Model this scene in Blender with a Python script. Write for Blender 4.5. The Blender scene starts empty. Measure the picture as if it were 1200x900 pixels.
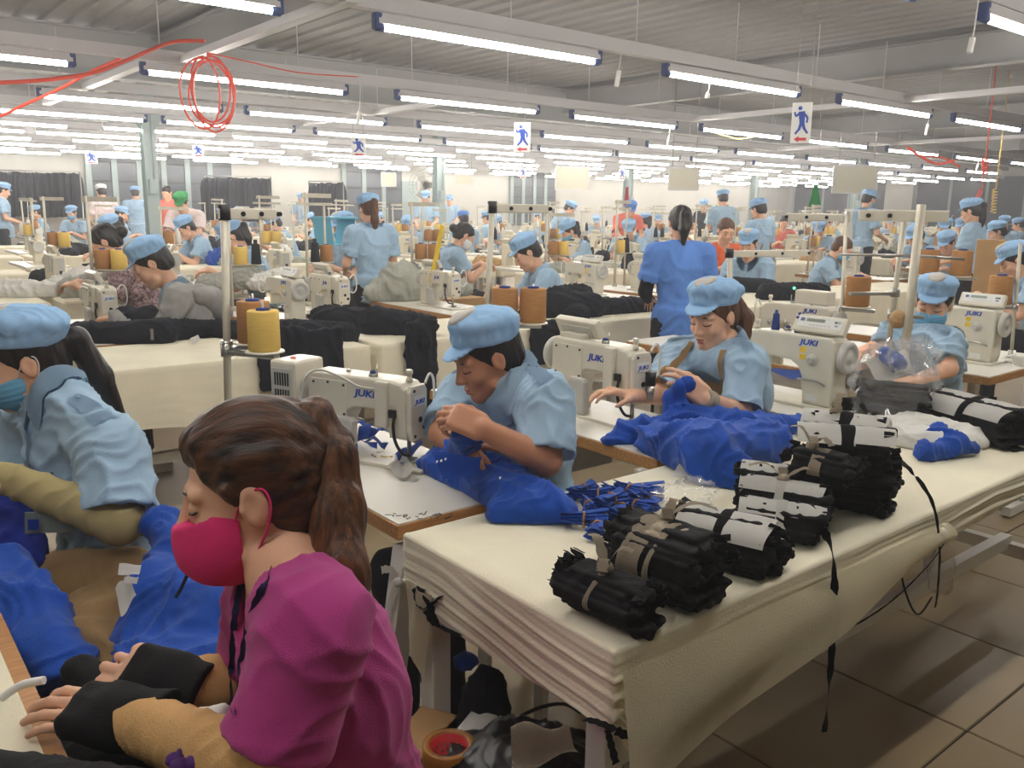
import bpy, bmesh, math, random
import numpy as np
from mathutils import Vector, Matrix, Euler

R = random.Random(7)
SC = bpy.context.scene
COL = SC.collection
PI = math.pi
rad = math.radians

# ------------------------------------------------------------------ camera
CH = 1.48                                   # eye height of the photographer
PITCH, ROLL, YAW, FPX = rad(11.6), rad(0.75), rad(51.0), 1000.0
_f0 = Vector((math.cos(YAW), math.sin(YAW), 0)); _r0 = Vector((math.sin(YAW), -math.cos(YAW), 0)); _u0 = Vector((0, 0, 1))
FW = _f0 * math.cos(PITCH) - _u0 * math.sin(PITCH)
_u1 = _u0 * math.cos(PITCH) + _f0 * math.sin(PITCH)
RT = _r0 * math.cos(ROLL) + _u1 * math.sin(ROLL)
UP = _u1 * math.cos(ROLL) - _r0 * math.sin(ROLL)
CAM = Vector((0, 0, CH))
cd = bpy.data.cameras.new('camera'); cam = bpy.data.objects.new('camera', cd); COL.objects.link(cam)
cd.sensor_fit = 'HORIZONTAL'; cd.sensor_width = 36.0; cd.lens = FPX / 1200 * 36.0; cd.clip_start = 0.02; cd.clip_end = 200
cam.matrix_world = Matrix(((RT.x, UP.x, -FW.x, CAM.x), (RT.y, UP.y, -FW.y, CAM.y), (RT.z, UP.z, -FW.z, CAM.z), (0, 0, 0, 1)))
SC.camera = cam

def ray(px, py): return FW + RT * ((px - 600) / FPX) + UP * ((450 - py) / FPX)
def at(px, py, d): return CAM + ray(px, py) * d                 # the point at forward distance d
def atz(px, py, z):
    r = ray(px, py); return CAM + r * ((z - CH) / r.z)          # the point on the level z
def aty(px, py, y):
    r = ray(px, py); return CAM + r * (y / r.y)
def depth_of(p): return (Vector(p) - CAM).dot(FW)

# ------------------------------------------------------------------ world, exposure, render settings
W = bpy.data.worlds.new('world'); SC.world = W; W.use_nodes = True
W.node_tree.nodes['Background'].inputs[0].default_value = (0.75, 0.78, 0.85, 1)
W.node_tree.nodes['Background'].inputs[1].default_value = 0.06
# dusty air of the hall: a thin even haze
_v = W.node_tree.nodes.new('ShaderNodeVolumeScatter'); _v.inputs['Density'].default_value = 0.009; _v.inputs['Color'].default_value = (0.95, 0.96, 1.0, 1); _v.inputs['Anisotropy'].default_value = 0.35
W.node_tree.links.new(_v.outputs[0], W.node_tree.nodes['World Output'].inputs['Volume'])
TUBE_STRENGTH = 66.0
TUBE_COLOR = (1.0, 0.955, 0.90)
SC.view_settings.view_transform = 'Standard'; SC.view_settings.look = 'None'
SC.view_settings.exposure = 0.0; SC.view_settings.gamma = 1.0; SC.view_settings.use_curve_mapping = False
SC.cycles.use_denoising = True
SC.cycles.max_bounces = 6; SC.cycles.diffuse_bounces = 4; SC.cycles.glossy_bounces = 3
SC.cycles.transmission_bounces = 4; SC.cycles.transparent_max_bounces = 8
SC.cycles.caustics_reflective = False; SC.cycles.caustics_refractive = False
SC.cycles.sample_clamp_indirect = 6.0

# ------------------------------------------------------------------ materials
def lin(c):
    return tuple(((v / 255) / 12.92 if v / 255 <= 0.04045 else ((v / 255 + 0.055) / 1.055) ** 2.4) for v in c)
MATS = {}
def mat(name, c, rough=0.6, metal=0.0, var=0.0, vscale=8.0, bump=0.0, bscale=120.0, stretch=(1, 1, 1), spec=0.4, emit=None, alpha=1.0, sheen=0.0, c2=None, coat=0.0):
    if name in MATS: return MATS[name]
    m = bpy.data.materials.new(name); m.use_nodes = True; MATS[name] = m
    nt = m.node_tree; b = nt.nodes['Principled BSDF']
    col = lin(c) + (1,)
    b.inputs['Base Color'].default_value = col; b.inputs['Roughness'].default_value = rough
    b.inputs['Metallic'].default_value = metal; b.inputs['Specular IOR Level'].default_value = spec
    b.inputs['Alpha'].default_value = alpha
    if coat: b.inputs['Coat Weight'].default_value = coat
    if sheen:
        b.inputs['Sheen Weight'].default_value = sheen; b.inputs['Sheen Roughness'].default_value = 0.5
    if emit:
        b.inputs['Emission Color'].default_value = tuple(emit[:3]) + (1,); b.inputs['Emission Strength'].default_value = emit[3]
    if var or bump or c2:
        tc = nt.nodes.new('ShaderNodeTexCoord'); mp = nt.nodes.new('ShaderNodeMapping')
        mp.inputs['Scale'].default_value = stretch
        nt.links.new(tc.outputs['Object'], mp.inputs['Vector'])
        if var or c2:
            n = nt.nodes.new('ShaderNodeTexNoise'); n.inputs['Scale'].default_value = vscale; n.inputs['Detail'].default_value = 5
            nt.links.new(mp.outputs[0], n.inputs['Vector'])
            rp = nt.nodes.new('ShaderNodeValToRGB')
            lo = tuple(max(0, v * (1 - var)) for v in col[:3]) + (1,) if not c2 else lin(c2) + (1,)
            hi = tuple(min(1, v * (1 + var)) for v in col[:3]) + (1,)
            rp.color_ramp.elements[0].position = 0.32; rp.color_ramp.elements[1].position = 0.68
            rp.color_ramp.elements[0].color = lo; rp.color_ramp.elements[1].color = hi
            nt.links.new(n.outputs['Fac'], rp.inputs[0]); nt.links.new(rp.outputs[0], b.inputs['Base Color'])
        if bump:
            n2 = nt.nodes.new('ShaderNodeTexNoise'); n2.inputs['Scale'].default_value = bscale; n2.inputs['Detail'].default_value = 3
            nt.links.new(mp.outputs[0], n2.inputs['Vector'])
            bp = nt.nodes.new('ShaderNodeBump'); bp.inputs['Strength'].default_value = bump; bp.inputs['Distance'].default_value = 0.004
            nt.links.new(n2.outputs['Fac'], bp.inputs['Height']); nt.links.new(bp.outputs[0], b.inputs['Normal'])
    return m

M = dict(
    cream_cloth=mat('cream_cloth', (238, 230, 204), 0.85, var=0.06, vscale=5, bump=0.25, bscale=260, sheen=0.1),
    white_metal=mat('white_metal', (222, 220, 212), 0.45, var=0.04, vscale=3),
    machine=mat('machine_enamel', (222, 216, 198), 0.32, var=0.04, vscale=14, spec=0.5),
    machine_grey=mat('machine_grey', (196, 194, 186), 0.4, var=0.04, vscale=14),
    machine_far=mat('machine_far', (222, 214, 190), 0.45),
    dark_plastic=mat('dark_plastic', (28, 28, 30), 0.4),
    steel=mat('steel', (180, 178, 172), 0.28, metal=0.9),
    pole=mat('pole_paint', (196, 190, 172), 0.42, metal=0.2, var=0.06, vscale=20),
    blue_print=mat('blue_print', (28, 70, 170), 0.5),
    red_print=mat('red_print', (205, 45, 50), 0.5),
    yellow_print=mat('yellow_print', (240, 205, 60), 0.5),
    white_paper=mat('white_paper', (238, 236, 230), 0.8, var=0.03, vscale=20, bump=0.2, bscale=60),
    screen=mat('lcd_screen', (150, 165, 150), 0.25),
    laminate=mat('table_laminate', (228, 224, 212), 0.35, var=0.03, vscale=6, spec=0.45),
    wood=mat('wood_edge', (178, 128, 76), 0.5, var=0.18, vscale=14, stretch=(1, 8, 8)),
    shirt=mat('blue_shirt_cloth', (160, 190, 214), 0.85, var=0.05, vscale=9, bump=0.3, bscale=420, sheen=0.15),
    shirt_dark=mat('royal_shirt_cloth', (92, 138, 214), 0.85, var=0.06, vscale=9, bump=0.3, bscale=420),
    cap=mat('blue_cap_cloth', (150, 190, 228), 0.85, var=0.05, vscale=12, bump=0.3, bscale=420),
    cap_white=mat('white_cap_cloth', (226, 224, 220), 0.85), cap_green=mat('green_cap_cloth', (60, 150, 85), 0.85),
    cap_patch=mat('cap_mesh_panel', (196, 190, 182), 0.85, bump=0.3, bscale=600),
    pink=mat('magenta_knit', (180, 60, 134), 0.9, var=0.07, vscale=14, bump=0.3, bscale=500, sheen=0.15),
    mask_pink=mat('crimson_mask_cloth', (224, 52, 118), 0.9, bump=0.3, bscale=600, var=0.05, vscale=30),
    mask_blue=mat('surgical_mask_paper', (112, 178, 214), 0.8, var=0.05, vscale=20),
    mask_white=mat('mask_trim', (230, 232, 234), 0.8), mask_grey=mat('grey_mask_cloth', (96, 104, 118), 0.9),
    skin=mat('skin', (230, 180, 148), 0.5, var=0.07, vscale=22, bump=0.08, bscale=300),
    skin_tan=mat('skin_tan', (190, 134, 102), 0.5, var=0.07, vscale=22, bump=0.08, bscale=300),
    lip=mat('lip', (178, 96, 88), 0.45), eyelash=mat('eyelash', (24, 18, 16), 0.6), nail=mat('nail', (226, 176, 150), 0.3),
    hair=mat('dark_hair', (26, 20, 18), 0.42, var=0.5, vscale=30, stretch=(1, 1, 0.12), bump=0.6, bscale=70, spec=0.5),
    hair_swept=mat('swept_hair', (92, 56, 32), 0.5, vscale=110, stretch=(0.05, 1, 0.4), bump=0.35, bscale=320, spec=0.45, c2=(16, 12, 10)),
    hair_brown=mat('brown_hair', (112, 70, 40), 0.52, vscale=130, stretch=(1, 1, 0.05), bump=0.4, bscale=320, spec=0.45, c2=(46, 28, 18)),
    trousers=mat('dark_trousers', (30, 30, 36), 0.9), khaki=mat('khaki_cloth', (140, 112, 74), 0.9, var=0.1, vscale=10, bump=0.3, bscale=300),
    royal=mat('royal_blue_cloth', (4, 68, 160), 0.82, var=0.1, vscale=10, bump=0.35, bscale=380, sheen=0.12),
    royal_dark=mat('royal_blue_lining', (10, 36, 130), 0.85, var=0.1, vscale=10),
    navy=mat('navy_cloth', (17, 19, 29), 0.92, var=0.2, vscale=10, bump=0.35, bscale=320),
    black=mat('black_cloth', (15, 15, 17), 0.92, var=0.25, vscale=14, bump=0.4, bscale=320),
    greige=mat('greige_cloth', (168, 156, 136), 0.9, var=0.1, vscale=14, bump=0.4, bscale=320),
    grey_cloth=mat('grey_green_cloth', (168, 170, 158), 0.9, var=0.1, vscale=9, bump=0.3, bscale=300),
    hoodie=mat('grey_hoodie_knit', (152, 150, 146), 0.95, var=0.08, vscale=30, bump=0.4, bscale=400),
    white_cloth=mat('white_cloth', (226, 224, 216), 0.88, var=0.05, vscale=9, bump=0.3, bscale=300),
    apron=mat('tan_apron_cloth', (178, 146, 104), 0.9, var=0.06, vscale=12), tan_sleeve=mat('tan_sleeve_knit', (206, 164, 108), 0.92, var=0.08, vscale=16, bump=0.4, bscale=300),
    olive_sleeve=mat('olive_sleeve_knit', (170, 156, 110), 0.92, var=0.06, vscale=16),
    orange=mat('orange_cloth', (226, 106, 56), 0.9), salmon=mat('salmon_cloth', (226, 120, 104), 0.9), pale_pink=mat('pale_pink_cloth', (226, 208, 206), 0.9),
    floral=mat('dark_print_cloth', (60, 44, 52), 0.9, c2=(190, 160, 160), vscale=60),
    cone_brown=mat('kraft_thread_cone', (170, 122, 74), 0.8, var=0.08, vscale=30, stretch=(1, 1, 6)), cone_yellow=mat('yellow_thread_cone', (232, 196, 104), 0.75, var=0.05, vscale=30, stretch=(1, 1, 6)),
    cone_black=mat('black_thread_cone', (26, 28, 36), 0.8), cone_blue=mat('blue_thread_cone', (32, 56, 120), 0.7), cone_white=mat('white_thread_cone', (226, 224, 214), 0.8),
    carton=mat('carton', (184, 146, 98), 0.85, var=0.06, vscale=8), tape=mat('brown_tape', (158, 104, 38), 0.35, var=0.05, vscale=30),
    hose=mat('red_hose', (226, 78, 52), 0.35), lanyard=mat('purple_lanyard', (40, 30, 84), 0.7), plum=mat('plum_cloth', (70, 30, 100), 0.8),
    column=mat('column_paint', (150, 164, 162), 0.5, var=0.05, vscale=3),
    wall=mat('wall_paint', (196, 193, 185), 0.9, var=0.04, vscale=1.5), dark_wall=mat('dark_shade_net', (52, 54, 60), 0.9, var=0.1, vscale=3),
    roof=mat('roof_sheet', (150, 149, 146), 0.6, var=0.05, vscale=0.7), girder=mat('girder_paint', (168, 168, 166), 0.6, var=0.05, vscale=1.2),
    channel=mat('light_channel', (206, 204, 204), 0.45), blue_plastic=mat('blue_socket', (46, 66, 120), 0.5), white_plastic=mat('white_plastic', (232, 232, 226), 0.4),
    tile=mat('floor_tile', (150, 132, 100), 0.42, var=0.1, vscale=2.5, spec=0.45), grout=mat('grout', (60, 52, 42), 0.9),
    led=mat('green_led', (60, 220, 120), 0.4, emit=(0.1, 1.0, 0.35, 4.0)), bulb=mat('machine_lamp', (255, 240, 200), 0.4, emit=(1.0, 0.85, 0.55, 12.0)),
    red_cloth=mat('red_cloth', (190, 40, 50), 0.85), green_cloth=mat('green_cloth', (40, 150, 80), 0.85), mirror=mat('glossy_board', (205, 200, 178), 0.25),
    aqua=mat('aqua_plastic', (110, 190, 215), 0.4), window_dark=mat('window_dark', (70, 76, 82), 0.3), cable=mat('black_cable', (22, 22, 24), 0.5),
)
tube_m = bpy.data.materials.new('tube_glow'); tube_m.use_nodes = True
_b = tube_m.node_tree.nodes['Principled BSDF']; _b.inputs['Emission Color'].default_value = TUBE_COLOR + (1,); _b.inputs['Emission Strength'].default_value = TUBE_STRENGTH
_b.inputs['Base Color'].default_value = (0.9, 0.9, 0.9, 1); M['tube'] = tube_m
plastic_m = bpy.data.materials.new('clear_plastic_film'); plastic_m.use_nodes = True
_n = plastic_m.node_tree; _b = _n.nodes['Principled BSDF']; _b.inputs['Base Color'].default_value = (0.86, 0.86, 0.86, 1); _b.inputs['Roughness'].default_value = 0.06
_b.inputs['Alpha'].default_value = 0.14; _b.inputs['Specular IOR Level'].default_value = 1.0; M['film'] = plastic_m

def ordw(n):
    u = ['', 'first', 'second', 'third', 'fourth', 'fifth', 'sixth', 'seventh', 'eighth', 'ninth', 'tenth', 'eleventh', 'twelfth', 'thirteenth', 'fourteenth', 'fifteenth', 'sixteenth', 'seventeenth', 'eighteenth', 'nineteenth']
    if n < 20: return u[n]
    t = {2: 'twent', 3: 'thirt', 4: 'fort'}[n // 10]; return t + 'ieth' if n % 10 == 0 else t + 'y-' + u[n % 10]
# ------------------------------------------------------------------ object helpers
def link(name, me, m=None, parent=None, loc=None):
    o = bpy.data.objects.new(name, me); COL.objects.link(o)
    if m is not None and me is not None:
        for k in (m if isinstance(m, (list, tuple)) else [m]): me.materials.append(k)
    if parent is not None: o.parent = parent
    if loc is not None: o.location = loc
    return o
def tag(o, label=None, cat=None, group=None, kind=None):
    if label: o['label'] = label
    if cat: o['category'] = cat
    if group: o['group'] = group
    if kind: o['kind'] = kind
    return o
def empty(name, loc=(0, 0, 0), rz=0.0, label=None, cat=None, group=None, kind=None):
    o = bpy.data.objects.new(name, None); COL.objects.link(o); o.location = loc; o.rotation_euler = (0, 0, rz)
    o.empty_display_size = 0.1
    return tag(o, label, cat, group, kind)
KIDS = {}
def copy_tree(o, parent=None):
    c = o.copy(); COL.objects.link(c)
    if parent is not None: c.parent = parent
    for ch in [x for x in o.children]: copy_tree(ch, c)
    return c

class MB:                                                            # collects simple shapes into one bmesh
    def __init__(s): s.bm = bmesh.new(); s.mi = 0
    def _fin(s, vs, n0):
        for f in list(s.bm.faces)[n0:]: f.material_index = s.mi
    def box(s, c, size, rot=None, bevel=0.0, seg=2):
        n0 = len(s.bm.faces)
        r = bmesh.ops.create_cube(s.bm, size=1.0); vs = r['verts']
        mt = Matrix.Translation(Vector(c)) @ (rot.to_4x4() if rot else Matrix.Identity(4)) @ Matrix.Diagonal((size[0], size[1], size[2], 1))
        bmesh.ops.transform(s.bm, matrix=mt, verts=vs)
        if bevel > 0:
            es = list({e for v in vs for e in v.link_edges})
            bmesh.ops.bevel(s.bm, geom=es, offset=bevel, segments=seg, affect='EDGES', profile=0.6)
        s._fin(None, n0); return s
    def cyl(s, a, b, ra, rb=None, n=12, cap=True):
        n0 = len(s.bm.faces); rb = ra if rb is None else rb
        a = Vector(a); b = Vector(b); d = b - a
        q = d.to_track_quat('Z', 'Y').to_matrix()
        x = q @ Vector((1, 0, 0)); y = q @ Vector((0, 1, 0))
        A = [s.bm.verts.new(a + (x * math.cos(t) + y * math.sin(t)) * ra) for t in [2 * PI * i / n for i in range(n)]]
        B = [s.bm.verts.new(b + (x * math.cos(t) + y * math.sin(t)) * rb) for t in [2 * PI * i / n for i in range(n)]]
        for i in range(n): s.bm.faces.new((A[i], A[(i + 1) % n], B[(i + 1) % n], B[i])).smooth = True
        if cap: s.bm.faces.new(A[::-1]); s.bm.faces.new(B)
        s._fin(None, n0); return s
    def lathe(s, o, ax, prof, n=20):                                 # prof: (radius, height) pairs along the axis
        n0 = len(s.bm.faces); o = Vector(o); q = Vector(ax).to_track_quat('Z', 'Y').to_matrix(); rings = []
        for r, h in prof:
            rings.append([s.bm.verts.new(o + q @ Vector((r * math.cos(2 * PI * i / n), r * math.sin(2 * PI * i / n), h))) for i in range(n)])
        for k in range(len(rings) - 1):
            for i in range(n): s.bm.faces.new((rings[k][i], rings[k][(i + 1) % n], rings[k + 1][(i + 1) % n], rings[k + 1][i])).smooth = True
        s.bm.faces.new(rings[0][::-1]); s.bm.faces.new(rings[-1]); s._fin(None, n0); return s
    def prism(s, pts, fn, d0, d1, bevel=0.0, seg=2):                  # outline pts (u, v); fn(u, v, d) -> xyz
        n0 = len(s.bm.faces)
        A = [s.bm.verts.new(fn(u, v, d0)) for u, v in pts]; B = [s.bm.verts.new(fn(u, v, d1)) for u, v in pts]; n = len(pts)
        fs = [s.bm.faces.new(A), s.bm.faces.new(B[::-1])]
        for i in range(n): fs.append(s.bm.faces.new((A[i], B[i], B[(i + 1) % n], A[(i + 1) % n])))
        bmesh.ops.recalc_face_normals(s.bm, faces=fs)
        if bevel: bmesh.ops.bevel(s.bm, geom=list({e for f in fs[:2] for e in f.edges}), offset=bevel, segments=seg, affect='EDGES', profile=0.6)
        s._fin(None, n0); return s
    def tube(s, pts, r, n=8, rs=None):
        n0 = len(s.bm.faces); pts = [Vector(p) for p in pts]; rings = []; x = None
        for i, p in enumerate(pts):
            d = (pts[min(i + 1, len(pts) - 1)] - pts[max(i - 1, 0)]).normalized()
            if x is None: x = d.orthogonal().normalized()
            x = (x - d * x.dot(d)).normalized(); y = d.cross(x); rr = rs[i] if rs else r
            rings.append([s.bm.verts.new(p + (x * math.cos(2 * PI * k / n) + y * math.sin(2 * PI * k / n)) * rr) for k in range(n)])
        for a, b in zip(rings, rings[1:]):
            for k in range(n): s.bm.faces.new((a[k], a[(k + 1) % n], b[(k + 1) % n], b[k])).smooth = True
        s.bm.faces.new(rings[0][::-1]); s.bm.faces.new(rings[-1]); s._fin(None, n0); return s
    def sheet(s, rows, th=0.002):                                     # a thin cloth from a grid of points, given thickness
        n0 = len(s.bm.faces)
        V = [[s.bm.verts.new(Vector(p)) for p in r] for r in rows]; fs = []
        for a, b in zip(V, V[1:]):
            for i in range(len(a) - 1):
                f = s.bm.faces.new((a[i], a[i + 1], b[i + 1], b[i])); f.smooth = True; fs.append(f)
        bmesh.ops.solidify(s.bm, geom=fs, thickness=th)
        for e in {e for f in list(s.bm.faces)[n0:] for e in f.edges}:
            if len(e.link_faces) == 2 and e.calc_face_angle(0) > 0.9: e.smooth = False
        s._fin(None, n0); return s
    def ball(s, c, r, u=12, v=8, sc=(1, 1, 1)):
        n0 = len(s.bm.faces); k = bmesh.ops.create_uvsphere(s.bm, u_segments=u, v_segments=v, radius=1)
        bmesh.ops.transform(s.bm, matrix=Matrix.Translation(Vector(c)) @ Matrix.Diagonal((r * sc[0], r * sc[1], r * sc[2], 1)), verts=k['verts'])
        for f in list(s.bm.faces)[n0:]: f.smooth = True
        s._fin(None, n0); return s
    def mesh(s, name='m', smooth=False):
        me = bpy.data.meshes.new(name); s.bm.normal_update()
        if smooth:
            for f in s.bm.faces: f.smooth = True
        s.bm.to_mesh(me); s.bm.free(); return me
    def build(s, name, m, parent=None, smooth=False, loc=None):
        return link(name, s.mesh(name, smooth), m, parent, loc)
def bez(pts, n=8):                                                    # Catmull-Rom through points
    pts = [Vector(p) for p in pts]; out = []
    for i in range(len(pts) - 1):
        p0 = pts[max(i - 1, 0)]; p1 = pts[i]; p2 = pts[i + 1]; p3 = pts[min(i + 2, len(pts) - 1)]
        for k in range(n):
            t = k / n; out.append(0.5 * ((2 * p1) + (p2 - p0) * t + (2 * p0 - 5 * p1 + 4 * p2 - p3) * t * t + (3 * p1 - p0 - 3 * p2 + p3) * t ** 3))
    out.append(pts[-1]); return out
def text_mesh(body, size, m_name='txt', depth=0.0006, shear=0.0, bold=0.0, wide=1.0):
    cu = bpy.data.curves.new(m_name, 'FONT'); cu.body = body; cu.size = size; cu.extrude = depth; cu.shear = shear; cu.offset = bold
    cu.align_x = 'CENTER'; cu.align_y = 'CENTER'; cu.resolution_u = 3
    o = bpy.data.objects.new('tmp', cu); COL.objects.link(o); dg = bpy.context.evaluated_depsgraph_get(); dg.update()
    me = bpy.data.meshes.new_from_object(o.evaluated_get(dg)); bpy.data.objects.remove(o); bpy.data.curves.remove(cu)
    if wide != 1.0: me.transform(Matrix.Diagonal((wide, 1, 1, 1)))
    me.materials.clear(); return me

# ------------------------------------------------------------------ implicit-surface modelling (bodies, clothes, heaps of cloth)
def vnoise(P, scale, seed=0):                                        # smooth value noise in [-1, 1]
    Q = P * scale + seed * 17.13; I = np.floor(Q).astype(np.int64); F = Q - I; F = F * F * (3 - 2 * F)
    def h(dx, dy, dz):
        n = (I[:, 0] + dx) * 73856093 ^ (I[:, 1] + dy) * 19349663 ^ (I[:, 2] + dz) * 83492791 ^ (seed * 2654435761)
        n = (n ^ (n >> 13)) * 1274126177 & 0x7fffffff
        return (n & 0xffff) / 32767.5 - 1
    x, y, z = F[:, 0], F[:, 1], F[:, 2]
    a = h(0, 0, 0) * (1 - x) + h(1, 0, 0) * x; b = h(0, 1, 0) * (1 - x) + h(1, 1, 0) * x
    c = h(0, 0, 1) * (1 - x) + h(1, 0, 1) * x; d = h(0, 1, 1) * (1 - x) + h(1, 1, 1) * x
    return (a * (1 - y) + b * y) * (1 - z) + (c * (1 - y) + d * y) * z
def folds(P, scale, seed=0, dirv=(1, 0.3, 0.5), warp=1.0):            # ridged, warped: reads as creased cloth
    d = np.array(dirv, float); d /= np.linalg.norm(d)
    ph = (P @ d) * scale + warp * 1.6 * vnoise(P, scale * 0.45, seed) + 0.7 * warp * vnoise(P, scale * 1.1, seed + 3)
    r = 1 - np.abs(np.sin(ph * PI)); amp = 0.55 + 0.45 * vnoise(P, scale * 0.35, seed + 9)
    return (r ** 1.5) * amp
class SDF:
    def __init__(s, lo, hi, res, fine=()):
        s.ax = []
        for i in range(3):
            x = lo[i]; a = [x]
            while x < hi[i]:
                st = res
                for (ai, f0, f1, fr) in fine:
                    if ai == i and f0 <= x < f1: st = min(st, fr)
                x += st; a.append(x)
            s.ax.append(np.array(a, np.float32))
        s.f = np.full([len(a) for a in s.ax], 0.3, np.float32)
    def _win(s, lo, hi):
        sl = tuple(slice(max(0, np.searchsorted(a, l) - 1), min(len(a), np.searchsorted(a, h) + 1)) for a, l, h in zip(s.ax, lo, hi))
        X = s.ax[0][sl[0]][:, None, None]; Y = s.ax[1][sl[1]][None, :, None]; Z = s.ax[2][sl[2]][None, None, :]
        return sl, X, Y, Z
    def _comb(s, prim, k, mode):
        fn, lo, hi = prim; mg = k + 0.012
        sl, X, Y, Z = s._win([v - mg for v in lo], [v + mg for v in hi])
        if 0 in s.f[sl].shape: return
        d = fn(X, Y, Z).astype(np.float32); a = s.f[sl]
        if mode == 'u':
            h = np.maximum(k - np.abs(a - d), 0) / max(k, 1e-6); s.f[sl] = np.minimum(a, d) - h * h * k * 0.25
        else:
            h = np.maximum(k - np.abs(a + d), 0) / max(k, 1e-6); s.f[sl] = np.maximum(a, -d) + h * h * k * 0.25
    def add(s, prim, k=0.01): s._comb(prim, k, 'u'); return s
    def sub(s, prim, k=0.006): s._comb(prim, k, 's'); return s
    def cut(s, p, n, k=0.0):                                          # keep the side n points away from
        n = Vector(n).normalized(); d = (s.ax[0][:, None, None] - p[0]) * n.x + (s.ax[1][None, :, None] - p[1]) * n.y + (s.ax[2][None, None, :] - p[2]) * n.z
        s.f = np.maximum(s.f, d.astype(np.float32)); return s
    def extract(s):
        f, ax = s.f, s.ax
        for i in range(3):                                            # close at the border
            sl = [slice(None)] * 3; sl[i] = 0; f[tuple(sl)] = np.maximum(f[tuple(sl)], 1e-4); sl[i] = -1; f[tuple(sl)] = np.maximum(f[tuple(sl)], 1e-4)
        S = f < 0; c = np.zeros([n - 1 for n in f.shape], np.uint8)
        for dx in (0, 1):
            for dy in (0, 1):
                for dz in (0, 1): c += S[dx:f.shape[0] - 1 + dx, dy:f.shape[1] - 1 + dy, dz:f.shape[2] - 1 + dz]
        act = (c > 0) & (c < 8); idx = np.argwhere(act); n = len(idx)
        m = np.full(act.shape, -1, np.int32); m[act] = np.arange(n)
        acc = np.zeros((n, 3)); cnt = np.zeros(n)
        for a in range(3):
            o1, o2 = [(1, 2), (0, 2), (0, 1)][a]
            for u in (0, 1):
                for v in (0, 1):
                    off = [0, 0, 0]; off[o1] = u; off[o2] = v; ia = idx + off; ib = ia.copy(); ib[:, a] += 1
                    fa = f[ia[:, 0], ia[:, 1], ia[:, 2]]; fb = f[ib[:, 0], ib[:, 1], ib[:, 2]]; mk = (fa < 0) != (fb < 0)
                    t = np.where(mk, fa / np.where(mk, fa - fb, 1), 0)
                    p = np.stack([ax[j][ia[:, j]] for j in range(3)], 1).astype(float); q = ax[a][ib[:, a]]
                    p[:, a] += t * (q - p[:, a]); acc += p * mk[:, None]; cnt += mk
        V = acc / np.maximum(cnt, 1)[:, None]; Q = []
        for a in range(3):
            lo = [slice(1, -1)] * 3; hi = [slice(1, -1)] * 3; lo[a] = slice(0, -1); hi[a] = slice(1, None)
            A, B = S[tuple(lo)], S[tuple(hi)]; e = np.argwhere(A != B)
            if not len(e): continue
            sg = A[e[:, 0], e[:, 1], e[:, 2]]; base = e.copy()
            o1, o2 = [(1, 2), (2, 0), (0, 1)][a]; base[:, o1] += 1; base[:, o2] += 1
            def cell(d1, d2):
                b = base.copy(); b[:, o1] += d1; b[:, o2] += d2; return m[b[:, 0], b[:, 1], b[:, 2]]
            q = np.stack([cell(-1, -1), cell(0, -1), cell(0, 0), cell(-1, 0)], 1); q[~sg] = q[~sg][:, ::-1]; Q.append(q)
        return V, (np.concatenate(Q) if Q else np.zeros((0, 4), int))
def vnormals(V, Q):
    n = np.cross(V[Q[:, 2]] - V[Q[:, 0]], V[Q[:, 3]] - V[Q[:, 1]]); N = np.zeros_like(V)
    for i in range(4): np.add.at(N, Q[:, i], n)
    return N / np.maximum(np.linalg.norm(N, axis=1), 1e-12)[:, None]
def relax(V, Q, it=1, w=0.5):
    for _ in range(it):
        A = np.zeros_like(V); c = np.zeros(len(V))
        for i in range(4):
            np.add.at(A, Q[:, i], V[Q[:, (i + 1) % 4]]); np.add.at(c, Q[:, i], 1)
        V = V * (1 - w) + w * A / np.maximum(c, 1)[:, None]
    return V
def qmesh(name, V, Q, smooth=True):
    me = bpy.data.meshes.new(name); me.vertices.add(len(V)); me.vertices.foreach_set('co', np.asarray(V, np.float32).ravel())
    me.loops.add(len(Q) * 4); me.loops.foreach_set('vertex_index', np.asarray(Q, np.int32).ravel())
    me.polygons.add(len(Q)); me.polygons.foreach_set('loop_start', np.arange(0, len(Q) * 4, 4, dtype=np.int32))
    me.polygons.foreach_set('use_smooth', np.full(len(Q), smooth)); me.update(calc_edges=True); return me
def sdf_mesh(name, s, disp=None, it=1):
    V, Q = s.extract(); V = relax(V, Q, it, 0.4)
    if disp is not None: V = V + vnormals(V, Q) * disp(V)[:, None]
    return qmesh(name, V, Q)

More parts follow.
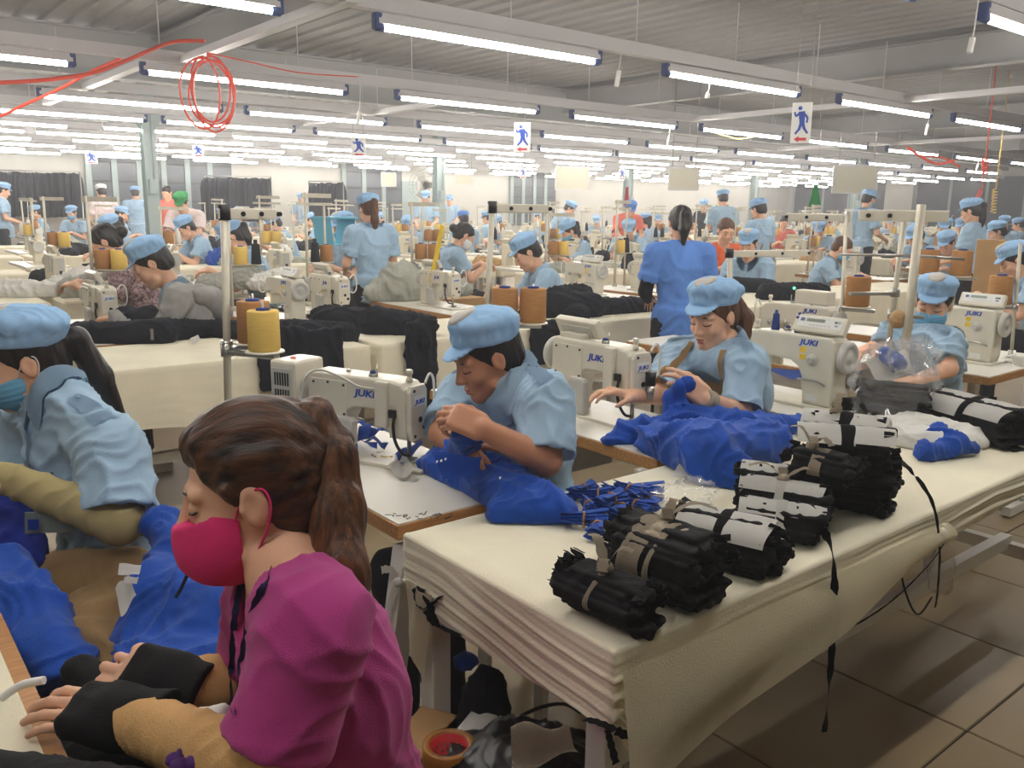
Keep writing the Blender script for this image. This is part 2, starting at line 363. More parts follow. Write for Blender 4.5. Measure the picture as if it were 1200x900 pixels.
# primitives: (distance function, box low, box high)
def cap(a, b, ra, rb=None):
    rb = ra if rb is None else rb; a = [float(v) for v in a]; b = [float(v) for v in b]; d = [b[i] - a[i] for i in range(3)]; L = max(1e-9, sum(v * v for v in d))
    def fn(X, Y, Z):
        x, y, z = X - a[0], Y - a[1], Z - a[2]; t = np.clip((x * d[0] + y * d[1] + z * d[2]) / L, 0, 1)
        return np.sqrt((x - t * d[0]) ** 2 + (y - t * d[1]) ** 2 + (z - t * d[2]) ** 2) - (ra + (rb - ra) * t)
    m = max(ra, rb); return fn, [min(a[i], b[i]) - m for i in range(3)], [max(a[i], b[i]) + m for i in range(3)]
def ell(c, r, rot=None):
    Rm = np.array(rot.to_3x3()) if rot is not None else np.eye(3); m = [math.sqrt(sum((Rm[i, j] * r[j]) ** 2 for j in range(3))) for i in range(3)]
    def fn(X, Y, Z):
        x, y, z = X - c[0], Y - c[1], Z - c[2]
        u = [Rm[0, j] * x + Rm[1, j] * y + Rm[2, j] * z for j in range(3)]
        k0 = np.sqrt(sum((u[j] / r[j]) ** 2 for j in range(3))); k1 = np.sqrt(sum((u[j] / r[j] ** 2) ** 2 for j in range(3)))
        return k0 * (k0 - 1) / np.maximum(k1, 1e-6)
    return fn, [c[i] - m[i] for i in range(3)], [c[i] + m[i] for i in range(3)]
def rbox(c, h, rd=0.005, rot=None):
    Rm = np.array(rot.to_3x3()) if rot is not None else np.eye(3); m = [sum(abs(Rm[i, j]) * h[j] for j in range(3)) for i in range(3)]
    def fn(X, Y, Z):
        x, y, z = X - c[0], Y - c[1], Z - c[2]
        q = [np.abs(Rm[0, j] * x + Rm[1, j] * y + Rm[2, j] * z) - (h[j] - rd) for j in range(3)]
        return np.sqrt(sum(np.maximum(v, 0) ** 2 for v in q)) + np.minimum(np.maximum(np.maximum(q[0], q[1]), q[2]), 0) - rd
    return fn, [c[i] - m[i] for i in range(3)], [c[i] + m[i] for i in range(3)]
def cone(a, b, ra, rb, rd=0.004):                                     # flat-ended tapered cylinder
    a = Vector(a); b = Vector(b); d = b - a; L = d.length; d = d / L; m = max(ra, rb)
    def fn(X, Y, Z):
        x, y, z = X - a.x, Y - a.y, Z - a.z; t = x * d.x + y * d.y + z * d.z
        r = np.sqrt(np.maximum((x - t * d.x) ** 2 + (y - t * d.y) ** 2 + (z - t * d.z) ** 2, 0))
        q = r - (ra + (rb - ra) * np.clip(t / L, 0, 1)) + rd; w = np.abs(t - L / 2) - L / 2 + rd
        return np.minimum(np.maximum(q, w), 0) + np.sqrt(np.maximum(q, 0) ** 2 + np.maximum(w, 0) ** 2) - rd
    return fn, [min(a[i], b[i]) - m for i in range(3)], [max(a[i], b[i]) + m for i in range(3)]
# ================================================================== SETTING
XR, YB = 36.0, 24.0
def struct(name, mb, m, parent=None, smooth=False):
    o = mb.build(name, m, parent, smooth)
    if parent is None: o['kind'] = 'structure'
    return o
fl = struct('floor', MB().box((15, 9, -0.05), (46, 34, 0.09)), M['grout'])
tm = MB().box((0, 0, 0), (0.594, 0.594, 0.012), bevel=0.003, seg=1).mesh('tile'); tm.materials.append(M['tile'])
for i in range(-2, 8):
    for j in range(-2, 5):
        link('tile', tm, None, fl, (2.46 + 0.6 * i - 1.2 + 0.3, 0.9 + 0.6 * j - 0.6 + 0.3, -0.0062 + R.uniform(-0.0006, 0.0006)))
def floor_strip(x0, x1, y0, y1): link('tile', MB().box(((x0 + x1) / 2, (y0 + y1) / 2, -0.0065), (x1 - x0, y1 - y0, 0.012)).mesh('tile'), M['tile'], fl)
floor_strip(-8, 0.055, -7, 26); floor_strip(6.065, 38, -7, 26); floor_strip(0.065, 6.055, 3.1, 26); floor_strip(0.065, 6.055, -7, -0.91)

# ribbed roof sheets, running in the depth direction
ZC = 3.45
cb = MB()
xs = []
x = -6.0
while x < 37:
    xs += [(x, 0), (x + 0.17, 0), (x + 0.19, -0.028), (x + 0.23, -0.028)]; x += 0.25
V0 = [cb.bm.verts.new((a, -6, ZC + h)) for a, h in xs]; V1 = [cb.bm.verts.new((a, 25, ZC + h)) for a, h in xs]
for i in range(len(xs) - 1): cb.bm.faces.new((V0[i], V0[i + 1], V1[i + 1], V1[i]))
cb.box((15.5, 9.5, ZC + 0.1), (44, 32, 0.05))
struct('ceiling', cb, M['roof'])
def beamX(y, z, h, w, x0=-6, x1=36):
    b = MB(); b.box(((x0 + x1) / 2, y, z), (x1 - x0, 0.012, h)); b.box(((x0 + x1) / 2, y, z + h / 2), (x1 - x0, w, 0.016)); b.box(((x0 + x1) / 2, y, z - h / 2), (x1 - x0, w, 0.016))
    struct('roof_girder', b, M['girder'])
for y in (10.9, 17.5, 23.4): beamX(y, 3.14, 0.5, 0.2)
for x in (3.4, 9.9, 16.4, 22.9, 29.4):
    b = MB(); b.box((x, 9.5, 3.2), (0.012, 29, 0.32)); b.box((x, 9.5, 3.04), (0.16, 29, 0.014)); b.box((x, 9.5, 3.36), (0.16, 29, 0.014)); struct('roof_purlin', b, M['girder'])
def wall_rect(name, x0, x1, z0, z1, y, m, th=0.06, kind='structure', parent=None):
    b = MB().box(((x0 + x1) / 2, y, (z0 + z1) / 2), (x1 - x0, th, z1 - z0)); o = b.build(name, m, parent)
    if parent is None and kind: o['kind'] = kind
    return o
struct('wall_back', MB().box((15, YB + 0.1, 1.75), (46, 0.15, 3.5)), M['wall'])
struct('wall_right', MB().box((XR + 0.1, 9, 1.75), (0.15, 32, 3.5)), M['wall'])
struct('wall_left', MB().box((-6.1, 9, 1.75), (0.15, 32, 3.5)), M['wall'])
struct('wall_front', MB().box((15, -6.1, 1.75), (46, 0.15, 3.5)), M['wall'])
# windows of the back wall (dark glass between grey posts) and of the right wall (shade net)
def bx(px): return aty(px, 230, YB).x
def window_back(n, p0, p1, z0, z1, nm, nt):
    x0, x1 = bx(p0), bx(p1); w = tag(MB().box(((x0 + x1) / 2, YB - 0.02, (z0 + z1) / 2), (x1 - x0, 0.06, z1 - z0)).build('window_%d' % n, M['grout']), kind='structure')
    for i in range(nm):
        a = x0 + (x1 - x0) * i / nm; c = x0 + (x1 - x0) * (i + 1) / nm
        for j in range(nt):
            h0 = z0 + (z1 - z0) * j / nt; h1 = z0 + (z1 - z0) * (j + 1) / nt
            link('pane', MB().box(((a + c) / 2, YB - 0.055, (h0 + h1) / 2), (c - a - 0.05, 0.015, h1 - h0 - 0.04)).mesh('pane'), M['window_dark'], w)
        link('window_frame', MB().box((a, YB - 0.07, (z0 + z1) / 2), (0.14, 0.06, z1 - z0)).mesh('f'), M['column'], w)
window_back(1, 105, 272, 0.6, 3.0, 6, 5)
window_back(2, 402, 470, 0.6, 3.0, 3, 5)
window_back(3, 598, 650, 0.9, 2.9, 4, 6)
d1 = tag(MB().box(((bx(470) + bx(488)) / 2, YB - 0.03, 1.15), (bx(488) - bx(470), 0.08, 2.3)).build('door_1', M['column']), kind='structure')
link('door_handle', MB().cyl((bx(485), YB - 0.1, 1.05), (bx(485), YB - 0.16, 1.05), 0.03).mesh('h'), M['steel'], d1)
for i, (y0, y1) in enumerate([(23.6, 19.0), (17.8, 13.6), (12.9, 8.0), (7.6, 3.0)]):
    w = tag(MB().box((XR - 0.02, (y0 + y1) / 2, 1.75), (0.05, y0 - y1, 2.4)).build('window_%d' % (i + 4), M['dark_wall']), kind='structure')
    for k in range(4): link('window_frame', MB().box((XR - 0.06, y1 + (y0 - y1) * k / 3, 1.75), (0.05, 0.1, 2.4)).mesh('f'), M['column'], w)
pil = tag(MB().box((XR - 0.2, 18.4, 1.7), (0.3, 1.2, 3.4), bevel=0.01).build('column', M['wall']), kind='structure')
# steel columns
COLXY = []
def column(px, d, w=0.18, hb=2.75):
    p = at(px, 250, d); COLXY.append((p.x, p.y)); b = MB(); t = 0.012
    for s in (-1, 1): b.box((p.x, p.y + s * w / 2, 1.7), (w, t, 3.4))
    b.box((p.x, p.y, 1.7), (t, w, 3.4)); b.box((p.x, p.y, 0.01), (w * 1.7, w * 1.7, 0.02))
    for s in (-1, 1): b.prism([(0, 0), (0.3, 0), (0, -0.4)], lambda u, v, dd, s=s: (p.x + s * (w / 2 + u), p.y + dd, 3.0 + v), -0.01, 0.01)
    b.box((p.x, p.y - w / 2 - 0.05, 1.75), (0.12, 0.08, 0.22)); b.cyl((p.x + 0.03, p.y - w / 2 - 0.03, 1.8), (p.x + 0.03, p.y - w / 2 - 0.03, 3.0), 0.012, n=6)
    struct('column', b, M['column'])
column(179, 13.6, 0.19); column(514, 19.5, 0.2); column(735, 25, 0.21); column(882, 27, 0.2); column(998, 27, 0.22); column(1009, 24, 0.1)

# ------------------------------------------------------------------ tube lights
ZL = 2.6
def fixture_parts(L, full):
    hs = MB(); hs.prism([(-0.035, 0.02), (-0.025, 0.085), (0.025, 0.085), (0.035, 0.02)], lambda u, v, d: (d, u, v), 0, L)
    tb = MB().cyl((0.03, 0, 0), (L - 0.03, 0, 0), 0.019, n=10)
    sk = MB(); sk.box((0, 0, 0.035), (0.05, 0.06, 0.10), bevel=0.01); sk.cyl((-0.01, 0, 0.0), (0.045, 0, 0.0), 0.026, n=10)
    return hs.mesh('housing'), tb.mesh('tube'), sk.mesh('socket')
FIX = {}
for L in (1.95, 1.75):
    FIX[L] = fixture_parts(L, True)
    for me, k in zip(FIX[L], ('channel', 'tube', 'blue_plastic')): me.materials.append(M[k])
ROWS = [(2.42, [-0.6, 2.1, 4.72 - 1.95 - 0.0, 5.49, 8.2], 1.95), (5.05, [-2.5, 0.33, 2.93, 5.72, 8.34, 10.97, 13.6], 1.95),
        (8.1, [-2.7, -0.12, 2.38, 4.95, 7.45, 9.9, 12.5, 15.1, 17.7, 20.3], 1.95), (10.55, [-0.4, 2.03, 4.3, 6.79, 9.1, 11.5, 14.0, 16.4, 18.9, 21.4, 23.9], 1.95),
        (12.75, [-0.3, 1.8, 3.98, 6.3, 8.75, 10.9, 13.0] + [15.4 + 2.3 * i for i in range(7)], 1.95),
        (14.5, [1.4, 3.62, 5.65, 7.93] + [10.2 + 2.35 * i for i in range(9)], 1.75), (16.1, [1.1, 3.0, 4.93] + [7.2 + 2.35 * i for i in range(11)], 1.75),
        (17.8, [1.5 + 2.4 * i for i in range(13)], 1.75), (19.5, [2.6 + 2.45 * i for i in range(13)], 1.75), (21.3, [2.0 + 2.4 * i for i in range(14)], 1.75), (22.8, [3.0 + 2.4 * i for i in range(13)], 1.75)]
ROWS[0] = (2.42, [0.1, 2.73, 5.45, 8.2], 1.95)
ORD = ['first', 'second', 'third', 'fourth', 'fifth', 'sixth', 'seventh', 'eighth', 'ninth', 'tenth', 'eleventh', 'twelfth', 'thirteenth', 'fourteenth', 'fifteenth']
def inview(p, mx=40, my=30):
    d = depth_of(p)
    if d < 0.3: return False
    v = Vector(p) - CAM; x = 600 + FPX * v.dot(RT) / d; y = 450 - FPX * v.dot(UP) / d
    return -mx < x < 1200 + mx and -my < y < 900 + my
for ri, (y, xs, L) in enumerate(ROWS):
    k = 0
    b = MB(); x0, x1 = min(xs) - 0.6, max(xs) + L + 0.6; b.box(((x0 + x1) / 2, y + 0.02, ZL + 0.155), (x1 - x0, 0.07, 0.10))
    for i in range(int((x1 - x0) / 1.3)): b.box((x0 + 0.65 + 1.3 * i, y + 0.02, (ZL + 0.2 + 3.3) / 2), (0.008, 0.008, 3.3 - ZL - 0.2))
    struct('light_channel', b, M['channel'])
    for x in xs:
        if not (inview((x, y, ZL), 60) or inview((x + L, y, ZL), 60)): 
            if ri > 1: continue
        k += 1; yy = y + R.uniform(-0.03, 0.03); zz = ZL + R.uniform(-0.012, 0.012)
        root = empty('tube_light', (x, yy, zz), R.uniform(-0.006, 0.006), cat='light', group='tube lights under the roof')
        root['label'] = 'glowing tube light, %s from the left in the %s ceiling row from the camera' % (ordw(k), ORD[ri])
        hs, tb, sk = FIX[L]
        link('tube', tb, None, root); link('housing', hs, None, root)
        if ri < 5:
            link('socket', sk, None, root)
            s2 = link('socket', sk, None, root, (L, 0, 0)); s2.rotation_euler = (0, 0, PI)
# unseen lamp row above the frame, added to brighten the foreground
for y in (0.6,):
    struct('light_channel', MB().box((4.5, y + 0.02, ZL + 0.155), (13, 0.07, 0.1)), M['channel'])
    for i in range(4):
        root = empty('tube_light', (-1.6 + 2.7 * i, y, ZL), 0, '%s tube light of the unseen ceiling row added to light the front table' % ORD[i], 'light', 'unseen tube lights added near the front table'); link('tube', FIX[1.95][1], None, root); link('housing', FIX[1.95][0], None, root)
# cross channels
for x, y0, y1 in ((2.72, 4.95, 8.0), (2.5, 8.2, 12.6), (9.68, 2.6, 8.0), (15.4, 5.5, 12.6), (6.1, 8.1, 12.7), (0.4, 2.4, 5.0)):
    struct('cross_channel', MB().box((x, (y0 + y1) / 2, 2.73), (0.09, y1 - y0, 0.06)), M['channel'])
# pull switches
def pull_switch(px, py, y, label, h=0.13):
    p = aty(px, py, y); root = empty('pull_switch', p, 0, label, 'switch', 'pull switches under the lights')
    MB().box((0, 0, 0), (0.035, 0.028, h), rot=Euler((0.05, rad(8), 0)).to_matrix(), bevel=0.01).build('switch_body', M['white_plastic'], root)
    MB().tube(bez([(0.005, 0, h / 2), (0.02, 0, h / 2 + 0.06), (0.03, 0, ZL + 0.12 - p.z)]), 0.004, 6).build('cord', M['white_plastic'], root)
pull_switch(724, 92, 5.07, 'white pull switch hanging behind the end of the long front tube')
pull_switch(1138, 53, 2.44, 'large white pull switch hanging at the top right', 0.09)
pull_switch(1086, 152, 5.07, 'white pull switch below the right half of the second ceiling row')
pull_switch(420, 138, 8.12, 'white pull switch hanging left of the running man signs')
pull_switch(983, 200, 10.57, 'small white pull switch left in front of the grey board')
pull_switch(1004, 197, 10.57, 'small white pull switch right in front of the grey board')
pull_switch(829, 112, 5.07, 'thin bent white pull cord under the third front tube', 0.05)
pull_switch(783, 166, 8.12, 'small white pull switch between two middle tube lights')
pull_switch(1145, 196, 8.12, 'white pull switch above the long haired standing worker')

# running man signs
def man_sign(px, py, d, w, h, yaw, label, parts=True):
    p = at(px, py, d); root = empty('exit_sign', p, yaw, label, 'sign')
    MB().box((0, 0.006, 0), (w, 0.008, h), bevel=0.002, seg=1).build('board', M['white_plastic'], root)
    b = MB()
    def stroke(a, c, r, r2=None):
        a = Vector((a[0] * w, 0, a[1] * h)); c = Vector((c[0] * w, 0, c[1] * h)); r2 = r if r2 is None else r2; dd = (c - a).normalized(); q = Vector((-dd.z, 0, dd.x))
        b.prism([(a + q * r * w), (c + q * r2 * w), (c - q * r2 * w), (a - q * r * w)], None, 0, 0) if False else None
        P4 = [a + q * r * w, c + q * r2 * w, c - q * r2 * w, a - q * r * w]
        vs = [b.bm.verts.new((v.x, -0.0005, v.z)) for v in P4]; ws = [b.bm.verts.new((v.x, 0.002, v.z)) for v in P4]
        fs = [b.bm.faces.new(vs), b.bm.faces.new(ws[::-1])] + [b.bm.faces.new((vs[i], ws[i], ws[(i + 1) % 4], vs[(i + 1) % 4])) for i in range(4)]
        bmesh.ops.recalc_face_normals(b.bm, faces=fs)
    b.cyl((-0.1 * w, -0.0005, 0.36 * h), (-0.1 * w, 0.002, 0.36 * h), 0.105 * w, n=14)
    stroke((-0.02, 0.28), (0.04, -0.02), 0.17, 0.12)                      # trunk
    stroke((-0.08, 0.25), (-0.3, 0.16), 0.055); stroke((-0.3, 0.16), (-0.36, 0.27), 0.045)
    stroke((0.08, 0.24), (0.3, 0.12), 0.055); stroke((0.3, 0.12), (0.27, 0.0), 0.045)
    stroke((0.0, 0.0), (-0.1, -0.17), 0.085, 0.065); stroke((-0.1, -0.16), (-0.28, -0.27), 0.06, 0.05)
    stroke((0.06, 0.0), (0.18, -0.16), 0.085, 0.065); stroke((0.17, -0.14), (0.34, -0.26), 0.06, 0.05)
    b.build('running_figure', M['blue_print'], root)
    b = MB(); vs = [(-0.32, -0.4), (-0.08, -0.32), (-0.08, -0.365), (0.3, -0.365), (0.3, -0.435), (-0.08, -0.435), (-0.08, -0.48)]
    b.prism([(u * w, v * h) for u, v in vs], lambda u, v, dd: (u, dd, v), -0.0008, 0.002); b.build('arrow', M['red_print'], root)
    for s in (-1, 1): MB().cyl((s * w * 0.35, 0.006, h / 2), (s * w * 0.35, 0.006, 3.47 - p.z), 0.003, n=5).build('wire', M['steel'], root)
man_sign(939, 144, 7.6, 0.17, 0.35, rad(-62), 'tall white running man sign with red arrow, in front at right')
man_sign(612, 161, 10.2, 0.2, 0.34, rad(-45), 'white running man sign with red arrow in the middle of the hall')
man_sign(420, 172, 11.0, 0.19, 0.24, rad(-38), 'white running man sign left of the middle, over the long haired worker')
man_sign(232, 177, 12.5, 0.16, 0.16, rad(-35), 'small running man sign by the left steel column')
man_sign(107, 185, 15, 0.2, 0.2, rad(-30), 'small running man sign by the white wall at far left')
man_sign(729, 204, 19, 0.15, 0.24, rad(-50), 'tiny running man sign in front of a distant steel column')
man_sign(613, 203, 17, 0.12, 0.2, rad(-45), 'tiny running man sign before the dark grid window')
# hanging boards
def board(x0, x1, y0, y1, d, label, frame=True):
    c = at((x0 + x1) / 2, (y0 + y1) / 2, d); w = (x1 - x0) * d / FPX; h = (y1 - y0) * d / FPX
    root = empty('hanging_board', c, YAW - PI / 2 - rad(4), label, 'board')
    MB().box((0, 0, 0), (w, 0.02, h), bevel=0.003, seg=1).build('panel', M['mirror'], root)
    for s in (-1, 1):
        MB().box((s * w / 2, -0.005, 0), (0.025, 0.03, h)).build('edge_strip', M['channel'], root)
        MB().box((0, -0.005, s * h / 2), (w, 0.03, 0.025)).build('edge_strip', M['channel'], root)
        MB().cyl((s * w * 0.4, 0, h / 2), (s * w * 0.4, 0, 3.47 - c.z), 0.006, n=5).build('wire', M['steel'], root)
board(977, 1027, 195, 226, 14, 'cream hanging board before the right steel column')
board(651, 690, 196, 222, 18, 'white hanging board in the middle of the far hall')
board(784, 818, 197, 222, 12, 'cream hanging board beyond the standing woman in royal blue')
board(447, 464, 203, 218, 20, 'small pale hanging board by the far grey door')
board(533, 555, 205, 217, 19, 'small grey hanging board beside the wall fan')
# hoses
def hose(name, pts, r, m, label, cat='hose'):
    return tag(MB().tube(bez(pts, 10), r, 7).build(name, m), label, cat)
cx, cy = 2.75, 6.3
lp = []
c0 = at(244, 102, 6.6)
for i in range(131):
    a = 2 * PI * i / 26; k = i / 26
    w = 0.17 + 0.035 * math.sin(k * 2.3); off = 0.05 * math.sin(k * 1.9); tw = 0.5 * math.sin(k * 1.3)
    lp.append((c0.x + (w * math.sin(a)) * math.cos(tw) + off, c0.y + (w * math.sin(a)) * math.sin(tw) * 0.6, c0.z - 0.02 + 0.26 * (math.cos(a) if math.cos(a) > 0 else 0.95 * math.cos(a) * (1 + 0.1 * math.sin(k * 3))) - 0.01 * k))
tag(MB().tube(lp, 0.008, 7).build('hose_coil', M['hose']), 'coil of red air hose hanging from the white cross channel', 'hose')
hose('air_hose', [at(-40, 97, 6.0), at(0, 97, 6.2), at(60, 93, 6.5), at(110, 85, 6.8), at(150, 70, 7.0), at(200, 50, 7.2), at(240, 48, 7.2)], 0.016, M['hose'], 'thick red air hose sagging in from the top left')
hose('air_hose', [at(-30, 142, 7.4), at(0, 136, 7.4), at(30, 122, 7.4), at(70, 104, 7.4), at(105, 85, 7.4), at(142, 68, 7.5)], 0.014, M['hose'], 'thin red air hose climbing behind the thick hose at left')
hose('air_hose', [at(243, 62, 6.6), at(290, 72, 7), at(350, 85, 7.6), at(420, 90, 8.2)], 0.006, M['hose'], 'faint red hose running right from the hanging coil')
hose('air_hose', [at(1063, 172, 9), at(1078, 183, 9), at(1098, 192, 9), at(1118, 188, 9)], 0.012, M['hose'], 'red hose loop hanging under the right ceiling lights')
hose('air_hose', [at(1078, 183, 9), at(1105, 185, 9.2), at(1125, 196, 9.2)], 0.010, M['hose'], 'short red hose crossing the loop at right')
hose('power_cord', [aty(840, 156, 8.14), aty(852, 160, 8.14), aty(866, 163, 8.14), aty(884, 160, 8.14)], 0.010, M['cone_yellow'], 'yellow cord drooping under a middle tube light', 'cord')
def coil(px0, py0, px1, py1, d, m, label):
    a = at(px0, py0, d); b = at(px1, py1, d); q = (b - a); L = q.length; q.normalize(); x = q.orthogonal().normalized(); y = q.cross(x); pts = []
    for i in range(97):
        t = i / 96; an = 2 * PI * 8 * t; pts.append(a + q * L * t + (x * math.cos(an) + y * math.sin(an)) * 0.03)
    pts = [Vector((a.x, a.y, 3.46))] + pts
    tag(MB().tube(pts, 0.008, 5).build('spiral_hose', m), label, 'hose')
coil(1150, 222, 1144, 237, 14, M['hose'], 'red spiral air hose above the long haired standing worker')
coil(1166, 222, 1164, 250, 12, M['cone_yellow'], 'yellow spiral air hose right of the red spiral hose')
coil(1154, 186, 1155, 204, 9.5, M['hose'], 'orange spiral hose high under the right lights')
# wall fan, pennants, hanging jackets
p = at(600, 215, 20); p = at(499, 217, 20.5); fr = empty('wall_fan', p, YAW - PI / 2, 'large grey wall fan half hidden by the middle steel column', 'fan')
b = MB()
for rr in (0.12, 0.22, 0.32, 0.4): b.tube([(rr * math.cos(2 * PI * i / 24), -0.05, rr * math.sin(2 * PI * i / 24)) for i in range(25)], 0.006, 5)
for i in range(24): b.tube([(0.05 * math.cos(2 * PI * i / 24), -0.07, 0.05 * math.sin(2 * PI * i / 24)), (0.4 * math.cos(2 * PI * i / 24), -0.03, 0.4 * math.sin(2 * PI * i / 24))], 0.004, 4)
b.build('guard', M['steel'], fr)
for i in range(3):
    a = 2 * PI * i / 3; MB().box((0.18 * math.cos(a), 0, 0.18 * math.sin(a)), (0.3, 0.02, 0.16), rot=Euler((rad(20), -a, 0)).to_matrix(), bevel=0.006).build('blade', M['machine_grey'], fr)
MB().cyl((0, -0.04, 0), (0, 0.25, 0), 0.08, n=14).build('motor', M['dark_plastic'], fr)
def pennant(px, y0, y1, d, w, m, label):
    a = at(px, y0, d); h = (y1 - y0) * d / FPX; rows = []
    for i in range(8):
        t = i / 7; ww = w * (0.25 + 0.75 * t); rows.append([(a.x + ww * (u - 0.5) * 0.8, a.y - ww * (u - 0.5) * 0.6 + 0.03 * math.sin(u * 9), a.z - h * t) for u in [k / 6 for k in range(7)]])
    hc = tag(MB().sheet(rows, 0.004).build('hanging_cloth', m, smooth=True), label, 'cloth'); MB().cyl((a.x, a.y, a.z - 0.02), (a.x, a.y, 3.46), 0.004, n=5).build('string', M['steel'], hc)
pennant(957, 217, 242, 12, 0.2, M['green_cloth'], 'green cloth hanging left of the cream board')
pennant(735.5, 219, 241, 18, 0.13, M['red_cloth'], 'red pennant hanging beside a distant steel column')
jk = MB(); jk.prism([(-0.24, 0), (-0.27, 0.62), (-0.2, 0.76), (-0.06, 0.83), (0.06, 0.83), (0.2, 0.76), (0.27, 0.62), (0.24, 0)], lambda u, v, d: (d, u, v), -0.035, 0.035, bevel=0.012, seg=1)
jk = jk.mesh('jacket'); jk.materials.append(M['navy'])
def jackets(p0, p1, d0, d1, pyt, n, side):
    a, c = at(p0, pyt, d0), at(p1, pyt, d1)
    rl = empty('garment_rail', (a + c) / 2 * Vector((1, 1, 0)) if False else Vector(((a.x + c.x) / 2, (a.y + c.y) / 2, 0)), 0, 'steel garment rail holding dark jackets, %s' % side, 'rail')
    z = a.z + 0.02; q = Vector((c.x - a.x, c.y - a.y, 0)); L = q.length; rl.rotation_euler = (0, 0, math.atan2(q.y, q.x))
    MB().cyl((-L / 2, 0, z), (L / 2, 0, z), 0.015, n=6).build('bar', M['steel'], rl)
    for s in (-1, 1): MB().cyl((s * L / 2, 0, 0), (s * L / 2, 0, z), 0.02, n=6).build('post', M['steel'], rl)
    for i in range(n):
        o = link('jacket', jk, None, None, a.lerp(c, (i + 0.5) / n) - Vector((0, 0, 0.85 + R.uniform(0, 0.03)))); o.rotation_euler = (0, 0, rl.rotation_euler.z + R.uniform(-0.25, 0.25)); s = 1.5 if d0 > 18 else 1.3
        o.scale = (0.8, 1.0, 1.25); o.location.z = z - 0.85 * 1.25 - R.uniform(0, 0.03)
        tag(o, 'navy jacket, %s on the rail %s' % (ordw(i + 1), side), 'jacket', 'navy jackets hanging %s' % side)
jackets(-14, 93, 20, 20.5, 200, 24, 'at the white wall far left')
jackets(240, 317, 21, 21, 207, 20, 'below the far windows left of centre')
jackets(362, 402, 22, 22, 213, 12, 'beside the distant standing worker')
# ================================================================== TABLES, MACHINES, THREAD STANDS
TT = 0.77
def cream_cover(x0, x1, y0, y1, dropf, seed, rip=0.009, n=40, nr=14):
    """cloth pulled over a table top: rounded top edge, rippled hanging sides, raw hem"""
    per = []; L = [(x0, y0, x1, y0, (0, -1)), (x1, y0, x1, y1, (1, 0)), (x1, y1, x0, y1, (0, 1)), (x0, y1, x0, y0, (-1, 0))]
    for (a, b, c, d, nn) in L:
        ln = math.hypot(c - a, d - b); k = max(6, int(n * ln / 1.2)); rr = 0.012
        for i in range(k):
            t = i / k; per.append((a + (c - a) * t, b + (d - b) * t, nn))
    P = np.array([(p[0], p[1]) for p in per]); N = np.array([p[2] for p in per], float)
    N = (N + np.roll(N, 1, 0) + np.roll(N, -1, 0)); N /= np.linalg.norm(N, axis=1)[:, None]
    cx, cy = (x0 + x1) / 2, (y0 + y1) / 2; rows = []
    for s in (0.3, 0.6, 0.85, 0.96):
        Q = np.stack([cx + (P[:, 0] - cx) * s, cy + (P[:, 1] - cy) * s, np.full(len(P), TT)], 1); Q[:, 2] += 0.003 * vnoise(Q, 6, seed) * (1 - s * 0.5); rows.append(Q)
    rows.append(np.stack([P[:, 0] - N[:, 0] * 0.006, P[:, 1] - N[:, 1] * 0.006, np.full(len(P), TT - 0.0005)], 1))
    D = np.array([dropf(p[0], p[1], nn) for p, nn in zip(P, N)])
    for j in range(nr + 1):
        t = j / nr; z = TT - 0.006 - t * D
        Q = np.stack([P[:, 0], P[:, 1], z], 1); ph = Q[:, 2] * 95 + 5 * vnoise(Q * np.array([1, 1, .4]), 1.8, seed) + 1.2 * vnoise(Q, 7, seed + 2); w = ((1 - np.abs(np.sin(ph))) ** 1.6 + 0.4 * (1 - np.abs(np.sin(ph * 2.3 + 1)))) * (0.6 + 0.5 * vnoise(Q * np.array([1, 1, 2]), 4, seed + 7)) * rip * min(1, t * 3) + 0.002 * vnoise(Q, 9, seed + 5) * t
        w += 0.02 * np.clip(D - 0.17, 0, 1) * t ** 2 * 2
        Q[:, :2] += N * w[:, None]; rows.append(Q)
    V = np.concatenate(rows); m = len(P); F = []
    for r in range(len(rows) - 1):
        i = np.arange(m); j = (i + 1) % m; F.append(np.stack([r * m + j, r * m + i, (r + 1) * m + i, (r + 1) * m + j], 1))
    me = qmesh('cloth_cover', V, np.concatenate(F)); bm = bmesh.new(); bm.from_mesh(me); bm.verts.ensure_lookup_table()
    bm.faces.new([bm.verts[i] for i in range(m)]); bmesh.ops.recalc_face_normals(bm, faces=bm.faces); bm.to_mesh(me); bm.free(); me.materials.append(M['cream_cloth']); return me
def table_frame(root, x0, x1, y0, y1, top=0.6, lw=0.05, shift=0.1, low=0.22):
    lm = MB().box((0, 0, top / 2), (lw, lw, top), bevel=0.003, seg=1).mesh('leg'); lm.materials.append(M['white_metal'])
    for x in (x0 + shift, x1 - shift):
        for y in (y0 + 0.06, y1 - 0.06): link('leg', lm, None, root, (x, y, 0))
        MB().box((x, (y0 + y1) / 2, low), (lw * 0.8, y1 - y0 - 0.12, lw)).build('crossbar', M['white_metal'], root)
    MB().box(((x0 + x1) / 2, (y0 + y1) / 2, low + 0.03), (x1 - x0 - 2 * shift, lw * 0.8, lw)).build('crossbar', M['white_metal'], root)
    MB().box(((x0 + x1) / 2, (y0 + y1) / 2, 0.72), (x1 - x0 - 0.03, y1 - y0 - 0.03, 0.07)).build('table_board', M['wood'], root)
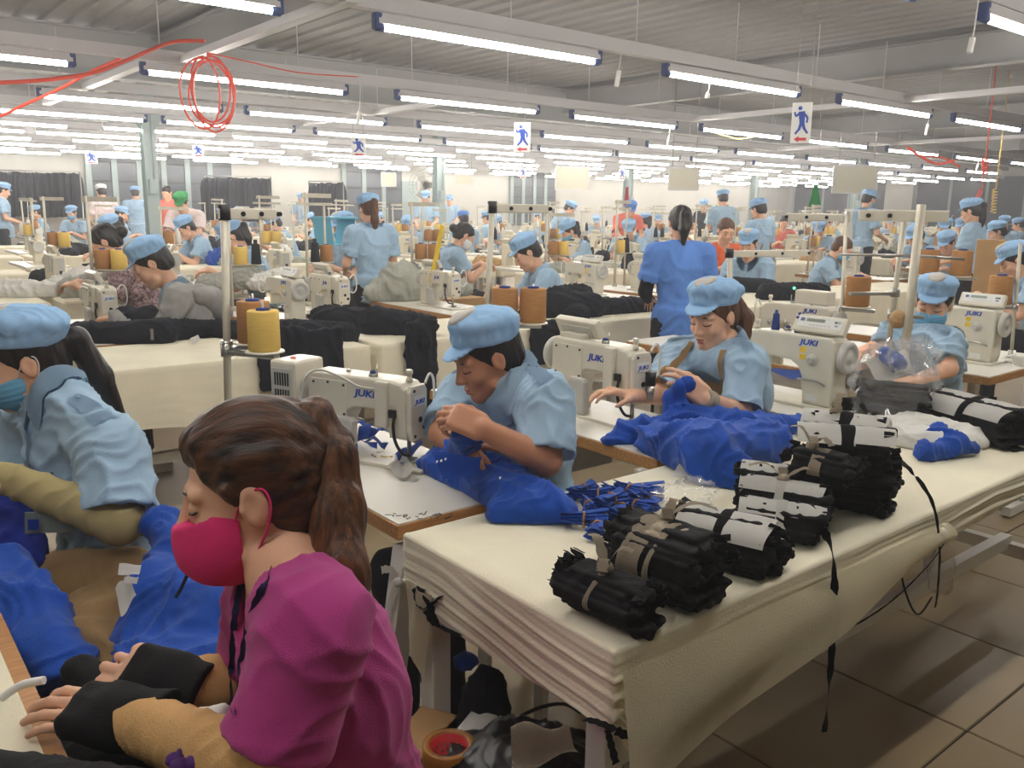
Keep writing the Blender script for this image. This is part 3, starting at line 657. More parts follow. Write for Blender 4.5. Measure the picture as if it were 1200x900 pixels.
def cream_table(x0, x1, y0, y1, label, drop=0.26, seed=1, hero=None, group=None, detail=True):
    root = empty('cloth_table', ((x0 + x1) / 2, (y0 + y1) / 2, 0), 0, label, 'table', group); a, b = (x1 - x0) / 2, (y1 - y0) / 2
    f = hero if hero else (lambda x, y, n: drop + 0.03 * math.sin(x * 5 + seed) * abs(n[1]))
    if detail:
        link('cloth_cover', cream_cover(-a, a, -b, b, f, seed, n=40 if not hero else 90, nr=14 if not hero else 44, rip=0.006 if not hero else 0.0055), None, root); table_frame(root, -a, a, -b, b, shift=0.1 if not hero else 0.045)
    else:
        bm = MB(); bm.box((0, 0, TT - 0.14), (2 * a, 2 * b, 0.28), bevel=0.015); bm.build('cloth_cover', M['cream_cloth'], root)
        bm = MB()
        for x in (-a + .1, a - .1):
            for y in (-b + .06, b - .06): bm.box((x, y, 0.25), (0.05, 0.05, 0.5))
            MB().box((x, 0, 0.25), (0.05, 2 * b - 0.1, 0.5)).build('leg_frame', M['white_metal'], root)
        bm.bm.free()
    return root
# --- front table: drops read off the photograph's hem line
LONG = [(0.90, 0.16), (0.957, 0.15), (1.0, 0.22), (1.073, 0.26), (1.25, 0.222), (1.387, 0.197), (1.615, 0.158), (1.842, 0.11), (2.04, 0.075), (2.225, 0.085), (2.6, 0.07), (3.6, 0.08)]
END = [(0.8, 0.14), (0.95, 0.14), (1.15, 0.147), (1.42, 0.152), (1.49, 0.112), (1.7, 0.11)]
def interp(T, v):
    for (a, fa), (b, fb) in zip(T, T[1:]):
        if v <= b: return fa + (fb - fa) * max(0, (v - a) / (b - a))
    return T[-1][1]
FX0, FX1, FY0, FY1 = 0.945, 3.5, 0.888, 1.545
fcx, fcy = (FX0 + FX1) / 2, (FY0 + FY1) / 2
def hero_drop(x, y, n):
    if n[1] < -0.5: return interp(LONG, x + fcx)
    if n[0] < -0.5: return interp(END, y + fcy)
    return 0.15
front = cream_table(FX0, FX1, FY0, FY1, 'cream cloth covered table in front, piled with black bundles and blue garments', seed=4, hero=hero_drop)
for o in list(front.children):
    if o.name.startswith('leg') or o.name.startswith('crossbar'): pass
# second, lower layer of cloth hanging loose on the long side
rows = []
HEM = [(0.955, 0.40), (1.073, 0.505), (1.25, 0.545), (1.387, 0.57), (1.615, 0.61), (1.842, 0.655), (2.04, 0.70)]
HEM = [(0.95, 0.36), (1.0, 0.42), (1.075, 0.51), (1.25, 0.548), (1.39, 0.572), (1.615, 0.611), (1.80, 0.65), (2.04, 0.70)]
for i in range(61):
    x = 0.95 + (2.1 - 0.95) * i / 60; zt = 0.735; zb = interp(HEM, x); r = []
    for j in range(13):
        t = j / 12; z = zt + (zb - zt) * t; yy = FY0 - 0.014 - 0.012 * math.sin(t * PI) - 0.018 * t * (1 + 0.4 * math.sin(x * 9)) - 0.006 * math.sin((z * 38 - x * 9)) * t
        r.append((x - fcx, yy - fcy, z))
    rows.append(r)
MB().sheet(rows, 0.002).build('loose_hem', M['cream_cloth'], front, smooth=True)
# dangling corner of the cloth at the far left leg
rows = []
for i in range(9):
    u = i / 8; r = []
    for j in range(10):
        t = j / 9; wdt = 0.10 * (1 - 0.35 * t * u); r.append((FX0 - 0.012 + 0.008 * math.sin(u * 7 + t * 2) - fcx, 1.52 - wdt * u * (1 - 0.1 * t) - fcy, 0.67 - (0.17 + 0.07 * u) * t * (1 - 0.25 * (1 - u))))
    rows.append(r)
MB().sheet(rows, 0.002).build('loose_corner', M['cream_cloth'], front, smooth=True)
def ribbon(name, pts, w, m, label=None, cat=None, parent=None, up=(0, 0, 1), th=0.002, tw=0.0):
    P = bez(pts, 8); rows = []
    for i, p in enumerate(P):
        d = (P[min(i + 1, len(P) - 1)] - P[max(i - 1, 0)]).normalized(); x = d.cross(Vector(up))
        if x.length < 0.05: x = d.cross(Vector((0, 1, 0.2)))
        x = x.normalized(); x = Matrix.Rotation(tw * math.sin(i * 0.5), 3, d) @ x; ww = w * (0.85 + 0.15 * math.sin(i * 1.7)); rows.append([p - x * ww / 2, p + x * ww / 2])
    o = MB().sheet(rows, th).build(name, m, parent, smooth=True)
    return tag(o, label, cat) if label else o
def on_front(px, py, pl): return at(px, py, pl)
def yp(px, py, y): return aty(px, py, y)
def xp(px, py, x):
    r = ray(px, py); return CAM + r * ((x - CAM.x) / r.x)
ribbon('strap', [yp(961, 618, 0.87), yp(974, 640, 0.862), yp(978, 690, 0.86), yp(976, 740, 0.86), yp(972, 800, 0.86), yp(966, 858, 0.862)], 0.02, M['black'], 'long black fabric strap hanging down the front table side', 'strap', tw=0.5, up=(0, 1, 0))
ribbon('strap', [atz(1050, 538, 0.785), yp(1068, 552, 0.872), yp(1093, 590, 0.866), yp(1101, 640, 0.862), yp(1099, 690, 0.862), yp(1096, 712, 0.863)], 0.014, M['black'], 'shorter black strap hanging at the right of the front table', 'strap', up=(0, 1, 0))
knot = MB(); knot.ball((0, 0, 0), 0.016, sc=(1, 0.8, 1.3)); knot.ball((0.014, 0.004, 0.012), 0.011, sc=(1, .8, 1.5)); kn = knot.build('strap_knot', M['cream_cloth'], None, loc=yp(1104, 628, 0.862)); tag(kn, 'small cream cloth knot on the black strap at right', 'knot')
ribbon('tie_string', [yp(977, 742, 0.868), yp(1010, 728, 0.868), yp(1050, 700, 0.868), yp(1090, 660, 0.868), yp(1112, 628, 0.868)], 0.006, M['black'], 'thin black tie string sagging under the loose cloth hem', 'string', up=(0, 1, 0))
# corner ties
def tie(pts_list, w, label):
    root = empty('corner_tie', pts_list[0][0], 0, label, 'ribbon')
    for pts in pts_list: ribbon('ribbon_end', [Vector(p) - Vector(pts_list[0][0]) for p in pts], w, M['black'], parent=root, up=(0, 1, 0.2))
tie([[xp(686, 842, 0.936), xp(705, 848, 0.932), xp(722, 856, 0.93)], [xp(722, 856, 0.93), yp(740, 862, 0.866), yp(757, 846, 0.868), yp(768, 838, 0.87)], [xp(712, 855, 0.925), xp(716, 872, 0.922), xp(722, 895, 0.922)]], 0.018, 'black ribbon tied round the near corner of the front table')
tie([[xp(487, 688, 0.937), xp(500, 700, 0.934), xp(510, 730, 0.934)], [xp(487, 690, 0.936), xp(492, 708, 0.933), xp(500, 712, 0.934), xp(518, 698, 0.938)], [xp(500, 715, 0.93), xp(512, 732, 0.932), xp(540, 745, 0.936)]], 0.022, 'dark ribbon tied at the far left corner of the front table')

# --- sewing tables
def sewing_table(x0, x1, y0, y1, label, detail=2, group=None, box=True, rz=0.0):
    root = empty('sewing_table', ((x0 + x1) / 2, (y0 + y1) / 2, 0), rz, label, 'table', group); a, b = (x1 - x0) / 2, (y1 - y0) / 2
    MB().box((0, 0, TT + 0.001), (2 * a - 0.008, 2 * b - 0.008, 0.006)).build('table_top', M['laminate'], root)
    MB().box((0, 0, TT - 0.018), (2 * a, 2 * b, 0.036), bevel=0.004).build('wood_board', M['wood'], root)
    if detail:
        for y in (-b * 0.72, b * 0.72):
            l = MB(); l.box((0, y, 0.4), (0.05, 0.04, 0.68), bevel=0.003, seg=1); l.box((0, y, 0.03), (2 * a * 0.95, 0.05, 0.05), bevel=0.004, seg=1); l.box((0, y, 0.735), (2 * a * 0.8, 0.05, 0.04)); l.build('leg', M['white_metal'], root)
        MB().box((0, 0, 0.3), (0.05, 2 * b * 0.72, 0.04)).build('crossbar', M['white_metal'], root)
        if box:
            bx_ = MB().box((0, 0.05, 0.65), (2 * a * 0.55, 0.3, 0.14), bevel=0.012).build('control_box', M['machine_grey'], root)
            t = text_mesh('JUKI', 0.045, shear=0.15, bold=0.001, wide=1.3); t.transform(Matrix.Translation((-a * 0.55 - 0.001, 0.12, 0.68)) @ Euler((PI / 2, 0, -PI / 2)).to_matrix().to_4x4()); link('lettering', t, M['blue_print'], bx_)
    else:
        MB().box((0, 0, 0.375), (2 * a * 0.5, 2 * b * 0.8, 0.75)).build('leg_frame', M['machine_grey'], root)
    return root

# --- lockstitch machines. local: needle at the origin, arm along +x, operator on the -y side
TXT = {}
def juki(size, m4, parent, name='lettering'):
    t = text_mesh('JUKI', size, shear=0.18, bold=size * 0.028, wide=1.35); t.transform(m4); return link(name, t, M['blue_print'], parent)
ARM = [(-0.02, 0.105), (0.055, 0.105), (0.06, 0.185), (0.085, 0.205), (0.22, 0.2), (0.262, 0.175), (0.285, 0.13), (0.295, 0.012), (0.43, 0.012), (0.44, 0.05), (0.435, 0.30), (0.42, 0.318), (0.05, 0.318), (0.0, 0.31), (-0.02, 0.29)]
def make_machine(label, group=None, panel=True, motor=False, back=False, opened=False):
    root = empty('sewing_machine', (0, 0, 0), 0, label, 'sewing machine', group)
    b = MB(); b.prism(ARM, lambda u, v, d: (u, d, v), -0.058, 0.058, bevel=0.014, seg=3); body = b.build('machine_body', M['machine'], root)
    bed = MB(); bed.box((0.17, 0, 0.006), (0.56, 0.18, 0.014), bevel=0.004); bed.box((0.0, -0.02, 0.0135), (0.09, 0.06, 0.002)); bed.build('bed', M['machine'], root)
    MB().box((-0.045, 0.0, 0.0142), (0.04, 0.05, 0.002)).build('throat_plate', M['steel'], root)
    fp = MB(); fp.prism([(-0.04, 0.1), (0.04, 0.1), (0.052, 0.14), (0.052, 0.28), (0.04, 0.302), (-0.04, 0.302), (-0.052, 0.28), (-0.052, 0.14)], lambda u, v, d: (d, u, v), -0.042, -0.02, bevel=0.008, seg=2); f = fp.build('face_plate', M['machine'], root)
    for (u, v, r) in ((0.03, 0.285, 0.006), (-0.005, 0.175, 0.011), (-0.03, 0.145, 0.011), (0.028, 0.118, 0.006)): MB().cyl((-0.044, u, v), (-0.04, u, v), r, n=12).build('screw', M['dark_plastic'], f)
    MB().box((-0.0435, 0.0, 0.245), (0.003, 0.07, 0.04), bevel=0.001, seg=1).build('name_plate', M['white_plastic'], f)
    juki(0.022, Matrix.Translation((-0.0455, 0.0, 0.243)) @ Euler((PI / 2, 0, -PI / 2)).to_matrix().to_4x4(), f)
    nb = MB(); nb.cyl((0, 0, 0.03), (0, 0, 0.12), 0.004, n=8); nb.cyl((0, 0.012, 0.02), (0, 0.012, 0.12), 0.005, n=8); nb.cyl((0, 0, 0.012), (0, 0, 0.04), 0.0012, n=6); nb.build('needle_bar', M['steel'], root)
    MB().prism([(-0.03, 0.018), (0.012, 0.016), (0.02, 0.024), (-0.005, 0.028), (-0.03, 0.022)], lambda u, v, d: (d, u, v), -0.012, 0.012).build('presser_foot', M['steel'], root)
    ll = MB(); ll.tube(bez([(0.02, 0.062, 0.2), (0.02, 0.075, 0.16), (0.015, 0.07, 0.10), (-0.005, 0.055, 0.055), (-0.03, 0.04, 0.05)]), 0.006, 8); ll.box((0.03, 0.066, 0.2), (0.03, 0.014, 0.03), bevel=0.003); ll.build('presser_lifter', M['dark_plastic'], root)
    lp = MB(); lp.tube(bez([(-0.03, -0.055, 0.30), (-0.03, -0.085, 0.33), (-0.03, -0.11, 0.30), (-0.03, -0.11, 0.22), (-0.03, -0.085, 0.19), (-0.03, -0.055, 0.2)]), 0.005, 8); lp.build('finger_guard', M['white_plastic'], root)
    kn = MB(); kn.lathe((0.0, 0, 0.31), (0, 0, 1), [(0.013, 0), (0.013, 0.012), (0.009, 0.016), (0.009, 0.026), (0.013, 0.03), (0.013, 0.042), (0.009, 0.046)], 14); kn.build('pressure_knob', M['machine'], root)
    MB().cyl((0.13, 0.02, 0.315), (0.13, 0.02, 0.365), 0.003, n=6).build('thread_post', M['steel'], root); MB().cyl((0.15, 0.02, 0.316), (0.15, 0.02, 0.33), 0.016, n=12).build('thread_guide', M['steel'], root); MB().cyl((0.28, 0.0, 0.316), (0.28, 0, 0.33), 0.008, n=8).build('oil_cap', M['steel'], root)
    MB().lathe((0.15, 0.02, 0.328), (0, 0, 1), [(0.012, 0), (0.012, 0.008), (0.006, 0.014)], 10).build('tension_cap', M['blue_plastic'], root)
    hw = MB(); hw.lathe((0.435, 0, 0.235), (1, 0, 0), [(0.03, 0), (0.03, 0.014), (0.066, 0.016), (0.072, 0.024), (0.072, 0.04), (0.064, 0.047), (0.05, 0.047), (0.046, 0.04), (0.02, 0.04), (0.015, 0.05)], 24); hw.build('handwheel', M['machine_grey'], root)
    td = MB(); td.lathe((0.335, -0.056, 0.215), (0, -1, 0), [(0.026, 0), (0.026, 0.012), (0.02, 0.016), (0.012, 0.018), (0.012, 0.026)], 18); td.build('stitch_dial', M['machine_grey'], root)
    tn = MB(); tn.lathe((0.05, -0.056, 0.2), (0, -1, 0), [(0.014, 0), (0.018, 0.006), (0.018, 0.01), (0.008, 0.014), (0.008, 0.026)], 12); tn.build('tension_dial', M['steel'], root)
    rl = MB(); rl.tube(bez([(0.27, -0.062, 0.12), (0.33, -0.07, 0.125), (0.38, -0.072, 0.122), (0.41, -0.07, 0.11)]), 0.005, 6); rl.build('reverse_lever', M['steel'], root)
    for k, z in enumerate((0.255, 0.222)): MB().box((0.285, -0.0592, z), (0.03, 0.002, 0.024)).build('warning_label', M['yellow_print'], root)
    MB().box((0.345, -0.0592, 0.045), (0.06, 0.002, 0.03)).build('rating_plate', M['white_plastic'], root)
    juki(0.034, Matrix.Translation((0.31, -0.0592, 0.288)) @ Euler((PI / 2, 0, 0)).to_matrix().to_4x4(), root)
    juki(0.036, Matrix.Translation((0.16, 0.0592, 0.258)) @ Euler((PI / 2, 0, PI)).to_matrix().to_4x4(), root)
    rp = MB(); rp.prism([(0.22, 0.1), (0.25, 0.19), (0.24, 0.2), (0.2, 0.21), (0.2, 0.3), (0.38, 0.3), (0.4, 0.28), (0.4, 0.12), (0.33, 0.09)][::1], lambda u, v, d: (u, d, v), 0.056, 0.062, bevel=0.002, seg=1) if False else rp.box((0.33, 0.059, 0.225), (0.17, 0.006, 0.14), bevel=0.002, seg=1); cp = rp.build('rear_cover', M['machine'], root)
    for u, v in ((0.255, 0.28), (0.4, 0.28), (0.255, 0.17), (0.4, 0.17), (0.33, 0.285)): MB().cyl((u, 0.061, v), (u, 0.065, v), 0.005, n=8).build('screw', M['dark_plastic'], cp)
    sb = MB(); sb.box((0.075, 0.066, 0.23), (0.055, 0.026, 0.17), bevel=0.008); sb.build('solenoid_cover', M['machine'], root)
    if back:
        MB().prism([(0.2, 0.014), (0.2, 0.15), (0.215, 0.165), (0.29, 0.165), (0.3, 0.15), (0.3, 0.014)], lambda u, v, d: (u, d, v), 0.05, 0.085, bevel=0.012).build('bobbin_winder_cover', M['machine_grey'], root)
    if motor:
        mb_ = MB(); mb_.box((0.53, 0.01, 0.2), (0.13, 0.17, 0.3), bevel=0.018, seg=3); mt = mb_.build('motor_cover', M['machine'], root)
        g = MB(); g.box((0.53, 0.097, 0.2), (0.1, 0.004, 0.24), bevel=0.001, seg=1); g.build('vent_panel', M['machine_grey'], mt)
        for i in range(6):
            for zz in (0.28, 0.215, 0.155): MB().box((0.495 + 0.013 * i, 0.1, zz), (0.006, 0.003, 0.05)).build('vent_slot', M['dark_plastic'], mt)
        MB().ball((0.53, 0.03, 0.352), 0.012, sc=(1, 1, 0.5)).build('warning_button', M['salmon'], mt)
        MB().tube(bez([(0.06, 0.07, 0.29), (0.16, 0.075, 0.285), (0.26, 0.075, 0.315), (0.36, 0.078, 0.33), (0.42, 0.085, 0.29), (0.44, 0.09, 0.2), (0.40, 0.09, 0.13), (0.36, 0.09, 0.05), (0.34, 0.09, 0.01)]), 0.004, 6).build('cable', M['machine_grey'], root)
    if panel:
        rot = Euler((rad(-28 if not opened else -20), 0, 0)).to_matrix(); c = Vector((0.33, -0.005, 0.362))
        pb = MB(); pb.box(c, (0.25, 0.036, 0.082), rot=rot, bevel=0.009, seg=2); pn = pb.build('control_panel', M['machine'], root)
        def onp(u, v, w, h, k, nm): MB().box(c + rot @ Vector((u, -0.0185, v)), (w, 0.002, h), rot=rot).build(nm, M[k], pn)
        onp(0.0, 0.006, 0.215, 0.05, 'white_plastic', 'panel_face'); onp(-0.02, 0.0142, 0.09, 0.016, 'screen', 'screen'); onp(-0.085, 0.0142, 0.02, 0.016, 'blue_print', 'badge')
        for i in range(6): onp(-0.04 + i * 0.018, -0.008, 0.011, 0.006, 'machine_grey', 'key')
        onp(0.085, 0.014, 0.028, 0.01, 'dark_plastic', 'key'); onp(0.085, -0.002, 0.018, 0.008, 'blue_print', 'key')
        MB().box(c + rot @ Vector((0, 0.02, -0.005)), (0.18, 0.006, 0.05), rot=rot, bevel=0.002, seg=1).build('panel_back', M['cream_cloth'] if False else M['machine_grey'], pn)
        MB().box((0.33, 0.02, 0.325), (0.14, 0.05, 0.03), bevel=0.005).build('panel_bracket', M['machine'], root)
    return root
def place(o, x, y, z, rz, k=0.83): o.location = (x, y, z); o.rotation_euler = (0, 0, rz); o.scale = (k, k, k); return o
TZ = TT + 0.0045
mA = place(make_machine('cream sewing machine with grey motor cover beside the young man', panel=False, motor=True, back=True), atz(481, 544, TZ).x, atz(481, 544, TZ).y, TZ, PI / 2 + rad(22), 0.76)
mB = place(make_machine('cream sewing machine with a tilted beige panel, left of the aproned woman', motor=False, back=True), 2.06, 1.90, TZ, PI / 2)
mC = place(make_machine('large cream sewing machine with lit panel right of the aproned woman'), 2.84, 1.98, TZ, -PI / 2)
mD = place(make_machine('cream sewing machine right of the masked woman by the frame edge'), 4.36, 2.05, TZ, -PI / 2)
lens = MB(); lens.cyl((-0.055, -0.035, 0.17), (-0.055, -0.035, 0.225), 0.02, 0.022, n=14); lens.build('lamp_cap', M['dark_plastic'], mB)
lens = MB(); lens.cyl((-0.055, -0.035, 0.11), (-0.055, -0.035, 0.17), 0.014, 0.02, n=14); lens.build('lamp_lens', M['steel'], mB)
sewing_table(0.955, 1.36, 1.585, 2.78, 'white sewing table with wood edge under the young man\'s work')
sewing_table(1.83, 2.26, 1.585, 2.78, 'white sewing table with wood edge under the aproned woman\'s work')
sewing_table(2.62, 3.06, 1.56, 2.6, 'white sewing table under the large machine with the lit panel')
sewing_table(4.0, 4.5, 1.56, 2.75, 'white sewing table at the right edge beside the masked woman')
# white sewing table end showing at right of the plastic bag
# low-detail machine for the far rows: one mesh, real outline
def far_machine_mesh():
    b = MB(); b.prism(ARM, lambda u, v, d: (u, d, v), -0.058, 0.058, bevel=0.012, seg=1); b.box((0.17, 0, 0.006), (0.56, 0.18, 0.014))
    b.box((0.33, -0.01, 0.36), (0.25, 0.036, 0.08), rot=Euler((rad(-28), 0, 0)).to_matrix(), bevel=0.006, seg=1); b.box((-0.03, 0, 0.2), (0.025, 0.09, 0.19), bevel=0.008, seg=1)
    b.mi = 1; b.cyl((0.435, 0, 0.235), (0.485, 0, 0.235), 0.07, n=14); b.cyl((0.0, 0, 0.31), (0, 0, 0.35), 0.012, n=8); b.box((0.075, 0.066, 0.23), (0.055, 0.026, 0.16))
    b.mi = 2; b.box((-0.044, 0, 0.15), (0.004, 0.03, 0.03)); b.box((0.31, -0.03, 0.372), (0.12, 0.004, 0.03), rot=Euler((rad(-28), 0, 0)).to_matrix()); b.cyl((0, 0, 0.02), (0, 0, 0.12), 0.008, n=6)
    b.mi = 3; b.box((0.3, -0.06, 0.285), (0.08, 0.003, 0.02)); b.box((0.16, 0.06, 0.258), (0.08, 0.003, 0.02))
    me = b.mesh('sewing_machine')
    for k in ('machine_far', 'machine_grey', 'dark_plastic', 'blue_print'): me.materials.append(M[k])
    return me
FARM = far_machine_mesh()
# --- thread cones and stands
def cone_mesh(r, h, k, top='cone_blue'):
    b = MB(); b.lathe((0, 0, 0), (0, 0, 1), [(r * 0.93, 0), (r, 0.004), (r * 0.97, h - 0.004), (r * 0.93, h), (r * 0.4, h), (r * 0.4, h - 0.004), (0.008, h - 0.004)], 24); b.mi = 1
    b.lathe((0, 0, h), (0, 0, 1), [(r * 0.42, -0.004), (r * 0.42, 0.006), (r * 0.25, 0.008)], 14)
    me = b.mesh('thread_cone'); me.materials.append(M[k]); me.materials.append(M[top]); return me
CONES = {k: cone_mesh(0.05, 0.125, k) for k in ('cone_brown', 'cone_yellow')}
for k in ('cone_black', 'cone_white', 'cone_blue'):
    b = MB(); b.lathe((0, 0, 0), (0, 0, 1), [(0.03, 0), (0.032, 0.004), (0.024, 0.12), (0.02, 0.125), (0.012, 0.126), (0.012, 0.15), (0.004, 0.151)], 16); me = b.mesh('thread_cone'); me.materials.append(M[k]); CONES[k] = me
def cone_at(k, p, label, s=1.0, group='thread cones on the stands'):
    o = link('thread_cone', CONES[k], None, None, p); o.scale = (s, s, s); return tag(o, label, 'thread cone', group)
def thread_stand(base, top, label, plates=(), arm=None, r=0.012, m='pole', group=None, scale=1.0):
    """base/top: world points of the pole; plates: (height, yaw, reach, [pin offsets]); arm: (yaw, length) at the top"""
    base = Vector(base); top = Vector(top); root = empty('thread_stand', base, 0, label, 'thread stand', group); d = top - base; L = d.length
    MB().tube([(0, 0, 0), d], r, 10).build('pole', M[m], root)
    MB().lathe((0, 0, 0), (0, 0, 1), [(0.035, 0), (0.035, 0.008), (0.02, 0.014), (0.018, 0.04)], 14).build('foot_clamp', M['steel'], root)
    out = []
    for (h, yaw, reach, pins) in plates:
        p = d * (h / d.z); br = MB(); c, s = math.cos(yaw), math.sin(yaw)
        br.box(p + Vector((c * reach / 2, s * reach / 2, -0.012)), (reach, 0.03, 0.014), rot=Euler((0, 0, yaw)).to_matrix(), bevel=0.003, seg=1); br.cyl(p - Vector((0, 0, 0.025)), p + Vector((0, 0, 0.012)), r * 1.7, n=12); br.build('bracket', M['steel'], root)
        for q in pins:
            pp = p + Vector((c * q, s * q, 0)); pl = MB(); pl.lathe(pp, (0, 0, 1), [(0.04, -0.004), (0.062, 0.0), (0.06, 0.005), (0.01, 0.006)], 22); pl.build('spool_plate', M['machine'], root)
            MB().cyl(pp, pp + Vector((0, 0, 0.16)), 0.004, n=6).build('spool_pin', M['steel'], root); out.append(base + pp + Vector((0, 0, 0.006)))
    if arm:
        yaw, ln = arm; c, s = math.cos(yaw), math.sin(yaw); ar = MB(); ar.box(d + Vector((c * (ln / 2 - 0.02), s * (ln / 2 - 0.02), -0.02)), (ln, 0.014, 0.035), rot=Euler((0, 0, yaw)).to_matrix(), bevel=0.003, seg=1)
        am = ar.build('top_arm', M['machine'], root)
        for q in (0.3, 0.62, 0.95): MB().cyl(d + Vector((c * ln * q - s * 0.01, s * ln * q + c * 0.01, -0.02)), d + Vector((c * ln * q + s * 0.01, s * ln * q - c * 0.01, -0.02)), 0.008, n=10).build('eyelet', M['dark_plastic'], am)
        MB().cyl(d - Vector((0, 0, 0.04)), d + Vector((0, 0, 0.008)), r * 1.6, n=12).build('cap', M['dark_plastic'] if r > 0.009 else M['steel'], root)
    return out
sp = thread_stand(Vector((at(268, 505, 2.74).x, at(268, 505, 2.74).y, TT)), at(262.5, 243, 2.70), 'grey thread stand pole with brown and yellow cones, behind the pink shirted woman', [(0.275, rad(-25), 0.14, (0.085,)), (0.262, rad(-63), 0.2, (0.151,))], (rad(5), 0.2))
dy = at(311, 402, 2.62); 
cone_at('cone_brown', sp[0], 'brown thread cone touching the grey pole above the pink shirted woman', 1.05)
cone_at('cone_yellow', sp[1], 'yellow thread cone in front of a brown cone near the grey pole', 1.0)
sp = thread_stand(at(569, 362, 3.40) * Vector((1, 1, 0)) if False else Vector((at(568, 380, 3.42).x, at(568, 380, 3.42).y, TT)), at(577, 238, 3.42), 'tan thread stand pole with two brown cones behind the young man', [(0.255, rad(-35), 0.22, (0.07, 0.185))], (rad(-20), 0.26))
cone_at('cone_brown', sp[0], 'left brown thread cone behind the young man\'s cap', 1.1)
cone_at('cone_brown', sp[1], 'right brown thread cone above the young man\'s shoulder', 1.1)
# ================================================================== PEOPLE
def hmat(c, yaw, pitch, roll=0):                                      # head frame: x forward, y left, z up; pitch > 0 looks down
    return Matrix.Translation(Vector(c)) @ Euler((roll, pitch, yaw), 'XYZ').to_matrix().to_4x4() if not roll else Matrix.Translation(Vector(c)) @ (Matrix.Rotation(yaw, 4, 'Z') @ Matrix.Rotation(pitch, 4, 'Y') @ Matrix.Rotation(roll, 4, 'X'))
def head_sdf(S, H, fine=True, female=True, k=1.0):
    R3 = H.to_3x3().normalized(); T = lambda x, y, z: H @ Vector((x * k, y * k, z * k))
    def E(c, r, rx=0.0): S.add(ell(T(*c), [v * k for v in r], R3 @ Matrix.Rotation(rx, 3, 'Y')), 0.018 * k)
    def Sx(c, r, q=0.012): S.add(ell(T(*c), [v * k for v in r], R3), q * k)
    E((-0.012, 0, 0.032), (0.094, 0.075, 0.083)); E((0.028, 0, -0.02), (0.066, 0.062, 0.075)); E((0.038, 0, -0.055), (0.05, 0.05, 0.058)); E((-0.02, 0, -0.03), (0.06, 0.06, 0.06))
    Sx((0.068, 0, -0.097), (0.021, 0.024, 0.018), 0.016)
    for s in (-1, 1):
        Sx((0.055, s * 0.037, -0.032), (0.03, 0.024, 0.026)); S.add(cap(T(0.03, s * 0.052, -0.07), T(0.066, s * 0.012, -0.1), 0.014 * k, 0.014 * k), 0.02 * k)
        if fine:
            S.add(cap(T(0.083, s * 0.012, 0.022), T(0.074, s * 0.045, 0.02), 0.009 * k), 0.014 * k)
            S.sub(ell(T(0.1, s * 0.031, 0.002), (0.016 * k, 0.017 * k, 0.011 * k), R3), 0.012 * k)
            S.add(ell(T(0.074, s * 0.031, 0.0), (0.0155 * k, 0.0165 * k, 0.0125 * k), R3), 0.003 * k)
            S.add(ell(T(0.098, s * 0.0115, -0.036), (0.011 * k, 0.0075 * k, 0.0075 * k), R3), 0.006 * k)
        Sx((-0.004, s * 0.076, -0.002), (0.02, 0.008, 0.031), 0.006)
        if fine:
            S.sub(ell(T(0.0, s * 0.085, 0.002), (0.011 * k, 0.006 * k, 0.019 * k), R3), 0.004 * k); S.add(ell(T(0.012, s * 0.078, -0.004), (0.005 * k, 0.005 * k, 0.007 * k), R3), 0.004 * k)
    S.add(cap(T(0.088, 0, 0.012), T(0.108, 0, -0.03), 0.007 * k, 0.0095 * k), 0.012 * k)
    S.add(ell(T(0.109, 0, -0.033), (0.009 * k, 0.0095 * k, 0.008 * k), R3), 0.006 * k)
    if fine:
        S.add(cap(T(0.092, -0.012, -0.0625), T(0.092, 0.012, -0.0625), 0.0062 * k), 0.006 * k); S.add(cap(T(0.09, -0.01, -0.0735), T(0.09, 0.01, -0.0735), 0.0072 * k), 0.006 * k)
        S.sub(cap(T(0.1, -0.022, -0.0685), T(0.1, 0.022, -0.0685), 0.0022 * k), 0.003 * k)
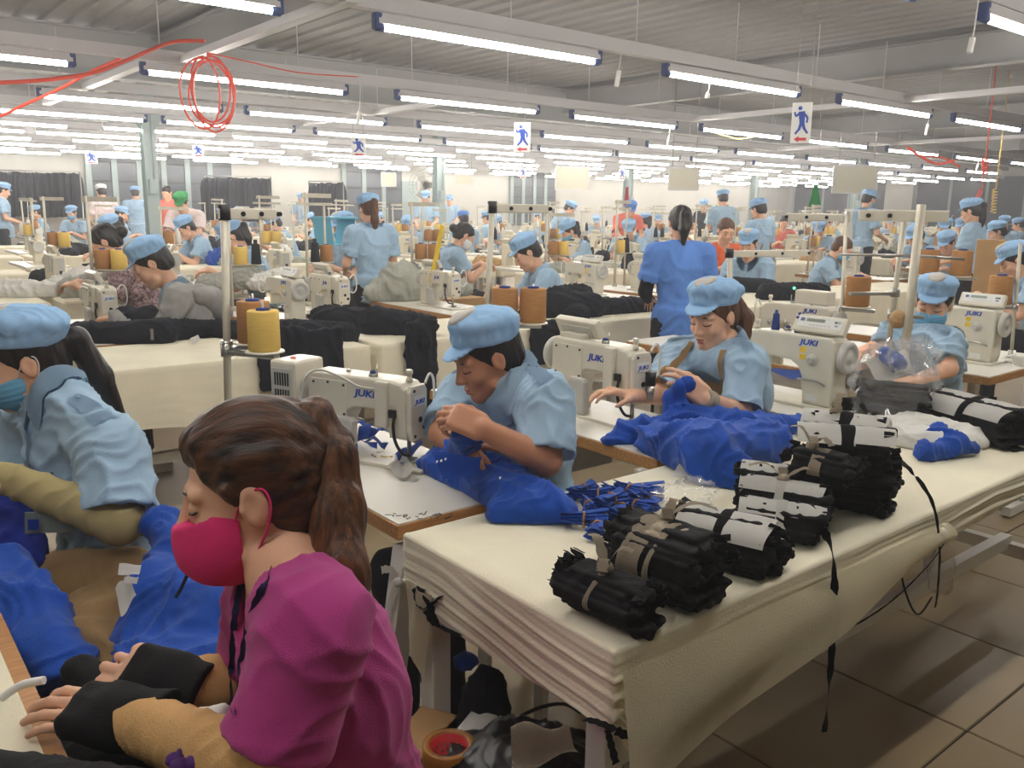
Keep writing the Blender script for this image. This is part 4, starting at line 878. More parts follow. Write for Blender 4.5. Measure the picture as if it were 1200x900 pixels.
def hand_sdf(S, w, fwd, dorsal, thumb, curls=(0.35, 0.35, 0.4, 0.45), spread=0.06, s=1.0, tcurl=0.25, tout=0.75):
    """palm, four unequal fingers with three joints each, thumb leaving the side of the palm near its base"""
    x = Vector(fwd).normalized(); z = Vector(dorsal); z = (z - x * z.dot(x)).normalized(); y = z.cross(x) * thumb; w = Vector(w)
    P = lambda a, b, c: w + x * (a * s) + y * (b * s) + z * (c * s)
    R3 = Matrix((x, y, z)).transposed() if thumb > 0 else Matrix((x, -y, z)).transposed()
    S.add(rbox(P(0.045, 0, 0), (0.047 * s, 0.037 * s, 0.013 * s), 0.011 * s, R3), 0.012); S.add(ell(P(0.025, 0.024, -0.008), (0.03 * s, 0.017 * s, 0.014 * s), R3), 0.012); tips = []
    for i, (yy, xx, ln, r) in enumerate(((0.027, 0.088, (0.040, 0.025, 0.02), 0.0088), (0.009, 0.092, (0.045, 0.028, 0.021), 0.0090), (-0.0095, 0.088, (0.041, 0.026, 0.02), 0.0084), (-0.027, 0.079, (0.032, 0.019, 0.018), 0.0074))):
        a = 0.0; p = P(xx - 0.01, yy, 0.0); sp = spread * (1.5 - i) * 0.9; c = curls[i]
        for j, L in enumerate(ln):
            a += c * (0.75, 1.1, 0.8)[j]; d = (x * math.cos(a) + y * math.sin(sp) * math.cos(a) - z * math.sin(a)).normalized(); q = p + d * (L + (0.01 if j == 0 else 0)) * s
            S.add(cap(p, q, (r - 0.0007 * j) * s, (r - 0.0007 * (j + 1)) * s), 0.0035 if j else 0.006); p = q
        tips.append(p)
    p = P(0.018, 0.03, -0.004); a = tout
    for j, (L, r) in enumerate(((0.042, 0.0115), (0.032, 0.0098), (0.025, 0.0088))):
        d = (x * math.cos(a) + y * math.sin(a) - z * (0.25 + tcurl * j)).normalized(); q = p + d * L * s; S.add(cap(p, q, r * s, (r - 0.001) * s), 0.006 if j else 0.012); p = q; a -= tcurl
    tips.append(p); return tips
def frame_of(J):
    z = (Vector(J['neck']) - Vector(J['pelvis'])).normalized(); y = (Vector(J['shL']) - Vector(J['shR'])); y = (y - z * y.dot(z)).normalized(); x = y.cross(z); return Matrix((x, y, z)).transposed()
def torso(S, J, g=0.0, w=1.0, bust=0.0, k=0.03, hips=True):
    B = frame_of(J); p = Vector(J['pelvis']); n = Vector(J['neck']); L = n - p; X = B @ Vector((1, 0, 0)); Y = B @ Vector((0, 1, 0))
    S.add(ell(p + L * 0.70 - X * 0.005, (0.102 * w + g, 0.142 * w + g, 0.165 + g), B), k); S.add(ell(p + L * 0.36, (0.095 * w + g, 0.125 * w + g, 0.17 + g), B), k)
    if hips: S.add(ell(p + L * 0.04, (0.115 * w + g, 0.16 * w + g, 0.12 + g), B), k)
    if bust:
        for s in (-1, 1): S.add(ell(p + L * 0.62 + X * 0.062 * w + Y * s * 0.062 * w, (0.05 * bust + g, 0.052 + g, 0.055 + g), B), 0.03)
    S.add(cap(Vector(J['shR']).lerp(n, 0.12), Vector(J['shL']).lerp(n, 0.12), 0.052 + g), k)
    for s in ('shR', 'shL'): S.add(cap(n + L.normalized() * 0.005, Vector(J[s]), 0.043 + g * 0.5, 0.046 + g), k)
def limbs(S, J, w=1.0, hands=True):
    for s in 'LR':
        S.add(cap(J['sh' + s], J['el' + s], 0.046 * w, 0.036 * w), 0.02); S.add(cap(J['el' + s], J['wr' + s], 0.037 * w, 0.0245 * w), 0.012)
def legs(S, J, g=0.0, k=0.025):
    for s in 'LR':
        S.add(cap(J['hip' + s], J['kn' + s], 0.082 + g, 0.056 + g), k); S.add(cap(J['kn' + s], J['an' + s], 0.055 + g, 0.036 + g), k)
def feet(S, J, X):
    for s in 'LR':
        a = Vector(J['an' + s]); S.add(cap(a + Vector((0, 0, -0.03)), a + X * 0.13 + Vector((0, 0, -0.05)), 0.036, 0.028), 0.02)
def seat_legs(J, yaw, zseat=0.45, kn=0.42):
    X = Vector((math.cos(yaw), math.sin(yaw), 0)); Y = Vector((-X.y, X.x, 0)); p = Vector(J['pelvis']); 
    for s, sg in (('L', 1), ('R', -1)):
        J['hip' + s] = p + Y * 0.085 * sg + Vector((0, 0, -0.02)); J['kn' + s] = p + X * kn + Y * 0.11 * sg + Vector((0, 0, 0.02)); J['an' + s] = p + X * (kn - 0.02) + Y * 0.11 * sg; J['an' + s].z = 0.085
    return X
def bounds(J, names, m):
    P = [Vector(J[n]) for n in names]; return [min(p[i] for p in P) - m for i in range(3)], [max(p[i] for p in P) + m for i in range(3)]

# ---- head-frame accessories (shared by everybody): built around the head centre
def hm(name, S, disp=None, m=None, it=1):
    me = sdf_mesh(name, S, disp, it); me.materials.append(m) if m else None; return me
def cap_mesh(res=0.006, puff=1.0, brim=True, seed=1):
    S = SDF((-0.16, -0.14, -0.03), (0.19, 0.14, 0.18), res)
    S.add(ell((-0.008, 0, 0.052), (0.118, 0.1, 0.058)), 0.005); S.cut((0, 0, 0.03), (0.12, 0, -1))
    S.add(ell((-0.014, 0, 0.088), (0.122 * puff, 0.11 * puff, 0.05), Matrix.Rotation(-0.1, 3, 'Y')), 0.02)
    if brim:
        T = SDF((0.04, -0.1, -0.03), (0.19, 0.1, 0.08), res); T.add(ell((0.072, 0, 0.034), (0.085, 0.078, 0.02), Matrix.Rotation(0.32, 3, 'Y')), 0.004)
        T.cut((0, 0, 0), (0, 0, 0)) if False else None
        S.add(ell((0.078, 0, 0.036), (0.082, 0.078, 0.0085), Matrix.Rotation(0.34, 3, 'Y')), 0.006)
    S.sub(ell((-0.010, 0, -0.005), (0.106, 0.088, 0.066)), 0.004)
    def disp(V):
        t = np.clip((V[:, 2] - 0.04) / 0.03, 0, 1) * np.clip((0.15 - V[:, 0]) / 0.05, 0, 1); an = np.arctan2(V[:, 1], V[:, 0])
        gath = np.sin(an * 17 + 2 * vnoise(V, 20, seed)) * 0.0022 * np.clip(1 - np.abs(V[:, 2] - 0.068) / 0.03, 0, 1)
        return t * (0.007 * vnoise(V, 26, seed) + 0.006 * folds(V, 20, seed, (0.6, 1, 0.2))) + gath
    return sdf_mesh('cap', S, disp, 1)
def cap_patch_mesh(res=0.005):
    S = SDF((-0.06, -0.08, 0.06), (0.14, 0.08, 0.17), res); S.add(ell((-0.014, 0, 0.088), (0.129, 0.117, 0.057), Matrix.Rotation(-0.1, 3, 'Y')), 0.004)
    T = SDF((-0.06, -0.08, 0.06), (0.14, 0.08, 0.17), res); T.add(ell((0.055, 0.0, 0.125), (0.05, 0.045, 0.05)), 0.002); S.f = np.maximum(S.f, T.f); return sdf_mesh('mesh_panel', S, lambda V: 0.005 * vnoise(V, 26, 1) * 1.0, 1)
def hair_cap_sdf(S, k=1.0, nape=-0.075, front=0.045, side=0.012):
    S.add(ell((-0.016, 0, 0.034), (0.1, 0.0815, 0.089)), 0.01); S.add(ell((-0.045, 0, -0.02), (0.066, 0.068, 0.07)), 0.02)
    S.sub(ell((0.095 + side - 0.012, 0, front - 0.094), (0.08, 0.15, 0.1)), 0.01); S.sub(rbox((0, 0, nape - 0.08), (0.15, 0.12, 0.08), 0.01), 0.01)
    S.sub(ell((0.0, 0.085, -0.012), (0.022, 0.02, 0.032)), 0.006); S.sub(ell((0.0, -0.085, -0.012), (0.022, 0.02, 0.032)), 0.006)
def strand(V, a=0.003, f=60, seed=3):
    Q = V * np.array([1, 1, 0.15]); return a * (vnoise(Q, f, seed) + 0.5 * vnoise(Q, f * 2.2, seed + 1))
def hair_short_mesh(res=0.006):
    S = SDF((-0.15, -0.11, -0.13), (0.11, 0.11, 0.15), res); hair_cap_sdf(S); return sdf_mesh('hair', S, lambda V: strand(V, 0.002), 1)
def hair_tail_mesh(res=0.006, lean=0.5, length=0.26, bun=False):
    S = SDF((-0.32, -0.12, -0.42), (0.11, 0.12, 0.15), res); hair_cap_sdf(S)
    if bun: S.add(ell((-0.125, 0, 0.0), (0.045, 0.05, 0.042)), 0.012)
    else:
        d = Vector((-math.sin(lean) * -1 if False else -math.sin(0.15), 0, -1)); d = Matrix.Rotation(-lean, 3, 'Y') @ Vector((0, 0, -1)); p = Vector((-0.105, 0, 0.02)); q = p + Vector((-0.028, 0, 0.0)); S.add(cap(p, q, 0.02, 0.027), 0.008)
        r = q + d * length * 0.45 + Vector((-0.01, 0, 0)); t = q + d * length; S.add(cap(q, r, 0.03, 0.033), 0.02); S.add(cap(r, t, 0.033, 0.010), 0.02)
    return sdf_mesh('hair', S, lambda V: strand(V, 0.003), 1)
def mask_mesh(res=0.005, cloth=False):
    S = SDF((-0.03, -0.1, -0.15), (0.16, 0.1, 0.02), res); S.add(ell((0.036, 0, -0.052), (0.07, 0.0705, 0.074)), 0.01); S.add(ell((0.085, 0, -0.045), (0.032, 0.03, 0.045)), 0.03)
    if cloth: S.add(ell((0.07, 0, -0.08), (0.04, 0.045, 0.035)), 0.03)
    S.cut((0.104, 0, -0.024 if cloth else -0.018), (0.3 if cloth else -0.1, 0, 1.0)); S.cut((0.012, 0, 0), (-1, 0, -0.12)); S.add(cap((0.03, 0.058, -0.05), (0.03, -0.058, -0.05), 0.012), 0.03) if False else None; S.cut((0, 0, -0.125), (0.0, 0, -1))
    S.sub(ell((0.03, 0, -0.05), (0.066, 0.0615, 0.068)), 0.002)
    def disp(V):
        return 0.0022 * np.sin((V[:, 2] + 0.05) * 420) * np.exp(-((V[:, 2] + 0.06) / 0.03) ** 2) if not cloth else 0.002 * vnoise(V, 40, 2)
    return sdf_mesh('mask', S, disp, 1)
def strap_mesh(s):
    b = MB(); b.tube(bez([(0.03, s * 0.062, -0.025), (0.008, s * 0.075, 0.012), (-0.018, s * 0.081, 0.022), (-0.026, s * 0.083, 0.0), (-0.014, s * 0.078, -0.035), (0.012, s * 0.066, -0.075)], 5), 0.0018, 5)
    return b.mesh('mask_strap')
def brow_mesh(s):
    return MB().tube([(0.0885, s * 0.014, 0.0195), (0.0895, s * 0.028, 0.0235), (0.081, s * 0.044, 0.021)], 0.0026, 6, rs=[0.0022, 0.0028, 0.0012]).mesh('eyebrow')
def lash_mesh(s):
    return MB().tube([(0.0885, s * 0.017, -0.006), (0.0905, s * 0.029, -0.0085), (0.084, s * 0.042, -0.006), (0.0765, s * 0.049, -0.002)], 0.0016, 5).mesh('eyelashes')
def lip_mesh():
    S = SDF((0.08, -0.03, -0.09), (0.11, 0.03, -0.05), 0.0018); S.add(ell((0.094, 0, -0.0635), (0.0062, 0.019, 0.0048)), 0.002); S.add(ell((0.0925, 0, -0.074), (0.0068, 0.0165, 0.0058)), 0.002); S.sub(cap((0.104, -0.024, -0.0687), (0.104, 0.024, -0.0687), 0.0035), 0.002)
    return sdf_mesh('lips', S)
def shared(me, k): me.materials.append(M[k]) if not len(me.materials) else None; return me
ACC = dict(patch=shared(cap_patch_mesh(), 'cap_patch'), cap=shared(cap_mesh(), 'cap'), cap2=shared(cap_mesh(seed=7, puff=1.05), 'cap'), short=shared(hair_short_mesh(), 'hair'), tail=shared(hair_tail_mesh(), 'hair'), bun=shared(hair_tail_mesh(bun=True), 'hair'),
           mask=shared(mask_mesh(), 'mask_blue'), cmask=shared(mask_mesh(cloth=True), 'mask_grey'), lips=shared(lip_mesh(), 'lip'))
for s, n in ((1, 'l'), (-1, 'r')):
    ACC['strap' + n] = shared(strap_mesh(s), 'mask_white'); ACC['brow' + n] = shared(brow_mesh(s), 'hair'); ACC['lash' + n] = shared(lash_mesh(s), 'eyelash')
def acc(kind, name, parent, H, m=None, scale=1.0):
    if kind == 'strap':
        for q in 'lr': acc('strap' + q, name, parent, H, m, scale)
        return
    o = link(name, ACC[kind], None, parent); o.matrix_local = H @ Matrix.Scale(scale, 4)
    if m: o.material_slots[0].link = 'OBJECT'; o.material_slots[0].material = M[m]
    return o
def face(parent, H, lips=True, k=1.0):
    for n in 'lr': acc('brow' + n, 'eyebrow', parent, H, scale=k); acc('lash' + n, 'eyelashes', parent, H, scale=k)
    if lips: acc('lips', 'lips', parent, H, scale=k)
def bvh_of(o):
    from mathutils.bvhtree import BVHTree
    me = o.data; return BVHTree.FromPolygons([v.co for v in me.vertices], [p.vertices for p in me.polygons])
def onto(bv, p, off):
    q, n, i, d = bv.find_nearest(p)
    return q + n * off if q is not None else p
def collar(parent, J, H, m, r=0.06, h=0.046, name='collar', on=None):
    """shirt collar: a stand round the neck folded over into two points"""
    B = frame_of(J); n = Vector(J['neck']); Zt = B @ Vector((0, 0, 1)); Zn = (H @ Vector((-0.02, 0, -0.06)) - n).normalized(); Z = (Zt * 0.45 + Zn * 0.55).normalized()
    Y = B @ Vector((0, 1, 0)); X = Y.cross(Z).normalized(); Y = Z.cross(X); n = n + X * 0.006; rows = []; bv = bvh_of(on) if on else None
    N = 30
    for i in range(N + 1):
        a = (-PI + 2 * PI * i / N) * 0.93                               # open at the front
        c, s = -math.cos(a + PI) * -1, math.sin(a); c = math.cos(a + PI) * -1; c = -c
        c = math.cos(PI - abs(a)) if False else -math.cos(a); fr = max(0, c)
        dz = -0.042 * fr ** 1.6
        low = n + X * (c * (r + 0.004)) + Y * s * (r + 0.004) + Z * (-0.02 + dz); top = n + X * (c * r) + Y * s * r + Z * (h + dz)
        fold = n + X * (c * (r + 0.01)) + Y * s * (r + 0.01) + Z * (h + 0.004 + dz); w = 0.034 + 0.04 * fr ** 2.2
        out = n + X * (c * (r + 0.034 + 0.02 * fr)) + Y * s * (r + 0.036) + Z * (h - w + dz)
        mid = fold.lerp(out, 0.5) + (X * c + Y * s) * 0.006
        if bv:
            out = onto(bv, out, 0.006); mid = fold.lerp(out, 0.5) + (X * c + Y * s) * 0.007 + Z * 0.003
        rows.append([low, top, fold, mid, out])
    return MB().sheet(rows, 0.003).build(name, m, parent, smooth=True)
def epaulette(parent, J, side, m, bv):
    B = frame_of(J); n = Vector(J['neck']); s = Vector(J['sh' + side]); d = (s - n); Z = B @ Vector((0, 0, 1)); X = B @ Vector((1, 0, 0)); p0 = n + d * 0.5 + Z * 0.08; p1 = s + d.normalized() * 0.03 + Z * 0.075; rows = []
    for i in range(9):
        t = i / 8; p = p0.lerp(p1, t); w = 0.022 if t > 0.1 else 0.013; rows.append([onto(bv, p + X * k * w, 0.004) for k in (-1, -0.33, 0.33, 1)])
    o = MB().sheet(rows, 0.004).build('epaulette', m, parent, smooth=True); q = (rows[1][1] + rows[1][2]) / 2; MB().ball(q + Z * 0.004, 0.005, 8, 5, (1, 1, 0.5)).build('button', m, o); return o
def shirt(parent, J, m, g=0.014, w=1.0, bust=0.0, res=0.008, sl=0.62, amp=0.009, seed=1, name='shirt', vneck=0.0, hem=None, sr=(0.062, 0.067), hips=True, extra=None, fscale=9.0):
    lo, hi = bounds(J, ['pelvis', 'neck', 'shL', 'shR'] + (['elL', 'elR']), 0.2 if hips else 0.16); S = SDF(lo, [hi[0], hi[1], min(hi[2], Vector(J['neck']).z + 0.12)], res); torso(S, J, g, w, bust, hips=hips); B = frame_of(J); hems = []
    for s in 'LR':
        a = Vector(J['sh' + s]); e = Vector(J['el' + s]); ln = (e - a).length
        S.add(cap(a, a.lerp(e, 0.25), sr[0] * 0.93, sr[0] * 0.96), 0.03)
        if sl <= 1.0:
            S.add(cone(a.lerp(e, 0.02), a.lerp(e, sl), sr[0], sr[1]), 0.022); S.sub(cone(a.lerp(e, sl - 0.08), a.lerp(e, sl + 0.1), sr[1] - 0.015, sr[1] - 0.012), 0.003); hems.append((a.lerp(e, sl), (e - a).normalized()))
        else:
            S.add(cap(a, e, sr[0], sr[1] * 0.86), 0.02); S.add(cap(e, Vector(J['wr' + s]), sr[1] * 0.84, 0.042), 0.015)
    n = Vector(J['neck']); X = B @ Vector((1, 0, 0)); Z = B @ Vector((0, 0, 1))
    if vneck: S.sub(cap(n + Z * 0.07 - X * 0.012, n + X * 0.02, 0.07, 0.06), 0.006); S.sub(cap(n + X * 0.03 + Z * 0.01, n + X * 0.11 - Z * vneck, 0.055, 0.012), 0.006)
    else: S.sub(cap(n + Z * 0.08, n + Z * 0.02 + X * 0.015, 0.058, 0.055), 0.006)
    if hem is not None: S.cut((0, 0, hem), (0, 0, -1))
    if extra: extra(S)
    def disp(V):
        f = folds(V, fscale, seed, (0.5, 0.2, 0.9), 1.2) + 0.6 * folds(V, fscale * 1.9, seed + 4, (0.3, 0.8, 0.5), 1.2); return amp * (f - 0.25) + 0.35 * amp * vnoise(V, 7, seed)
    o = link(name, sdf_mesh(name, S, disp, 1), m, parent); return o
def rel(J, o): return {k: Vector(v) - o for k, v in J.items()}
def hero(label, J, H, root, body_res=0.006, head_res=0.0035, hands=None, w=1.0, skin='skin', bust=0.0, legs_yaw=PI, fine_boxes=(), hk=0.91, floor_legs=True, kn=0.42):
    """one continuous body from the given joints (world coordinates)"""
    o = empty('person', root, 0, label, 'person'); J = rel(J, Vector(root)); H = Matrix.Translation(-Vector(root)) @ H; Hs = H @ Matrix.Scale(hk, 4)
    X = seat_legs(J, legs_yaw, kn=kn) if floor_legs else None; hc = H.translation; nm = ['pelvis', 'neck', 'shL', 'shR', 'elL', 'elR', 'wrL', 'wrR'] + [p + s for p in ('kn', 'an') for s in 'LR']
    lo, hi = bounds(J, nm, 0.17); lo[2] = 0.005; hi = [max(hi[i], hc[i] + 0.16) for i in range(3)]; lo = [min(lo[0], hc[0] - 0.16), min(lo[1], hc[1] - 0.16), lo[2]]
    fine = [(i, hc[i] - 0.13, hc[i] + 0.13, head_res) for i in range(3)]
    for (c, r, rs) in fine_boxes: fine += [(i, c[i] - root[i] - r, c[i] - root[i] + r, rs) for i in range(3)]
    S = SDF(lo, hi, body_res if body_res > 0.007 else 0.008, fine); torso(S, J, -0.004, w, bust); limbs(S, J, w); legs(S, J); feet(S, J, X)
    S.add(cap(J['neck'], H @ Vector((-0.018, 0, -0.06)), 0.052 * hk, 0.05 * hk), 0.02); head_sdf(S, H, head_res < 0.006, k=hk); tips = []
    if hands:
        for hs in hands: tips.append(hand_sdf(S, J['wr' + hs['s']] + Vector(hs.get('off', (0, 0, 0))), hs['fwd'], hs['dorsal'], hs['thumb'], hs.get('curls', (0.4,) * 4), hs.get('spread', 0.06), hs.get('scale', 0.95), hs.get('tcurl', 0.25), hs.get('tout', 0.75)))
    link('body', sdf_mesh('body', S, None, 1), M[skin], o); return o, J, Hs, tips
def trousers(parent, J, X, m, res=0.012, amp=0.008, seed=3):
    lo, hi = bounds(J, ['pelvis', 'knL', 'knR', 'anL', 'anR'], 0.17); lo[2] = 0.06; S = SDF(lo, hi, res); legs(S, J, 0.012); S.add(ell(J['pelvis'], (0.121, 0.157, 0.115)), 0.03)
    return link('trousers', sdf_mesh('trousers', S, lambda V: amp * folds(V, 8, seed), 1), m, parent)
def skin_patch(obj, pts_dir, m, name, parent, off=0.0015): pass
def project_strip(target, p0, p1, w, d, m, name, parent, nu=8, nv=3, off=0.003, th=0.002):
    """a strip or patch laid on the surface of target by rays along d"""
    from mathutils.bvhtree import BVHTree
    me = target.data; bv = BVHTree.FromPolygons([v.co for v in me.vertices], [p.vertices for p in me.polygons]); p0, p1, d = Vector(p0), Vector(p1), Vector(d).normalized(); a = (p1 - p0); s = a.cross(d).normalized(); rows = []
    for i in range(nu + 1):
        r = []
        for j in range(nv + 1):
            q = p0 + a * (i / nu) + s * w * (j / nv - 0.5); h = bv.ray_cast(q, d); r.append((h[0] - d * off) if h[0] is not None else q)
        rows.append(r)
    return MB().sheet(rows, th).build(name, m, parent, smooth=True)

# ------------------------------------------------------------------ the woman in the magenta shirt
def V3(*a): return Vector(a)
J = dict(pelvis=V3(0.55, 0.95, 0.47), neck=at(338, 670, 1.10), shL=at(370, 738, 0.985), shR=at(318, 705, 1.24), elL=at(312, 905, 0.985), elR=at(302, 797, 1.26), wrL=at(152, 842, 1.13), wrR=at(210, 805, 1.19))
Hp = hmat(at(300, 572, 1.115), rad(153), rad(10))
pw, Jp, Hl, tips = hero('woman in magenta shirt and crimson face mask with a long brown ponytail', J, Hp, V3(0.52, 0.95, 0), body_res=0.007, head_res=0.003, bust=0.35, w=0.86,
    hands=[dict(s='L', fwd=at(20, 818, 1.16) - at(152, 842, 1.13), dorsal=(-0.1, -0.35, 1), thumb=-1, curls=(0.30, 0.26, 0.24, 0.24), spread=0.10, scale=0.95),
           dict(s='R', fwd=at(150, 780, 1.20) - at(210, 805, 1.19), dorsal=(-0.55, -0.45, 0.8), thumb=1, curls=(0.75, 0.78, 0.9, 1.0), spread=0.05, scale=0.95, tout=0.5)],
    fine_boxes=[(at(85, 825, 1.16), 0.13, 0.0035)])
shp = shirt(pw, Jp, M['pink'], g=0.012, w=0.88, bust=0.4, res=0.006, sl=0.78, amp=0.009, seed=5, vneck=0.10, sr=(0.055, 0.066), fscale=9)
acc('cmask', 'face_mask', pw, Hl @ Matrix.Translation((0.004, 0, 0)) @ Matrix.Scale(1.04, 4), 'mask_pink'); acc('strap', 'mask_strap', pw, Hl, 'mask_pink'); face(pw, Hl, False)
# hair: crown swept back to a high tail, pinned fringe, long tail down the back
S = SDF((-0.2, -0.13, -0.16), (0.14, 0.13, 0.19), 0.0038); hair_cap_sdf(S, nape=-0.07, front=0.06, side=0.02); S.add(ell((-0.01, 0, 0.075), (0.08, 0.062, 0.058)), 0.025); S.add(ell((0.038, 0.0, 0.083), (0.042, 0.048, 0.03)), 0.02); S.add(cap((-0.09, 0, 0.05), (-0.125, 0, 0.045), 0.04, 0.024), 0.03)
S.add(cap((0.03, 0.077, 0.03), (0.012, 0.083, -0.005), 0.008, 0.004), 0.012); S.sub(ell((0.0, 0.085, -0.012), (0.021, 0.02, 0.034)), 0.005)
def dp(V):
    Q = V * np.array([0.12, 1, 0.6]); return 0.004 * vnoise(Q, 70, 2) + 0.002 * vnoise(Q, 150, 3) + 0.003 * folds(V, 14, 3, (0.1, 1, 0.6), 0.6)
hr = link('hair', hm('hair', S, dp, M['hair_swept']), None, pw); hr.matrix_local = Hl
S = SDF([Hl.translation[i] - (0.16, 0.30, 0.50)[i] for i in range(3)], [Hl.translation[i] + (0.30, 0.12, 0.16)[i] for i in range(3)], 0.0045); r0 = -Vector((0.52, 0.95, 0))
tp = [at(345, 490, 1.13), at(368, 490, 1.12), at(386, 535, 1.12), at(394, 600, 1.11), at(402, 670, 1.09), at(426, 750, 1.07)]; tr = [0.014, 0.024, 0.031, 0.035, 0.033, 0.005]
for a, b, ra, rb in zip(tp, tp[1:], tr, tr[1:]): S.add(cap(a + r0, b + r0, ra, rb), 0.02)
link('ponytail', sdf_mesh('ponytail', S, lambda V: strand(V, 0.0045, 55), 1), M['hair_brown'], pw)
MB().lathe(at(347, 487, 1.12) + r0, (at(362, 488, 1.11) - at(345, 487, 1.12)), [(0.019, -0.006), (0.023, 0), (0.019, 0.006)], 14).build('hair_tie', M['black'], pw)
# forearm sleeves, black wrist warmers, lanyard
def sleeve(parent, a, b, ra, rb, m, name, seed, amp=0.004, k=26, res=0.004):
    a, b = Vector(a), Vector(b); lo = [min(a[i], b[i]) - max(ra, rb) - 0.02 for i in range(3)]; hi = [max(a[i], b[i]) + max(ra, rb) + 0.02 for i in range(3)]; S = SDF(lo, hi, res); S.add(cone(a, b, ra, rb, 0.008)); d = np.array((b - a).normalized()); a0 = np.array(a)
    return link(name, sdf_mesh(name, S, lambda V: amp * (folds(V, k, seed, tuple(d), 0.7) - 0.3), 1), m, parent)
def J2(a, b, t): return Vector(a).lerp(Vector(b), t)
sl = sleeve(pw, J2(Jp['shL'], Jp['elL'], 0.72), Jp['elL'] + (Jp['elL'] - Jp['shL']).normalized() * 0.02, 0.052, 0.047, M['tan_sleeve'], 'arm_sleeve', 3)
S = SDF([min(Jp['elL'][i], Jp['wrL'][i]) - 0.09 for i in range(3)], [max(Jp['elL'][i], Jp['wrL'][i]) + 0.09 for i in range(3)], 0.004); S.add(cap(Jp['elL'], Jp['wrL'], 0.048, 0.036), 0.01); d = tuple((Jp['wrL'] - Jp['elL']).normalized()); link('arm_sleeve', sdf_mesh('arm_sleeve', S, lambda V: 0.005 * (folds(V, 30, 4, d, 0.6) - 0.3), 1), M['tan_sleeve'], pw)
sleeve(pw, J2(Jp['shR'], Jp['elR'], 0.7), Jp['elR'], 0.05, 0.046, M['tan_sleeve'], 'arm_sleeve', 8); S = SDF([min(Jp['elR'][i], Jp['wrR'][i]) - 0.08 for i in range(3)], [max(Jp['elR'][i], Jp['wrR'][i]) + 0.08 for i in range(3)], 0.005); S.add(cap(Jp['elR'], Jp['wrR'], 0.046, 0.038), 0.01); link('arm_sleeve', sdf_mesh('arm_sleeve', S, lambda V: 0.003 * folds(V, 26, 9, (0.6, 0.5, 0.3), 0.6), 1), M['tan_sleeve'], pw)
def warmer(w, fwd, dorsal, thumb, s, back, seed):
    x = Vector(fwd).normalized(); z = Vector(dorsal); z = (z - x * z.dot(x)).normalized(); y = z.cross(x) * thumb; R3 = Matrix((x, z.cross(x), z)).transposed(); w = Vector(w); S = SDF([w[i] - 0.16 for i in range(3)], [w[i] + 0.16 for i in range(3)], 0.0042)
    S.add(rbox(w + x * 0.042 * s, (0.048 * s, 0.043 * s, 0.02 * s), 0.016, R3), 0.01); S.add(cap(w - x * back, w + x * 0.02, 0.046, 0.036), 0.025); S.add(cap(w + x * 0.018 * s + y * 0.028 * s, w + x * 0.045 * s + y * 0.05 * s - z * 0.008, 0.017, 0.0155), 0.01); S.cut(w + x * 0.092 * s, x); S.cut(w - x * back, -x)
    return link('wrist_warmer', sdf_mesh('wrist_warmer', S, lambda V: 0.003 * folds(V, 18, seed), 1), M['black'], pw)
warmer(Jp['wrL'], at(20, 818, 1.16) - at(152, 842, 1.13), (-0.1, -0.35, 1), -1, 0.98, 0.055, 2); warmer(Jp['wrR'], at(150, 780, 1.20) - at(210, 805, 1.19), (-0.55, -0.45, 0.8), 1, 0.9, 0.035, 6)
em = MB(); ep = at(218, 893, 1.0) + r0
for i in range(5): em.ball(ep + Vector((0.012 * math.cos(i * 1.257), 0.012 * math.sin(i * 1.257), 0.004)), 0.012, 8, 6, (1, 1, 0.6))
em.build('flower_patch', M['plum'], pw)
bs = bvh_of(shp)
def on_shirt(px, py, dflt):
    o_, d_ = CAM + r0, ray(px, py).normalized(); h = bs.ray_cast(o_, d_); p = h[0] if h[0] is not None else at(px, py, dflt) + r0
    return p - d_ * 0.006
for pts in ([(326, 652), (312, 680), (299, 708), (289, 742), (281, 785), (275, 836)], [(286, 672), (279, 700), (274, 735), (271, 790), (272, 836)]):
    ribbon('lanyard', [on_shirt(x, y, 1.0) for x, y in pts], 0.010, M['lanyard'], parent=pw, up=tuple(FW), th=0.0015)
def neck_hem(parent, J, m, vn, r=0.064):
    pass
trousers(pw, Jp, None, M['trousers'])

